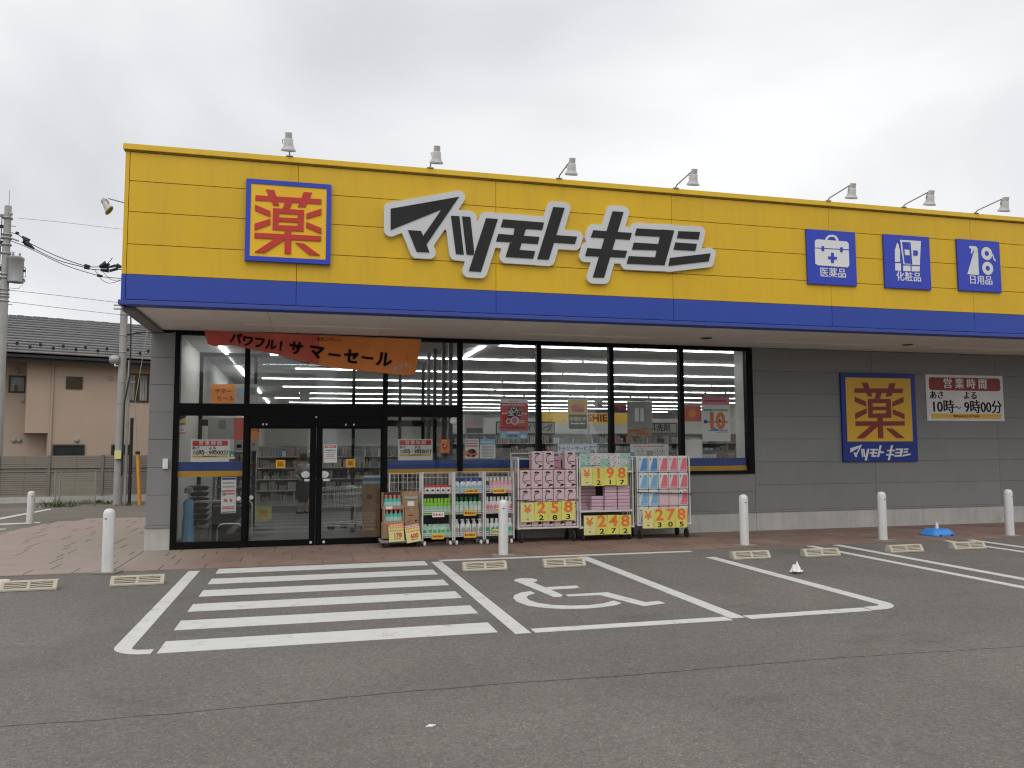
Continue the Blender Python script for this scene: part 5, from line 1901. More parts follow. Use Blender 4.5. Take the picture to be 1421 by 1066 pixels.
def carton(label, u0, v0, u1, v1, m='cardboard', dep=0.3, open_front=False, name='carton', y=YF):
    a, b = fx(u0, v0, y), fx(u1, v1, y)
    w_, h_ = (b[0] - a[0]) / 2, a[1] - b[1]
    t = thing(name, label, 'carton', ((a[0] + b[0]) / 2, y, b[1] + 0.001), group='cardboard cartons')
    if not open_front:
        MB().box(-w_, w_, 0, dep, 0, h_, m).build('box', t, bevel=0.004)
        MB().box(-w_ * .99, w_ * .99, -.0015, 0, h_ * .985, h_ * .99, 'cardboard_shaded').box(-.024, .024, -.002, dep, h_ - .05, h_ + .0015, 'cardboard_pale').build('tape', t)
    else:
        e = .006
        MB().box(-w_, -w_ + e, 0, dep, 0, h_, m).box(w_ - e, w_, 0, dep, 0, h_, m).box(-w_ + e, w_ - e, dep - e, dep, 0, h_, 'cardboard_shaded').box(-w_ + e, w_ - e, 0, dep - e, 0, e, m).build('box', t)
        MB().box(-w_ + e, w_ - e, 0.0, e, e, h_ * .22, m).build('front_lip', t)
    return t, w_, h_


A1 = carton('plain carton at the bottom left of the dolly, behind the first price poster', 531, 727.5, 560.5, 747, dep=.32)
A2, aw, ah = carton('open carton with teal bottles in the middle of the left stack', 532.5, 706.8, 560.5, 727.2, 'cardboard_pale', .3, True)
A3, bw_, bh = carton('open carton with teal bottles at the top of the left stack', 531.5, 684.5, 559, 706.5, 'cardboard_pale', .3, True)
MB().box(-aw, -aw + .022, -.002, 0.0, 0, ah, 'cardboard_pale').box(aw - .022, aw, -.002, 0.0, 0, ah, 'cardboard_pale').box(-aw, aw, 0.0, 0.3, ah - .01, ah, 'cardboard').build('frame_front', A2)
MB().box(-bw_ + .05, -bw_ + .16, -.002, 0.0, .0, .05, 'paper').build('label', A3)
for c, ww, hh, nm in ((A2, aw, ah, 'middle'), (A3, bw_, bh, 'top')):
    for k in range(4):
        put('teal', c.location.x - ww + .058 + (2 * ww - .116) * k / 3, c.location.y + .06, c.location.z + .012,
            'teal bottle with pink cap, %s from the left in the %s carton' % (ORD[k], nm), 'teal bottles with pink caps')
B1 = carton('plain carton at the bottom right of the dolly, behind the second price poster', 562, 727.5, 582, 747, dep=.3)[0]
B2, cw, ch_ = carton('brown printed carton in the middle of the right stack', 561.5, 705.6, 581, 727, dep=.3)
MB().box(-.05, .03, -.0015, 0, ch_ * .5, ch_ * .58, 'sign_maroon').box(-.06, -.005, -.0015, 0, ch_ * .16, ch_ * .2, 'sign_maroon').build('print', B2)
MB().prism([(cw * .6 + .018 * math.cos(k * math.pi / 6), ch_ * .2 + .018 * math.sin(k * math.pi / 6)) for k in range(12)], -.0015, 0, 'ink_black').build('print', B2)
B3, ew, eh = carton('half-open carton with a white paper label atop the right stack', 559.5, 682.5, 580.5, 705.2, dep=.3)
MB().box(-.055, .06, -.002, 0, eh * .14, eh * .42, 'paper').build('label', B3)
MB().prism([(-ew, eh * .62), (-ew * .6, eh * .55), (ew * .6, eh * .55), (ew, eh * .62), (ew * .9, eh * .72), (-ew * .9, eh * .72)], -.012, 0, 'paper_dim').build('bag_edge', B3)


def price_poster(label, u0, v0, u1, v1, rot, num, top_m):
    a, b = fx(u0, v0, YF - .05), fx(u1, v1, YF - .05)
    w_, h_ = b[0] - a[0], a[1] - b[1]
    t = thing('price_poster', label, 'price sign', ((a[0] + b[0]) / 2, YF - .05, (a[1] + b[1]) / 2), (R_(-4), R_(rot), 0))
    MB().box(-w_ / 2, w_ / 2, 0, .003, -h_ / 2, h_ / 2, 'card_pale').build('card', t)
    MB().box(-w_ / 2, w_ / 2, -.001, 0, h_ * .36, h_ / 2, top_m).build('heading_band', t)
    mb = MB()
    r = random.Random(len(label))
    for zc, s in ((.425, 'paper'), (.28, 'print_orange'), (.12, 'print_orange')):
        x = -w_ * .42
        while x < w_ * .4:
            q = r.uniform(.01, .025)
            mb.box(x, x + q, -.0022, -.0008, (zc - .03) * h_, (zc + .03) * h_, s)
            x += q + .01
    mb.build('small_print', t)
    text('number', num, h_ * .34, 'print_red', t, (.02, -.003, -h_ * .16), sx=.9, bold=.03)
    mb = MB()
    mb.box(-w_ * .2, w_ * .25, -.0022, 0, -h_ * .36, -h_ * .33, 'ink_black').build('small_print', t)


price_poster('yellow price poster reading 178 at the foot of the dolly, left one', 539.5, 727, 560.5, 751.5, -3, '178', 'print_orange')
price_poster('yellow price poster reading 600 at the foot of the dolly, tilted right one', 563, 728, 583, 752, -9, '600', 'print_pink')

# cage trolley behind the dolly
cgx0, cgx1 = px(540.5, 680, -.3), px(584, 680, -.3)
cg = thing('cage_trolley', 'empty white mesh trolley standing between the cartons and the glass', 'trolley', ((cgx0 + cgx1) / 2, -.3, 0.017))
cgw = (cgx1 - cgx0) / 2
for x in (-cgw, cgw):
    MB().tube([(x, 0, .09), (x, 0, pz(657, 560, -.3))], .016, 'wire_white', 8).build('post', cg)
mb = MB()
for k in range(1, 7):
    x = -cgw + 2 * cgw * k / 7
    mb.box(x - .0035, x + .0035, -.003, .003, .15, pz(657, 560, -.3), 'wire_white')
for k in range(8):
    z = .15 + k * .155
    mb.box(-cgw, cgw, -.004, .004, z, z + .007, 'wire_white')
mb.box(-cgw, cgw, -.014, .014, .885, .91, 'wire_white').box(-cgw, cgw, -.1, .16, .1, .13, 'wire_white')
mb.build('mesh_frame', cg, kind='stuff')
for x in (-cgw + .05, cgw - .05):
    castor(cg, x, .1, 0.04)


# roll carts ------------------------------------------------------------
def roll_cart(label, u0, u1, v_top, deck_z, dep=0.5):
    x0, x1 = px(u0), px(u1)
    w_ = (x1 - x0) / 2
    zt = pz(v_top)
    t = thing('roll_cart', label, 'display cart', ((x0 + x1) / 2, YF, 0.017), group='large white display carts')
    for x in (-w_, w_):
        MB().tube([(x, 0, deck_z - .04), (x, 0, zt - .02), (x, .03, zt), (x, dep - .03, zt), (x, dep, zt - .02), (x, dep, deck_z - .04)], 0.0165, 'wire_white', 10).build('side_frame', t)
        mb = MB()
        for k in range(1, 5):
            mb.tube([(x, dep * k / 5, deck_z), (x, dep * k / 5, zt)], .006, 'wire_white', 6)
        mb.build('side_bar', t)
    MB().box(-w_ - .015, w_ + .015, -.02, dep + .02, deck_z - .035, deck_z - .003, 'wire_white').build('deck', t, bevel=0.006)
    MB().tube([(-w_, dep, zt - .03), (w_, dep, zt - .03)], .012, 'wire_white', 8).tube([(-w_, dep, .75), (w_, dep, .75)], .010, 'wire_white', 8).build('back_rail', t)
    for x in (-w_ + .06, w_ - .06):
        for y in (.05, dep - .05):
            castor(t, x, y, deck_z * .30, 'rubber', 'dark_plastic')
    return t, (x0 + x1) / 2, w_, zt


DZ = pz(734)
c1, c1x, c1w, c1t = roll_cart('left display cart filled with pink packs, signed 258', 719.5, 801.5, 637, DZ)
c2, c2x, c2w, c2t = roll_cart('middle display cart with boxes on two levels, signed 198 and 248', 805, 878.5, 637, DZ - .02)
c3, c3x, c3w, c3t = roll_cart('right display cart with blue and coral packs, signed 278', 885, 957.5, 637, DZ)
# big handle frame behind the left cart
MB().tube([(-c1w - .03, .42, .2), (-c1w - .03, .42, 1.58), (c1w, .42, 1.58)], .014, 'wire_white', 8).build('handle_frame', c1)
# middle shelf in cart 2
zs = pz(712.5)
MB().box(-c2w, c2w, 0, .5, zs - .035, zs - .004, 'wire_white').build('shelf', c2)
zs2 = pz(656.5)
MB().box(-c2w, c2w, 0, .5, zs2 - .03, zs2 - .004, 'wire_white').build('shelf', c2)
MB().box(-c2w + .02, c2w - .02, .47, .48, zs, zs2 - .04, 'dark_plastic').build('shade_sheet', c2)  # added dark sheet stands in for the shaded gap between the shelves


def pack_mesh(w_, h_, d_, m):
    mb = MB()
    r = .02
    mb.box(-w_ / 2 + .003, w_ / 2 - .003, 0, d_, 0.002, h_ - .002, m)
    return mb


# pink packs
pk = thing('pink_pack', 'x', 'toilet roll pack', group='pink packs on the left cart')
PWD, PHT = (2 * c1w - .05) / 5, .333
pack_mesh(PWD, PHT, .2, 'pack_pink').build('wrapper', pk, bevel=0.018)
mb = MB()
arc_ = [(PWD * .06 + PWD * .3 * math.cos(R_(a)), PHT * .55 + PHT * .24 * math.sin(R_(a))) for a in range(95, 276, 18)]
for a, b in zip(arc_[:-1], arc_[1:]):
    mb.tube([(a[0], -.001, a[1]), (b[0], -.001, b[1])], .006, 'ink_black', 5)
mb.tube([(-PWD * .2, -.001, PHT * .86), (0, -.001, PHT * .9), (PWD * .14, -.001, PHT * .84)], [.017, .011, .02], 'ink_black', 6)
mb.tube([(-PWD * .1, -.001, PHT * .42), (PWD * .36, -.001, PHT * .44)], .006, 'ink_black', 5)
for k in range(4):
    mb.tube([(PWD * (.08 + .09 * k), -.001, PHT * (.12 + .02 * k)), (PWD * (.2 + .08 * k), -.001, PHT * (.27 - .02 * k))], .008, 'ink_black', 5)
mb.build('print', pk)
first_pk = True
z0 = DZ + .017
for r_i, cols, rn in ((0, range(5), 'bottom'), (1, range(5), 'second'), (2, range(5), 'third'), (3, (1, 2, 4), 'top')):
    for j, c in enumerate(cols):
        loc = (c1x - c1w + .025 + PWD * (c + .5) + (.02 if r_i == 3 and c < 3 else 0), YF + .0 + random.uniform(-.008, .012), z0 + r_i * .336)
        o = pk if first_pk else dup(pk, loc)
        first_pk = False
        o.location = loc
        o.rotation_euler = (0, 0, R_(random.uniform(-2, 2)))
        o['label'] = 'pink toilet roll pack, %s from the left in the left cart %s layer' % (ORD[j], rn)
# deep pink boxes set further back on top of the left cart
for k in range(2):
    t = thing('gap_pack', 'deep pink box in the gap of the top layer of the left cart, %s one' % ('lower', 'upper')[k], 'toilet roll pack', (c1x + c1w * .38, YF + .2, z0 + 1.008 + .12 * k), group='boxes in the gap of the left cart')
    MB().box(-.1, .1, 0, .2, 0, .118, 'pack_pink_deep').build('wrapper', t, bevel=.006)
    MB().box(-.08, .06, -.0015, 0, .03, .045, 'sign_maroon').build('print', t)

# blue and coral packs on the right cart
PW3, PH3 = (2 * c3w - .05) / 5, .308
variants = {}
for nm, m1, m2 in (('blue', 'pack_pale', 'pack_blue'), ('sky', 'pack_pale', 'pack_sky'), ('coral', 'pack_pale', 'pack_coral'), ('pale', 'pack_pink', 'pack_pink_deep')):
    t = thing('roll_pack', 'x', 'toilet roll pack', group='packs on the right cart')
    pack_mesh(PW3, PH3, .2, m1).build('wrapper', t, bevel=0.018)
    k = 1 if nm in ('blue', 'sky', 'coral') else .5
    mb = MB()
    if nm != 'pale':
        mb.prism([(-PW3 * .36, PH3 * .1), (PW3 * .38, PH3 * .1), (PW3 * .38, PH3 * .8), (PW3 * .3, PH3 * .88), (PW3 * .0, PH3 * .86)], -.0015, .001, m2)
        mb.box(-PW3 * .3, PW3 * .36, -.003, 0, PH3 * .16, PH3 * .18, m1)
    else:
        mb.box(-PW3 * .3, PW3 * .3, -.0015, .001, PH3 * .1, PH3 * .13, m2)
    mb.build('print', t)
    MB().prism([(-PW3 * .3 + .012 * math.cos(q * math.pi / 5), PH3 * .8 + .012 * math.sin(q * math.pi / 5)) for q in range(10)], -.0025, .001, 'ink_black').build('price_dot', t)
    variants[nm] = t
seen = set()
z0 = DZ + .017
lay = [(0, ['blue', 'sky', 'pale', 'pale', 'coral'], 'bottom'), (1, ['sky', 'sky', 'pale', 'pale', 'coral'], 'second'), (2, ['sky', 'sky', 'coral', 'coral', 'coral'], 'third'), (3, ['blue', 'blue', 'coral', 'coral', 'coral'], 'top')]
cn = {'blue': 'blue and white', 'sky': 'light blue and white', 'coral': 'coral and white', 'pale': 'pale pink'}
for r_i, ks, rn in lay:
    cc = {}
    for c, kd in enumerate(ks):
        cc[kd] = cc.get(kd, 0) + 1
        loc = (c3x - c3w + .025 + PW3 * (c + .5), YF + random.uniform(-.008, .012), z0 + r_i * .311)
        o = variants[kd] if kd not in seen else dup(variants[kd], loc)
        seen.add(kd)
        o.location = loc
        o.rotation_euler = (0, 0, R_(random.uniform(-2, 2)))
        o['label'] = '%s roll pack, %s from left in the right cart %s layer' % (cn[kd], ORD[c], rn)

# boxes on the middle cart
tb = {}
for nm, m1, m2 in (('mint', 'pack_mint', 'print_green'), ('red', 'bottle_white', 'print_red'), ('teal', 'pack_pale', 'teal')):
    t = thing('tissue_box', 'x', 'tissue box', group='boxes piled on top of the middle cart')
    MB().box(-.105, .105, 0, .11, 0, .105, m1).build('box', t, bevel=.004)
    r = random.Random(hash(nm) % 99 if False else len(nm))
    mb = MB()
    for k in range(5):
        x = r.uniform(-.09, .05)
        z = .015 + .018 * k
        mb.box(x, x + r.uniform(.03, .07), -.0015, 0, z, z + .01, m2 if k % 3 else 'print_grey')
    mb.build('print', t)
    MB().prism([(.07 + .012 * math.cos(q * math.pi / 4), .03 + .012 * math.sin(q * math.pi / 4)) for q in range(8)], -.0025, .001, 'ink_black').build('price_dot', t)
    tb[nm] = t
seen = set()
zt2 = zs2 + .017
bw5 = (2 * c2w - .03) / 5
tops = [['mint', 'red', 'mint', 'red', 'mint'], ['mint', 'red', 'mint', 'red', 'teal'], ['mint', 'red', 'teal', 'red', 'mint']]
kn = {'mint': 'mint green', 'red': 'red and white', 'teal': 'pale teal-printed'}
for r_i, rw in enumerate(tops):
    for c, kd in enumerate(rw):
        loc = (c2x - c2w + .015 + bw5 * (c + .5), YF + .03 + random.uniform(-.01, .03), zt2 + r_i * .107)
        o = tb[kd] if kd not in seen else dup(tb[kd], loc)
        seen.add(kd)
        o.location = loc
        o.rotation_euler = (0, 0, R_(random.uniform(-3, 3)))
        o.scale = (.97, 1, 1)
        o['label'] = '%s box, %s from the left in the %s layer atop the middle cart' % (kn[kd], ORD[c], ('lowest', 'second', 'upper')[r_i])
fb_ = thing('pink_box', 'x', 'box', group='pink boxes on the shelf of the middle cart')
MB().box(-.116, .116, 0, .12, 0, .056, 'pack_pink_box').build('box', fb_, bevel=.004)
MB().box(-.115, .115, -.001, 0, .012, .024, 'pack_pink_deep').build('print', fb_)
stk = [(px(812), .28, 7, 'far left'), (px(826), .28, 7, 'second left'), (px(831), .06, 4, 'front left'), (px(848.5), .02, 7, 'front middle'), (px(866.5), .02, 7, 'front right')]
f1 = True
for (x, yo, n, nm) in stk:
    for k in range(n):
        loc = (x, YF + yo + random.uniform(-.005, .005), zs + .016 + k * (.064 if n == 4 else .0625))
        o = fb_ if f1 else dup(fb_, loc)
        f1 = False
        o.location = loc
        o['label'] = 'flat pink box, %s from the bottom, %s stack in the middle cart' % (ORD[k], nm)


# yellow price cards ------------------------------------------------------
def price_sign(label, u0, v0, u1, v1, digits, small, jit):
    y = YF - .045
    a, b = fx(u0, v0, y), fx(u1, v1, y)
    w_, h_ = b[0] - a[0], a[1] - b[1]
    t = thing('price_sign', label, 'price sign', ((a[0] + b[0]) / 2, y, (a[1] + b[1]) / 2))
    cw_ = w_ / 4
    r = random.Random(u0)
    for k, ch in enumerate('¥' + digits):
        x = -w_ / 2 + cw_ * (k + .5)
        dz = r.uniform(-jit, jit)
        c = MB().box(-cw_ / 2 + .0015, cw_ / 2 - .0015, 0, .003, -h_ / 2, h_ / 2, 'card_pale' if k == 0 else 'card_yellow').build('card', t, (x, -.004 * (k % 2), dz), (0, R_(r.uniform(-1.2, 1.2)), 0))
        if k == 0:
            text('symbol', '¥', h_ * .62, 'print_orange', c, (0, -.002, h_ * .14), sx=1.1, bold=.015)
            mb = MB().box(-.04, .04, -.0015, 0, -h_ * .18, -h_ * .165, 'print_orange')
            mb.box(-.02, .022, -.0015, 0, -h_ * .36, -h_ * .32, 'ink_black').build('small_print', c)
        else:
            text('digit', ch, h_ * .80, 'print_orange', c, (0, -.002, h_ * .17), sx=1.2, bold=.028)
            text('small_digit', small[k - 1], h_ * .35, 'ink_black', c, (0, -.002, -h_ * .33), sx=1.55, bold=.015)
    return t


price_sign('yellow price cards reading 258 across the left display cart', 722.5, 697, 798, 722, '258', '283', .015)
price_sign('yellow price cards reading 198 across the top of the middle display cart', 806, 649.6, 871, 673.5, '198', '217', .006)
price_sign('yellow price cards reading 248 along the bottom of the middle display cart', 810, 716, 876, 741, '248', '272', .004)
price_sign('yellow price cards reading 278 across the bottom of the right display cart', 891.5, 707, 953.5, 732, '278', '305', .004)


def strap(label, u0, v0, u1, v1, sag):
    a, b = fx(u0, v0, YF - .03), fx(u1, v1, YF - .03)
    mb = MB()
    mb.tube([(a[0] + (b[0] - a[0]) * k / 8, YF - .035, a[1] + (b[1] - a[1]) * k / 8 - sag * math.sin(math.pi * k / 8)) for k in range(9)], .009, 'rubber', 7)
    tag(mb.build('elastic_strap'), label, 'strap')


strap('black elastic strap stretched across the pink packs of the left cart', 717, 694.5, 803, 693.5, .03)
strap('black elastic strap stretched across the packs of the right cart', 884, 683.5, 961, 685.5, .0)

# ================================================================== INSIDE THE SHOP
rg = random.Random(11)
mat('goods_a', (.42, .42, .4), .5)
mat('goods_b', (.28, .27, .25), .5)
mat('goods_c', (.34, .25, .22), .5)
mat('goods_d', (.22, .27, .30), .5)
mat('goods_e', (.42, .38, .26), .5)
mat('goods_f', (.24, .29, .24), .5)
mat('goods_g', (.5, .28, .28), .5)
PAL = ['bottle_white', 'goods_a', 'goods_b', 'goods_c', 'goods_d', 'goods_e', 'goods_f', 'goods_g', 'paper_dim', 'shelf_back', 'dark_plastic', 'dark_plastic', 'goods_b', 'goods_a']


def shelf_unit(label, x0, x1, y, h, n, dep=.45, header=None):
    t = thing('store_shelf', label, 'shelf unit', ((x0 + x1) / 2, y, .021))
    w_ = (x1 - x0) / 2
    MB().box(-w_, w_, dep - .03, dep, 0, h, 'shelf_back').build('back_panel', t)
    MB().box(-w_, w_, 0.02, dep - .03, 0, .1, 'shelf_metal').build('kick_plate', t)
    for k in range(n):
        z = .1 + (h - .1) * k / n
        MB().box(-w_, w_, 0, dep - .03, z, z + .03, 'shelf_metal').build('shelf', t)
    for x in (-w_ - .02, w_):
        MB().box(x, x + .02, 0, dep, 0, h, 'shelf_metal').build('end_panel', t)
    mb = MB()
    for k in range(n):
        z = .131 + (h - .1) * k / n
        gap = (h - .1) / n
        x = -w_ + .03
        while x < w_ - .08:
            bw = rg.uniform(.04, .10)
            m = rg.choice(PAL)
            hh = gap * rg.uniform(.4, .78)
            cnt = rg.randint(1, 4)
            for q in range(cnt):
                if x + bw > w_ - .03:
                    break
                mb.box(x, x + bw - .012, .03 + rg.uniform(0, .05), .3, z, z + hh, m)
                x += bw
            x += rg.uniform(0, .05)
    mb.build('products', t, kind='stuff')
    if header:
        MB().box(-w_, w_, dep * .4, dep * .4 + .03, h + .02, h + header, 'interior_wall').build('header_board', t)
    return t


shelf_unit('long product shelf seen straight through the sliding doors', -1.6, 3.6, 10.0, 1.75, 5)
shelf_unit('low product shelf behind the glass of the lobby, right of the doors', 3.1, 5.4, 4.6, 1.55, 4)
shelf_unit('product shelf behind the third and fourth shop windows', 6.0, 9.6, 4.8, 1.6, 4)
shelf_unit('product shelf behind the last shop window on the right', 10.2, 14.0, 5.2, 1.6, 4)
shelf_unit('tall wall shelf with pale header boards behind the windows, left part', 4.6, 9.5, 11.8, 2.15, 6, header=.55)
shelf_unit('tall wall shelf with pale header boards behind the windows, right part', 9.6, 19.5, 11.8, 2.15, 6, header=.55)
shelf_unit('far dark shelf along the left wall beyond the lobby', -2.2, -1.3, 7.0, 1.6, 5)


def hung_sign(name, label, u0, v0, u1, v1, y, m, word=None, wm='ink_black', size=.6, frame=True, cat='sign'):
    a, b = fx(u0, v0, y), fx(u1, v1, y)
    w_, h_ = (b[0] - a[0]) / 2, (a[1] - b[1]) / 2
    t = thing(name, label, cat, ((a[0] + b[0]) / 2, y, (a[1] + b[1]) / 2))
    MB().box(-w_, w_, 0, .02, -h_, h_, m).build('board', t)
    if frame:
        e = .03
        MB().box(-w_, w_, -.006, 0, h_ - e, h_, 'ink_black').box(-w_, w_, -.006, 0, -h_, -h_ + e, 'ink_black').box(-w_, -w_ + e, -.006, 0, -h_ + e, h_ - e, 'ink_black').box(w_ - e, w_, -.006, 0, -h_ + e, h_ - e, 'ink_black').build('border', t)
    if word:
        text('lettering', word, h_ * 2 * size, wm, t, (0, -.008, 0), bold=.02)
    zt_ = 3.79 - t.location.z
    mb = MB()
    for x in (-w_ * .8, w_ * .8):
        mb.tube([(x, .01, h_), (x, .01, zt_)], .006, 'paper_dim', 5)
    mb.build('hanger', t)
    return t, w_, h_


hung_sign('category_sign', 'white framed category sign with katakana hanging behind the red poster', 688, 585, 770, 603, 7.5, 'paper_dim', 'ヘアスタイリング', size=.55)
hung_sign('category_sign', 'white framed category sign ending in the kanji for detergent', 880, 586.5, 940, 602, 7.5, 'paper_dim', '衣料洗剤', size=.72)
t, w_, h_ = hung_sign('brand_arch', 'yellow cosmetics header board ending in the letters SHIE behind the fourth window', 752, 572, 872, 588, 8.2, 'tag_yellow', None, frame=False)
x, z = fx(829.5, 580.5, 8.15)
text('lettering', 'SHIE', .3, 'sign_maroon', t, (x - t.location.x, -.01, z - t.location.z), sx=1.1, bold=.03)
MB().box(-w_ * .2, w_, -.01, 0.03, h_, h_ + .06, 'sign_navy').build('top_strip', t)
for (u, v, lb) in ((423, 546, 'pale square hanging card beyond the lobby, above the left sliding door'),):
    hung_sign('hanging_card', lb, u - 7, v - 8, u + 7, v + 8, 9.0, 'paper_dim', None, frame=False, cat='card')
for (u, v, lb) in ((828, 560, 'left pale hanging card behind the fourth window'), (833.5, 557, 'right pale hanging card behind the fourth window')):
    hung_sign('hanging_card', lb, u - 3, v - 6, u + 3, v + 6, 9.0, 'paper_dim', None, frame=False, cat='card')


def inner_poster(label, u0, v0, u1, v1, y, m, deco=()):
    t, rect, disc, word, lines, w, h = poster('lobby_poster', label, u0, v0, u1, v1, m, y=y)
    for d in deco:
        rect(*d)
    return t, rect, disc, word, lines, w, h


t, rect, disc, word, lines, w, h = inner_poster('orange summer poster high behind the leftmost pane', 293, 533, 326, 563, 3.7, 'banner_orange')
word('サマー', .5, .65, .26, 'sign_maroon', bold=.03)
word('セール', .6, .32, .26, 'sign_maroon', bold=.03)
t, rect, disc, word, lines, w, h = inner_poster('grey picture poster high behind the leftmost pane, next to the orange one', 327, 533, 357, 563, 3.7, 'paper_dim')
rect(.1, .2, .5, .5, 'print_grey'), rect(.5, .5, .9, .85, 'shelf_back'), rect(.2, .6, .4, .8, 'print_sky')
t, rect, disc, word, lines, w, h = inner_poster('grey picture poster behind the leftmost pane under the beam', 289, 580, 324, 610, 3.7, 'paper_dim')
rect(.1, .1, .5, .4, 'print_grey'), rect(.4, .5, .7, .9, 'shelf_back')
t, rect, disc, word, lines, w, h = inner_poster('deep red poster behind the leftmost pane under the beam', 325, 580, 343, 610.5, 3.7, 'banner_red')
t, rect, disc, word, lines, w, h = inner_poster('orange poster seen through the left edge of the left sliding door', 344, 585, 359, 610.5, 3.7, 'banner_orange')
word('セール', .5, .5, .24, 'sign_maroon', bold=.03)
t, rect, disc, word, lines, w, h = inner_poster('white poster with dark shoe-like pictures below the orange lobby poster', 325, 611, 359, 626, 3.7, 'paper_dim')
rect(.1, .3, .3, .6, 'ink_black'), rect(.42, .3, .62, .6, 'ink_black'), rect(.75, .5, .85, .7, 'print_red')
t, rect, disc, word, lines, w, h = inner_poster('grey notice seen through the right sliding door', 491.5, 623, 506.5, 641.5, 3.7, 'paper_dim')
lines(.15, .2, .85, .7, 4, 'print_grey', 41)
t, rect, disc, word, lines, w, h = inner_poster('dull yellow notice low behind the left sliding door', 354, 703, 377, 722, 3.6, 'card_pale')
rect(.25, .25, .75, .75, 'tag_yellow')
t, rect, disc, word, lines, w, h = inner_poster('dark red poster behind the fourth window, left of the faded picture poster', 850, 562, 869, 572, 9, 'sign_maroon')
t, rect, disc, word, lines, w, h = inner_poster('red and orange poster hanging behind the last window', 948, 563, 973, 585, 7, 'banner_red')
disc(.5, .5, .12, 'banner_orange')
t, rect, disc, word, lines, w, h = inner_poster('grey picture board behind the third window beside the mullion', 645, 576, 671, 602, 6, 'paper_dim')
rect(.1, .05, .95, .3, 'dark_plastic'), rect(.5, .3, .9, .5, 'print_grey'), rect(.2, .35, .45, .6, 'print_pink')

# lobby things
def rail(label, u0, u1, y, zt_, dz=.0):
    x0, x1 = px(u0, 700, y), px(u1, 700, y)
    t = thing('handrail', label, 'handrail', ((x0 + x1) / 2, y, .02), group='steel hoop rails in the lobby')
    w_ = (x1 - x0) / 2
    r = .1
    pts = [(-w_, 0, 0), (-w_, 0, zt_ - r)] + [(-w_ + r - r * math.cos(R_(a)), 0, zt_ - r + r * math.sin(R_(a))) for a in (30, 60, 90)] + [(w_ - r + r * math.sin(R_(a)), 0, zt_ - r + r * math.cos(R_(a))) for a in (0, 30, 60, 90)] + [(w_, 0, 0)]
    MB().tube(pts, .017, 'steel', 10).build('hoop', t, smooth=True)
    for x in (-w_, w_):
        MB().lathe([(0, 0), (.045, 0), (.045, .008), (0, .01)], 'steel', 14).build('flange', t, (x, 0, 0))


rail('tall steel hoop rail inside the leftmost pane', 265, 350, .9, .74)
rail('low steel hoop rail inside the leftmost pane, in front of the dark mat box', 302.5, 337, .7, .34)
rail('steel hoop rail beside the carton stack behind the right sliding door', 521, 545, 1.0, .8)
t = thing('mat_box', 'dark grey box standing behind the low hoop rail', 'box', (px(318, 700, 1.3), 1.3, .021))
MB().box(-.3, .3, 0, .4, 0, .68, 'dark_plastic').build('cabinet', t, bevel=.01)
MB().box(-.28, .28, -.01, 0, .6, .64, 'grey_plastic').build('handle_strip', t)
t = thing('covered_stand', 'slim stand under pale blue plastic behind the leftmost pane', 'stand', (px(261, 720, .8), .8, .021))
MB().lathe([(0, 0), (.11, 0.0), (.1, .3), (.085, .55), (.09, .72), (.06, .78), (0, .79)], 'print_sky', 9).build('plastic_cover', t, smooth=True)
MB().tube([(0, 0, .78), (0, 0, .95)], .012, 'steel', 8).build('pole', t)
MB().lathe([(0, .88), (.08, .9), (.07, .98), (0, 1.02)], 'paper_dim', 10).build('top_bag', t, smooth=True)
bk = thing('shopping_basket', 'x', 'basket', group='dark shopping baskets in the lobby')
MB().lathe([(.14, 0), (.19, .06), (.205, .07), (.2, .075), (.13, .01), (0, .01)], 'dark_plastic', 12, sx=1.0, sy=.7).build('tub', bk)
MB().tube([(-.2, 0, .07), (-.1, -.1, .1), (.1, -.1, .1), (.2, 0, .07)], .008, 'steel', 6).build('handle', bk)
for k in range(7):
    loc = (px(276, 690, 1.4), 1.4, .3 + .105 * k)
    o = bk if k == 0 else dup(bk, loc)
    o.location = loc
    o['label'] = 'dark shopping basket, %s from the bottom of the lobby stack' % ORD[k]
t = thing('basket_stand', 'low steel stand under the stack of dark baskets', 'stand', (px(276, 690, 1.4), 1.4, .021))
MB().box(-.2, .2, -.14, .14, .24, .27, 'steel').build('tray', t)
for x in (-.17, .17):
    for y in (-.11, .11):
        MB().tube([(x, y, 0), (x, y, .24)], .012, 'steel', 6).build('leg', t)
# carts
sc_ = thing('shopping_cart', 'x', 'shopping cart', group='nested shopping carts in the lobby')
mb = MB()
for k in range(9):
    f = k / 8
    mb.tube([(-.24, -.3 + .65 * f, .45 + .08 * (1 - f)), (-.26, -.32 + .7 * f, .88)], .004, 'steel', 5)
    mb.tube([(.24, -.3 + .65 * f, .45 + .08 * (1 - f)), (.26, -.32 + .7 * f, .88)], .004, 'steel', 5)
for k in range(7):
    x = -.24 + .08 * k
    mb.tube([(x, -.3, .53), (x * 1.08, -.32, .88)], .004, 'steel', 5)
    mb.tube([(x, .35, .45), (x * 1.08, .38, .88)], .004, 'steel', 5)
for z, s in ((.5, 1.0), (.62, 1.02), (.75, 1.05), (.88, 1.08)):
    mb.tube([(-.24 * s, -.31, z), (.24 * s, -.31, z), (.24 * s, .37, z), (-.24 * s, .37, z), (-.24 * s, -.31, z)], .006, 'steel', 5)
mb.build('basket', sc_)
MB().tube([(-.26, -.38, .1), (-.24, -.42, .6), (-.26, -.48, .95), (.26, -.48, .95), (.24, -.42, .6), (.26, -.38, .1)], .013, 'steel', 8).tube([(-.25, -.38, .13), (-.2, .4, .13), (.2, .4, .13), (.25, -.38, .13)], .012, 'steel', 8).build('frame', sc_)
MB().tube([(-.24, -.49, .955), (.24, -.49, .955)], .02, 'dark_plastic', 8).build('handle_grip', sc_)
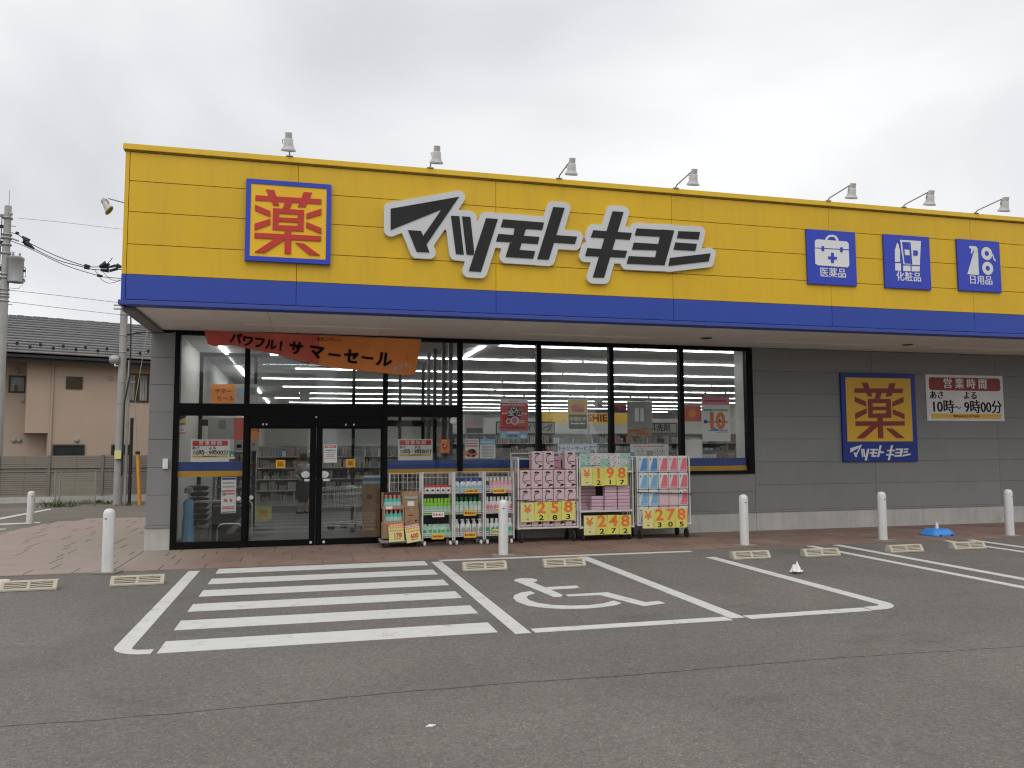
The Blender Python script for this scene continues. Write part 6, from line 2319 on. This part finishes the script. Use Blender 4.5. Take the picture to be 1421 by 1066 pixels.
for x in (-.24, .24):
    for y in (-.36, .38):
        MB().tube([(x - .012, y, .05), (x + .012, y, .05)], .05, 'rubber', 12).build('wheel', sc_)
for k in range(3):
    loc = (px(474, 700, 2.2) + .28 * k, 2.2 + .32 * k, .021)
    o = sc_ if k == 0 else dup(sc_, loc)
    o.location = loc
    o.rotation_euler = (0, 0, R_(62))
    o['label'] = 'steel shopping cart, %s from the left in the row behind the right sliding door' % ORD[k]
for k, (v0, v1) in enumerate(((724, 748), (699, 724), (674.5, 699))):
    t, ww, hh = carton('brown carton in the lobby stack behind the right door, %s from the floor' % ORD[k], 504.5, v0 - 2, 528, v1 - 2, 'cardboard', .4, y=.9)
    if k == 2:
        MB().prism([(.05 * math.cos(q * math.pi / 6) - .05, hh * .3 + .05 * math.sin(q * math.pi / 6)) for q in range(12)], -.003, 0, 'sign_maroon').build('print', t)
a, b = fx(504.5, 661, .9), fx(528, 672, .9)
t = thing('bottle_pack', 'white and blue wrapped pack on top of the lobby cartons', 'pack', ((a[0] + b[0]) / 2, .9, b[1]))
MB().box((a[0] - b[0]) / 2, (b[0] - a[0]) / 2, 0, .3, 0, a[1] - b[1], 'bottle_white').build('wrapper', t, bevel=.02)
MB().box((a[0] - b[0]) / 2 - .001, (b[0] - a[0]) / 2 + .001, -.002, .25, (a[1] - b[1]) * .4, (a[1] - b[1]) * .75, 'print_blue').build('print', t)

# a member of staff between the shelves ------------------------------------------------------
pr = thing('person', 'person in a grey top and dark green apron skirt standing among the shelves', 'person', (px(421, 660, 7.0), 7.0, .021), (0, 0, R_(25)))
J = [((0, 0, .86), .12), ((0, 0, 1.05), .115), ((0, -.01, 1.22), .125), ((0, 0, 1.31), .05), ((0, -.01, 1.38), .055), ((0, -.015, 1.45), .085), ((0, -.01, 1.51), .06),
     ((.09, 0, .8), .085), ((.1, -.02, .45), .055), ((.1, .02, .08), .038), ((.1, -.12, .03), .03),
     ((-.09, 0, .8), .085), ((-.1, .02, .45), .055), ((-.1, .05, .08), .038), ((-.1, -.09, .03), .03),
     ((.16, 0, 1.24), .05), ((.2, .02, 1.0), .036), ((.17, -.16, .88), .026), ((.15, -.23, .87), .022),
     ((-.16, 0, 1.24), .05), ((-.2, .02, 1.0), .036), ((-.17, -.16, .88), .026), ((-.15, -.23, .87), .022)]
E_ = [(0, 1), (1, 2), (2, 3), (3, 4), (4, 5), (5, 6), (0, 7), (7, 8), (8, 9), (9, 10), (0, 11), (11, 12), (12, 13), (13, 14), (2, 15), (15, 16), (16, 17), (17, 18), (2, 19), (19, 20), (20, 21), (21, 22)]
me = bpy.data.meshes.new('body')
me.from_pydata([j[0] for j in J], E_, [])
bo_ = bpy.data.objects.new('body', me)
COL.objects.link(bo_)
bo_.parent = pr
sk = bo_.modifiers.new('skin', 'SKIN')
for i, j in enumerate(J):
    me.skin_vertices[0].data[i].radius = (j[1], j[1] * .85)
    me.skin_vertices[0].data[i].use_root = i == 0
bo_.modifiers.new('sub', 'SUBSURF').levels = 1
bo_.modifiers['sub'].render_levels = 2
me.materials.append(mat('skin', (.5, .32, .24), .6))
MB().lathe([(.135, 1.0), (.15, 1.1), (.165, 1.22), (.12, 1.285), (.06, 1.3)], 'paper_dim', 14, sy=.8).tube([(.14, 0, 1.25), (.2, .02, 1.0), (.175, -.13, .9)], [.062, .048, .04], 'paper_dim', 8).tube([(-.14, 0, 1.25), (-.2, .02, 1.0), (-.175, -.13, .9)], [.062, .048, .04], 'paper_dim', 8).build('top', pr, smooth=True)
MB().lathe([(.12, .3), (.19, .5), (.17, .8), (.145, 1.02)], 'skirt_green', 14, sy=.8).build('apron_skirt', pr, smooth=True)
MB().lathe([(.08, 1.36), (.098, 1.42), (.1, 1.49), (.075, 1.545), (0, 1.56)], 'ink_black', 14, sy=.95).build('hair', pr, (0, .02, 0), smooth=True)
MB().box(-.05, .05, -.2, .05, 0, .06, 'ink_black').build('shoe', pr, (.1, .0, 0))
MB().box(-.05, .05, -.17, .08, 0, .06, 'ink_black').build('shoe', pr, (-.1, .0, 0))

# ================================================================== BACKGROUND ON THE LEFT
# slatted fence
fy = 14.2
fz0, fz1 = .22, at(90, 633, 1, fy).z
fe = thing('slat_fence', 'long taupe slatted fence on a low kerb in front of the house', 'fence', (-9, fy, 0))
posts = [at(u, 660, 1, fy).x + 9 for u in (-70, -2, 68, 142, 214)]
posts = [posts[0] - 1.95 * k for k in range(6, 0, -1)] + posts
MB().box(posts[0], posts[-1] + 3, -.08, .12, 0, fz0 - .03, 'plinth').build('kerb', fe)
for a in posts:
    MB().box(a - .04, a + .04, -.05, .05, .1, fz1 + .03, 'fence_post').build('post', fe)
for a, b in zip(posts[:-1], posts[1:]):
    mb = MB()
    z = fz0
    k = 0
    while z < fz1 - .03:
        if abs(z - (fz0 + (fz1 - fz0) * .62)) > .05:
            mb.box(a + .042, b - .042, -.012 - .008 * (k % 2), .012, z, z + .058, 'fence_slat')
        z += .068
        k += 1
    mb.build('slats', fe, kind='stuff')
    m_ = (a + b) / 2
    MB().box(a + .042, b - .042, -.03, .025, fz0 + (fz1 - fz0) * .62 - .03, fz0 + (fz1 - fz0) * .62 + .03, 'fence_post').build('rail', fe)
    MB().box(m_ - .015, m_ + .015, -.025, -.02, fz0, fz1, 'fence_post').build('stile', fe)
MB().box(posts[0], posts[-1], .02, .03, fz0, fz1 - .02, 'fence_post').build('backing', fe)
# pale mesh panel in front of it
mp0, mp1 = at(77, 660, 1, 12.6), at(133, 660, 1, 12.6)
mf = thing('mesh_panel', 'thin pale green mesh panel standing before the slatted fence', 'mesh fence', (mp0.x, 12.6, 0))
mw = mp1.x - mp0.x
zt_ = at(100, 655.5, 1, 12.6).z
for x in (0, mw * .12, mw):
    MB().tube([(x, 0, 0), (x, 0, zt_ + .02)], .02, 'mesh_green', 8).build('post', mf)
mb = MB()
for k in range(28):
    z = .08 + (zt_ - .1) * k / 27
    mb.box(0, mw, -.003, .003, z, z + .006, 'mesh_green')
for k in range(46):
    x = mw * k / 45
    mb.box(x - .003, x + .003, -.008, -.003, .06, zt_, 'mesh_green')
mb.build('wires', mf, kind='stuff')
# weeds
mb = MB()
r = random.Random(2)
for (u, v, n, s) in ((80, 704, 90, .28), (118, 699, 60, .16), (100, 699, 40, .12), (137, 698, 60, .14), (64, 701, 30, .1), (40, 697, 40, .1), (152, 700, 40, .12), (178, 702, 40, .12)):
    x, y = gx(u, v)
    for k in range(n):
        a = r.uniform(0, 6.28)
        q = abs(r.gauss(0, s * .9))
        bx_, by_ = x + q * math.cos(a) * 1.6, y + q * math.sin(a)
        hh = r.uniform(.4, 1) * s
        dx_, dy_ = r.uniform(-.5, .5) * hh, r.uniform(-.5, .5) * hh
        mb.add([(bx_ - .012, by_, 0), (bx_ + .012, by_, 0), (bx_ + dx_ + .006, by_ + dy_, hh * .7), (bx_ + dx_ * 1.5, by_ + dy_ * 1.5, hh)], [(0, 1, 2, 3)], 'weed')
mb.build('weeds', kind='stuff')

# house ------------------------------------------------------------------
HD = Vector((.936, .352, 0)).normalized()
HN = Vector((HD.y, -HD.x, 0))           # towards the car park
HREF = Vector((-9.9, 23.5, 0))
hr = math.atan2(HD.y, HD.x)


def hp(u, v, off=0.0):
    """point on the house wall plane (moved forward by off): along the wall and height"""
    d = ray(u, v)
    t = ((HREF + HN * off) - CAM_POS).dot(HN) / d.dot(HN)
    p = CAM_POS + d * t - HREF
    return p.dot(HD), p.z


ho = thing('house', 'beige rendered two-storey house with black tiled roof behind the fence', 'house', HREF, (0, 0, hr))
xc = hp(36, 560)[0]
xn = hp(66, 610)[0]
zn = hp(50, 601)[1]
ze = hp(100, 505)[1]
x_r = hp(206, 520)[0] + 5
MB().box(xc, xn, 0, .8, zn, ze + .5, 'house_wall').box(xn, x_r, 0, 7.5, 0, ze + .5, 'house_wall').build('wall', ho)
MB().box(-16, xn - .01, .8, 7.5, 0, ze + .5, 'house_wall_low').build('wall', ho)


def hwin(u0, v0, u1, v1, label=None, off=0.0, blind=True):
    a, b = hp(u0, v0, -off), hp(u1, v1, -off)
    x0, x1, z1, z0 = a[0], b[0], a[1], b[1]
    y = off
    e = .07
    w_ = MB().box(x0, x1, y - .05, y + .02, z1 - e, z1, 'win_frame').box(x0, x1, y - .05, y + .02, z0, z0 + e, 'win_frame').box(x0, x0 + e, y - .05, y + .02, z0 + e, z1 - e, 'win_frame').box(x1 - e, x1, y - .05, y + .02, z0 + e, z1 - e, 'win_frame').build('window', ho)
    MB().box(x0 + e, x1 - e, y - .012, y - .004, z0 + e, z1 - e, 'dark_glass').build('pane', w_)
    if blind:
        mb = MB()
        n = 7
        for k in range(n):
            if k in (2, 3):
                continue
            xa = x0 + e + (x1 - x0 - 2 * e) * k / n
            mb.box(xa, xa + (x1 - x0 - 2 * e) / n * .8, y - .018, y - .0125, z0 + e, z1 - e, 'curtain')
        mb.build('curtain', w_)
    return w_


hwin(12.5, 521, 36.0, 545.5, off=.8)
hwin(92, 522.5, 114.2, 540.5, blind=False)
hwin(178.5, 518, 206, 558.5)
hwin(73, 617, 117, 635, blind=False)
hwin(154.5, 617, 181, 635, blind=False)
for (u, v, off) in ((24, 515.5, .8), (153, 525, 0), (31.5, 555.5, .8), (19, 611, .8), (26.5, 611, .8), (106.5, 611, 0)):
    x, z = hp(u, v, -off)
    MB().lathe([(0, 0), (.1, 0), (.1, .05), (.06, .09), (0, .1)], 'paper_dim', 12).build('vent_cap', ho, (x, off, z), (R_(90), 0, 0))
MB().tube([(xn + .1, -.06, 0), (xn + .1, -.06, ze + .1)], .04, 'house_wall_low', 8).build('downpipe', ho)
# roof: courses of dark tiles, gutter, snow guards
zg = hp(100, 500, .55)[1]
NC = 14
ridge_y, ridge_z = 3.9, hp(100, 447, -3.9)[1]
ev_y, ev_z = -.75, zg + .12
L0, L1 = -17, x_r + .7
for k in range(NC):
    f0, f1 = k / NC, (k + 1) / NC
    ya, yb = ev_y + (ridge_y - ev_y) * f0, ev_y + (ridge_y - ev_y) * f1
    za, zb = ev_z + (ridge_z - ev_z) * f0, ev_z + (ridge_z - ev_z) * f1
    for (q0, q1, dz, th, mm) in ((0, 1, 0.0, .03, 'roof_gap'),):
        MB().add([(L0, ya + .05, za + .03), (L1, ya + .05, za + .03), (L1, yb + .05, zb + .03), (L0, yb + .05, zb + .03)], [(0, 1, 2, 3)], 'roof_gap') \
            .add([(L0, ya - .03, za + .075), (L1, ya - .03, za + .075), (L1, yb + .03, zb + .05), (L0, yb + .03, zb + .05),
                  (L0, ya - .03, za + .115), (L1, ya - .03, za + .115), (L1, yb + .03, zb + .075), (L0, yb + .03, zb + .075)],
                 [(4, 5, 6, 7), (0, 1, 5, 4), (1, 2, 6, 5), (3, 0, 4, 7), (0, 3, 2, 1)], 'roof_tile').build('tile_course', ho)
    # joints between tiles: short raised ribs
mb = MB()
rt = random.Random(8)
for k in range(NC):
    f0 = (k + .02) / NC
    f1 = (k + .98) / NC
    x = L0 + (.16 if k % 2 else 0)
    while x < L1:
        ya, yb = ev_y + (ridge_y - ev_y) * f0, ev_y + (ridge_y - ev_y) * f1
        za, zb = ev_z + (ridge_z - ev_z) * f0 + .115, ev_z + (ridge_z - ev_z) * f1 + .075
        mb.add([(x - .012, ya - .032, za - .04), (x + .012, ya - .032, za - .04), (x + .012, ya - .032, za + .008), (x - .012, ya - .032, za + .008), (x - .012, yb, zb + .012), (x + .012, yb, zb + .012)],
               [(0, 1, 2, 3), (3, 2, 5, 4)], 'roof_tile')
        x += .32
mb.build('tile_joints', ho, kind='stuff')
mb = MB()
x = L0
while x < L1:
    mb.box(x, x + .3, ridge_y - .14, ridge_y + .14, ridge_z - .03, ridge_z + .1 + .015 * (int(x * 10) % 2), 'roof_tile')
    x += .32
mb.build('ridge_tiles', ho, kind='stuff')
MB().add([(L0, ridge_y, ridge_z), (L1, ridge_y, ridge_z), (L1, ridge_y * 2 - ev_y, ev_z), (L0, ridge_y * 2 - ev_y, ev_z), (L0, ridge_y, ridge_z - .1), (L1, ridge_y, ridge_z - .1), (L1, ridge_y * 2 - ev_y, ev_z - .1), (L0, ridge_y * 2 - ev_y, ev_z - .1)],
         [(0, 1, 2, 3), (7, 6, 5, 4), (0, 4, 5, 1), (3, 2, 6, 7)], 'roof_tile').build('rear_slope', ho)
MB().box(L0, L1, ev_y - .09, ev_y + .04, ev_z - .12, ev_z - .01, 'eave').build('gutter', ho)
MB().box(L0, L1, ev_y + .05, .8, ev_z - .16, ev_z - .1, 'eave').box(L0, L1, ev_y + .04, ev_y + .07, ev_z - .3, ev_z - .1, 'eave').build('eave_board', ho)
mb = MB()
x = L0
while x < L1:
    for k in (1, 2):
        f = (k + .3) / NC
        mb.box(x + .4 * (k - 1), x + .4 * (k - 1) + .1, ev_y + (ridge_y - ev_y) * f, ev_y + (ridge_y - ev_y) * f + .05, ev_z + (ridge_z - ev_z) * f + .1, ev_z + (ridge_z - ev_z) * f + .24, 'roof_gap')
    x += .85
mb.build('snow_guards', ho, kind='stuff')

# utility pole on the left --------------------------------------------------
PY = 15.5
pt = at(11.5, 286, 1, PY)
up = thing('utility_pole', 'concrete utility pole with grey transformer at the left edge', 'utility pole', (pt.x, PY, 0))
H = pt.z
sca = lambda pxl: pxl / FPX * ((Vector((pt.x, PY, 5)) - CAM_POS).dot(_f))
MB().lathe([(0, 0), (.185, 0), (.105, H - .05), (.1, H), (0, H)], 'concrete_pole', 18).build('pole', up, smooth=True)
MB().tube([(.02, 0, H - .3), (.02, 0, H + .55)], .01, 'galv', 6).build('lightning_rod', up)
def uz(v):
    return at(11.5, v, 1, PY).z
def ux(u, v):
    return at(u, v, 1, PY).x - pt.x
MB().tube([(ux(6, 287), .55, uz(285)), (ux(26, 306), -.7, uz(305))], .045, 'galv', 6).build('crossarm', up)
for v in (303, 326, 331, 340, 352, 381, 386, 402, 408, 412, 418):
    z = uz(v)
    MB().lathe([(.15, -.03), (.165, 0), (.15, .03)], 'galv', 14).build('band', up, (0, 0, z))
mb = MB()
for k in range(9):
    z = uz(296) - .45 - k * .45
    mb.box(-.26 if k % 2 else .1, -.1 if k % 2 else .26, -.012, .012, z, z + .022, 'galv')
mb.build('step_bolts', up)
MB().box(-.9, .6, -.06, .06, uz(388) - .04, uz(388) + .04, 'galv').box(-.9, .6, -.06, .06, uz(375) - .04, uz(375) + .04, 'wire_black').build('bracket', up)
tr = MB().lathe([(0, 0), (.24, 0.0), (.245, .03), (.235, .06), (.235, .76), (.25, .78), (.25, .84), (.2, .88), (0, .9)], 'galv', 18).build('transformer', up, (ux(22.5, 378), -.05, uz(392)), smooth=True)
for dx_ in (-.1, .1):
    MB().lathe([(0, .86), (.03, .86), (.04, .92), (.025, .94), (.04, .97), (.02, 1.02), (0, 1.03)], 'paper_dim', 8).build('bushing', tr, (dx_, 0, 0))
MB().tube([(.22, -.02, .15), (.3, -.02, .05), (.12, -.03, -.22), (-.18, -.03, -.2), (-.22, 0, .05)], .009, 'wire_black', 5).build('lead', tr)
MB().tube([(.235, 0, .55), (.30, 0, .5), (.30, 0, .2), (.235, 0, .2)], .012, 'wire_black', 5).build('bracket', tr)
for (u, v) in ((3, 300), (3, 315), (1, 337), (1, 372)):
    MB().box(ux(u, v) - .25, ux(u, v) + .1, -.04, .04, uz(v) - .05, uz(v) + .05, 'wire_black' if v > 310 else 'galv').build('fitting', up)
MB().tube([(-.12, .0, uz(340)), (-.3, -.1, uz(356)), (-.16, 0, uz(368))], .012, 'wire_black', 5).tube([(-.14, -.1, uz(300)), (-.14, -.1, uz(420)), (-.17, -.12, 2)], .014, 'wire_black', 6).build('cable', up)
# insulator string and clamps
MB().tube([at(13, 322, 1, PY) - Vector((pt.x, PY, 0)), at(23, 325, 1, PY) - Vector((pt.x, PY, 0)), at(28, 327, 1, PY) - Vector((pt.x, PY, 0))], .018, 'galv', 6) \
    .tube([at(13, 330, 1, PY) - Vector((pt.x, PY, 0)), at(26, 334.5, 1, PY) - Vector((pt.x, PY, 0))], .03, 'paper_dim', 6).build('insulator', up)
MB().tube([at(22, 323, 1, PY) - Vector((pt.x, PY, 0)), at(26, 324, 1, PY) - Vector((pt.x, PY, 0))], .05, 'wire_black', 6).build('insulator', up)


def cable(label, pts, r=.012, clamps=(), name='power_line', dead_end=None):
    t = thing(name, label, 'power line', at(pts[0][0], pts[0][1], 1, pts[0][2]))
    o = t.location.copy()
    P = [at(u, v, 1, y) - o for u, v, y in pts]
    if dead_end:
        P[-1] = Vector((dead_end[0], dead_end[1], P[-1].z + o.z)) - o
    # smooth the run
    Q = []
    for i in range(len(P) - 1):
        p0, p1, p2, p3 = P[max(i - 1, 0)], P[i], P[i + 1], P[min(i + 2, len(P) - 1)]
        for k in range(6):
            s = k / 6
            Q.append(.5 * ((2 * p1) + (-p0 + p2) * s + (2 * p0 - 5 * p1 + 4 * p2 - p3) * s * s + (-p0 + 3 * p1 - 3 * p2 + p3) * s ** 3))
    Q.append(P[-1])
    MB().tube(Q, r, 'wire_black', 5).build('cable', t)
    for (u0, v0, u1, v1, y, ra, rb_) in clamps:
        MB().tube([at(u0, v0, 1, y) - o, at(u1, v1, 1, y) - o], [ra, rb_], 'wire_black', 7).build('clamp', t)


_q = at(163.3, 690, 1, 12.4)
DEAD = (_q.x, 12.4)
cable('upper slack cable from the utility pole to the clamps beside the fascia', [(27, 327, 15.21), (36, 334, 15.04), (46, 340, 14.84), (80, 356, 14.18), (118, 369, 13.45), (140, 370.5, 13.02), (165, 370, 12.54), (200, 372, 12.4)], .014,
      ((31, 328, 38, 335, 15.06, .03, .12), (34, 333.5, 40, 336.5, 15.02, .11, .03), (117.5, 368, 125, 370, 13.38, .05, .04), (138, 370.5, 148, 367, 12.96, .045, .13), (148, 367, 150, 373, 12.85, .1, .02), (150, 371, 161, 368.5, 12.72, .03, .05), (162, 368, 168, 371, 12.54, .07, .05)), dead_end=DEAD)
cable('middle slack cable from the utility pole, with the second row of clamps', [(30, 336, 15.15), (47, 345, 14.82), (80, 361, 14.18), (117, 371, 13.47), (126, 373.5, 13.29), (145, 375, 12.92), (165, 374, 12.54), (200, 376, 12.4)], .014,
      ((36, 337, 47.5, 345.5, 14.92, .1, .03), (117, 371, 124, 372.8, 13.4, .05, .04), (140, 374.5, 151, 375.5, 12.91, .05, .07), (152, 376, 164, 372.5, 12.67, .045, .05)), dead_end=DEAD)
cable('lower slack cable from the utility pole drooping to a loop by the fascia', [(14, 334, 15.46), (30, 340, 15.15), (50, 349, 14.76), (90, 368, 13.99), (136, 382.5, 13.1), (150, 385, 12.83), (168, 386.5, 12.48), (200, 388, 12.4)], .012,
      ((135, 382, 142, 383.5, 13.05, .05, .04),), dead_end=DEAD)
cable('short loop of cable hanging between the clamps beside the fascia', [(131, 374, 13.19), (136, 381, 13.1), (142, 389, 12.98), (151, 393, 12.81), (162, 391, 12.59), (175, 386, 12.4)], .009, dead_end=DEAD)
cable('thin jumper wire curling down to the fascia from the upper clamps', [(142, 376, 12.98), (150, 385, 12.83), (158, 389, 12.67), (175, 388, 12.4)], .008, dead_end=DEAD)
cable('stub wire sticking up from the clamp beside the fascia', [(148, 367, 12.87), (153, 362, 12.77), (156, 357.5, 12.71)], .012)
cable('thin high wire from the top of the utility pole to behind the fascia', [(26, 303, 15.2), (90, 309, 17), (168, 318, 20), (230, 324, 22)], .006)
cable('thin wire below the transformer running behind the shop', [(10, 402.5, 15.5), (80, 410, 17), (168, 420.5, 20), (230, 428, 22)], .008)
cable('lowest thin wire running behind the shop under the canopy corner', [(10, 418.5, 15.5), (80, 427, 17), (168, 437, 20), (230, 443, 22)], .008)

# slimmer pole by the fence ---------------------------------------------------
QY = 12.4
q0 = at(163.3, 690, 1, QY)
p2 = thing('service_pole', 'slim concrete service pole with pale box and conduits in front of the fence', 'utility pole', (q0.x, QY, 0))
def qz(v):
    return at(168, v, 1, QY).z
def qx(u, v):
    return at(u, v, 1, QY).x - q0.x
HT = qz(345)
rpx = 4.6 / FPX * 28.2
MB().lathe([(0, 0), (rpx * 1.15, 0), (rpx * .85, HT), (0, HT)], 'concrete_pole', 16).build('pole', p2, smooth=True)
MB().tube([(rpx + .09, -.02, 0), (rpx + .09, -.02, qz(500))], .04, 'concrete_pole', 8).build('conduit', p2)
MB().tube([(rpx + .22, -.03, 0), (rpx + .22, -.03, qz(580))], .05, 'wire_black', 8).build('conduit', p2)
MB().tube([(rpx + .0, -.13, .9), (rpx + .01, -.13, qz(560)), (rpx + .13, -.1, qz(520)), (rpx + .12, -.08, qz(470)), (rpx + .02, -.08, HT)], .022, 'wire_black', 6).build('cable', p2)
MB().tube([(rpx + .02, -.1, qz(465)), (rpx + .35, .4, qz(458)), (rpx + .8, 1.2, qz(454))], .03, 'wire_black', 6).build('cable', p2)
MB().box(-.09, .1, -.22, -.12, qz(637), qz(625.5), 'card_pale').build('meter_box', p2, bevel=.01)
MB().lathe([(0, -.14), (.1, -.14), (.15, -.06), (.15, .06), (.1, .14), (0, .14)], 'galv', 14).build('siren', p2, (-.2, -.1, qz(500)), (0, R_(90), 0), smooth=True)
MB().tube([(-.2, -.12, qz(504)), (-.16, -.2, qz(509)), (-.1, -.12, qz(508))], .025, 'paper', 6).build('hook', p2)
for v in (424, 429, 437, 466, 489, 530, 560, 592, 612, 660):
    MB().lathe([(rpx * .98, -.02), (rpx * 1.12, 0), (rpx * .98, .02)], 'galv', 14).build('band', p2, (0, 0, qz(v)))
    if v > 480:
        MB().box(rpx * .8, rpx + .28, -.06, -.02, qz(v) - .012, qz(v) + .012, 'galv').build('bracket', p2)
for v in (424, 429):
    MB().box(-.3, .12, -.03, .03, qz(v) - .02, qz(v) + .02, 'galv').build('bracket', p2)
g0, g1 = at(194, 700, 1, 12.2), at(191, 630, 1, 12.2)
gw = thing('guy_wire', 'leaning guy wire in an orange-yellow plastic sleeve beside the grey pillar', 'guy wire', (g0.x, 12.2, 0))
MB().tube([(0, 0, 0), (g1.x - g0.x, 0, g1.z)], .055, 'guy_yellow', 10).build('sleeve', gw)
e1 = at(187, 560, 1, 12.2)
MB().tube([(g1.x - g0.x, 0, g1.z), (e1.x - g0.x, 0, e1.z), (qx(175, 440), QY - 12.2, qz(440))], .01, 'galv', 5).build('wire', gw)
MB().tube([(g1.x - g0.x, 0, g1.z - .01), (g1.x - g0.x, 0, g1.z + .08)], .07, 'rubber', 8).build('cap', gw)

# ================================================================== ACROSS THE CAR PARK (mirrored in the glass)
def far_house(label, x, y, w_, h_, wall, cat='house', floors=2):
    t = thing('far_house', label, cat, (x, y, 0))
    MB().box(-w_ / 2, w_ / 2, -8, 0, 0, h_, wall).build('wall', t)
    rz_ = h_ * .28
    MB().add([(-w_ / 2 - .6, .6, h_), (w_ / 2 + .6, .6, h_), (w_ / 2 + .6, -4, h_ + rz_), (-w_ / 2 - .6, -4, h_ + rz_), (-w_ / 2 - .6, -8.6, h_), (w_ / 2 + .6, -8.6, h_)],
             [(0, 1, 2, 3), (3, 2, 5, 4), (0, 3, 4), (1, 5, 2), (0, 4, 5, 1)], 'eave').build('roof', t)
    n = max(2, int(w_ / 3))
    for f in range(floors):
        for k in range(n):
            xx_ = -w_ / 2 + w_ * (k + .5) / n
            z_ = .9 + f * (h_ / floors)
            MB().box(xx_ - .7, xx_ + .7, .0, .04, z_, z_ + 1.2, 'dark_glass').build('window', t)
    return t


far_house('grey house facing the shop, first of the row across the car park', -24, -44, 13, 5.8, 'grey_panel')
far_house('beige house facing the shop, second of the row across the car park', -6, -47, 12, 6.0, 'house_wall')
far_house('white apartment block facing the shop across the car park', 14, -66, 22, 12.5, 'interior_wall', 'apartment block', 4)
far_house('brown house facing the shop, fourth of the row across the car park', 34, -46, 14, 5.9, 'house_wall_low')
far_house('grey house facing the shop, last of the row across the car park', 54, -44, 13, 5.8, 'grey_panel')
mat('leaf', (.05, .075, .03), .7, var=.4, vscale=1.5)
mat('bark', (.09, .065, .045), .9)
for k, (x, y, s) in enumerate(((-14, -41, 1), (4, -42, 1.2), (9, -43, .9), (23, -42, 1.15), (44, -41, 1.05), (64, -42, 1.2))):
    t = thing('roadside_tree', 'dark roadside tree across the car park, %s from the west' % ORD[k], 'tree', (x, y, 0), group='roadside trees across the car park')
    MB().tube([(0, 0, 0), (.1, 0, 1.6 * s), (.0, .1, 3 * s)], [.18, .13, .07], 'bark', 8).build('trunk', t)
    rt_ = random.Random(k)
    mb = MB()
    for q in range(900):
        d_ = Vector((rt_.gauss(0, 1), rt_.gauss(0, 1), rt_.gauss(0, 1))).normalized() * rt_.uniform(.4, 1) ** .5
        c = Vector((d_.x * 1.9 * s, d_.y * 1.7 * s, 3.3 * s + d_.z * 1.7 * s))
        e1 = Vector((rt_.gauss(0, 1), rt_.gauss(0, 1), rt_.gauss(0, 1))).normalized() * .22
        e2 = e1.orthogonal().normalized() * .16
        mb.add([c - e1, c + e2, c + e1, c - e2], [(0, 1, 2, 3)], 'leaf')
    mb.build('crown', t)

flush_text()
for k, t in PT.items():
    if k not in USED:
        for c in list(t.children):
            bpy.data.objects.remove(c)
        bpy.data.objects.remove(t)
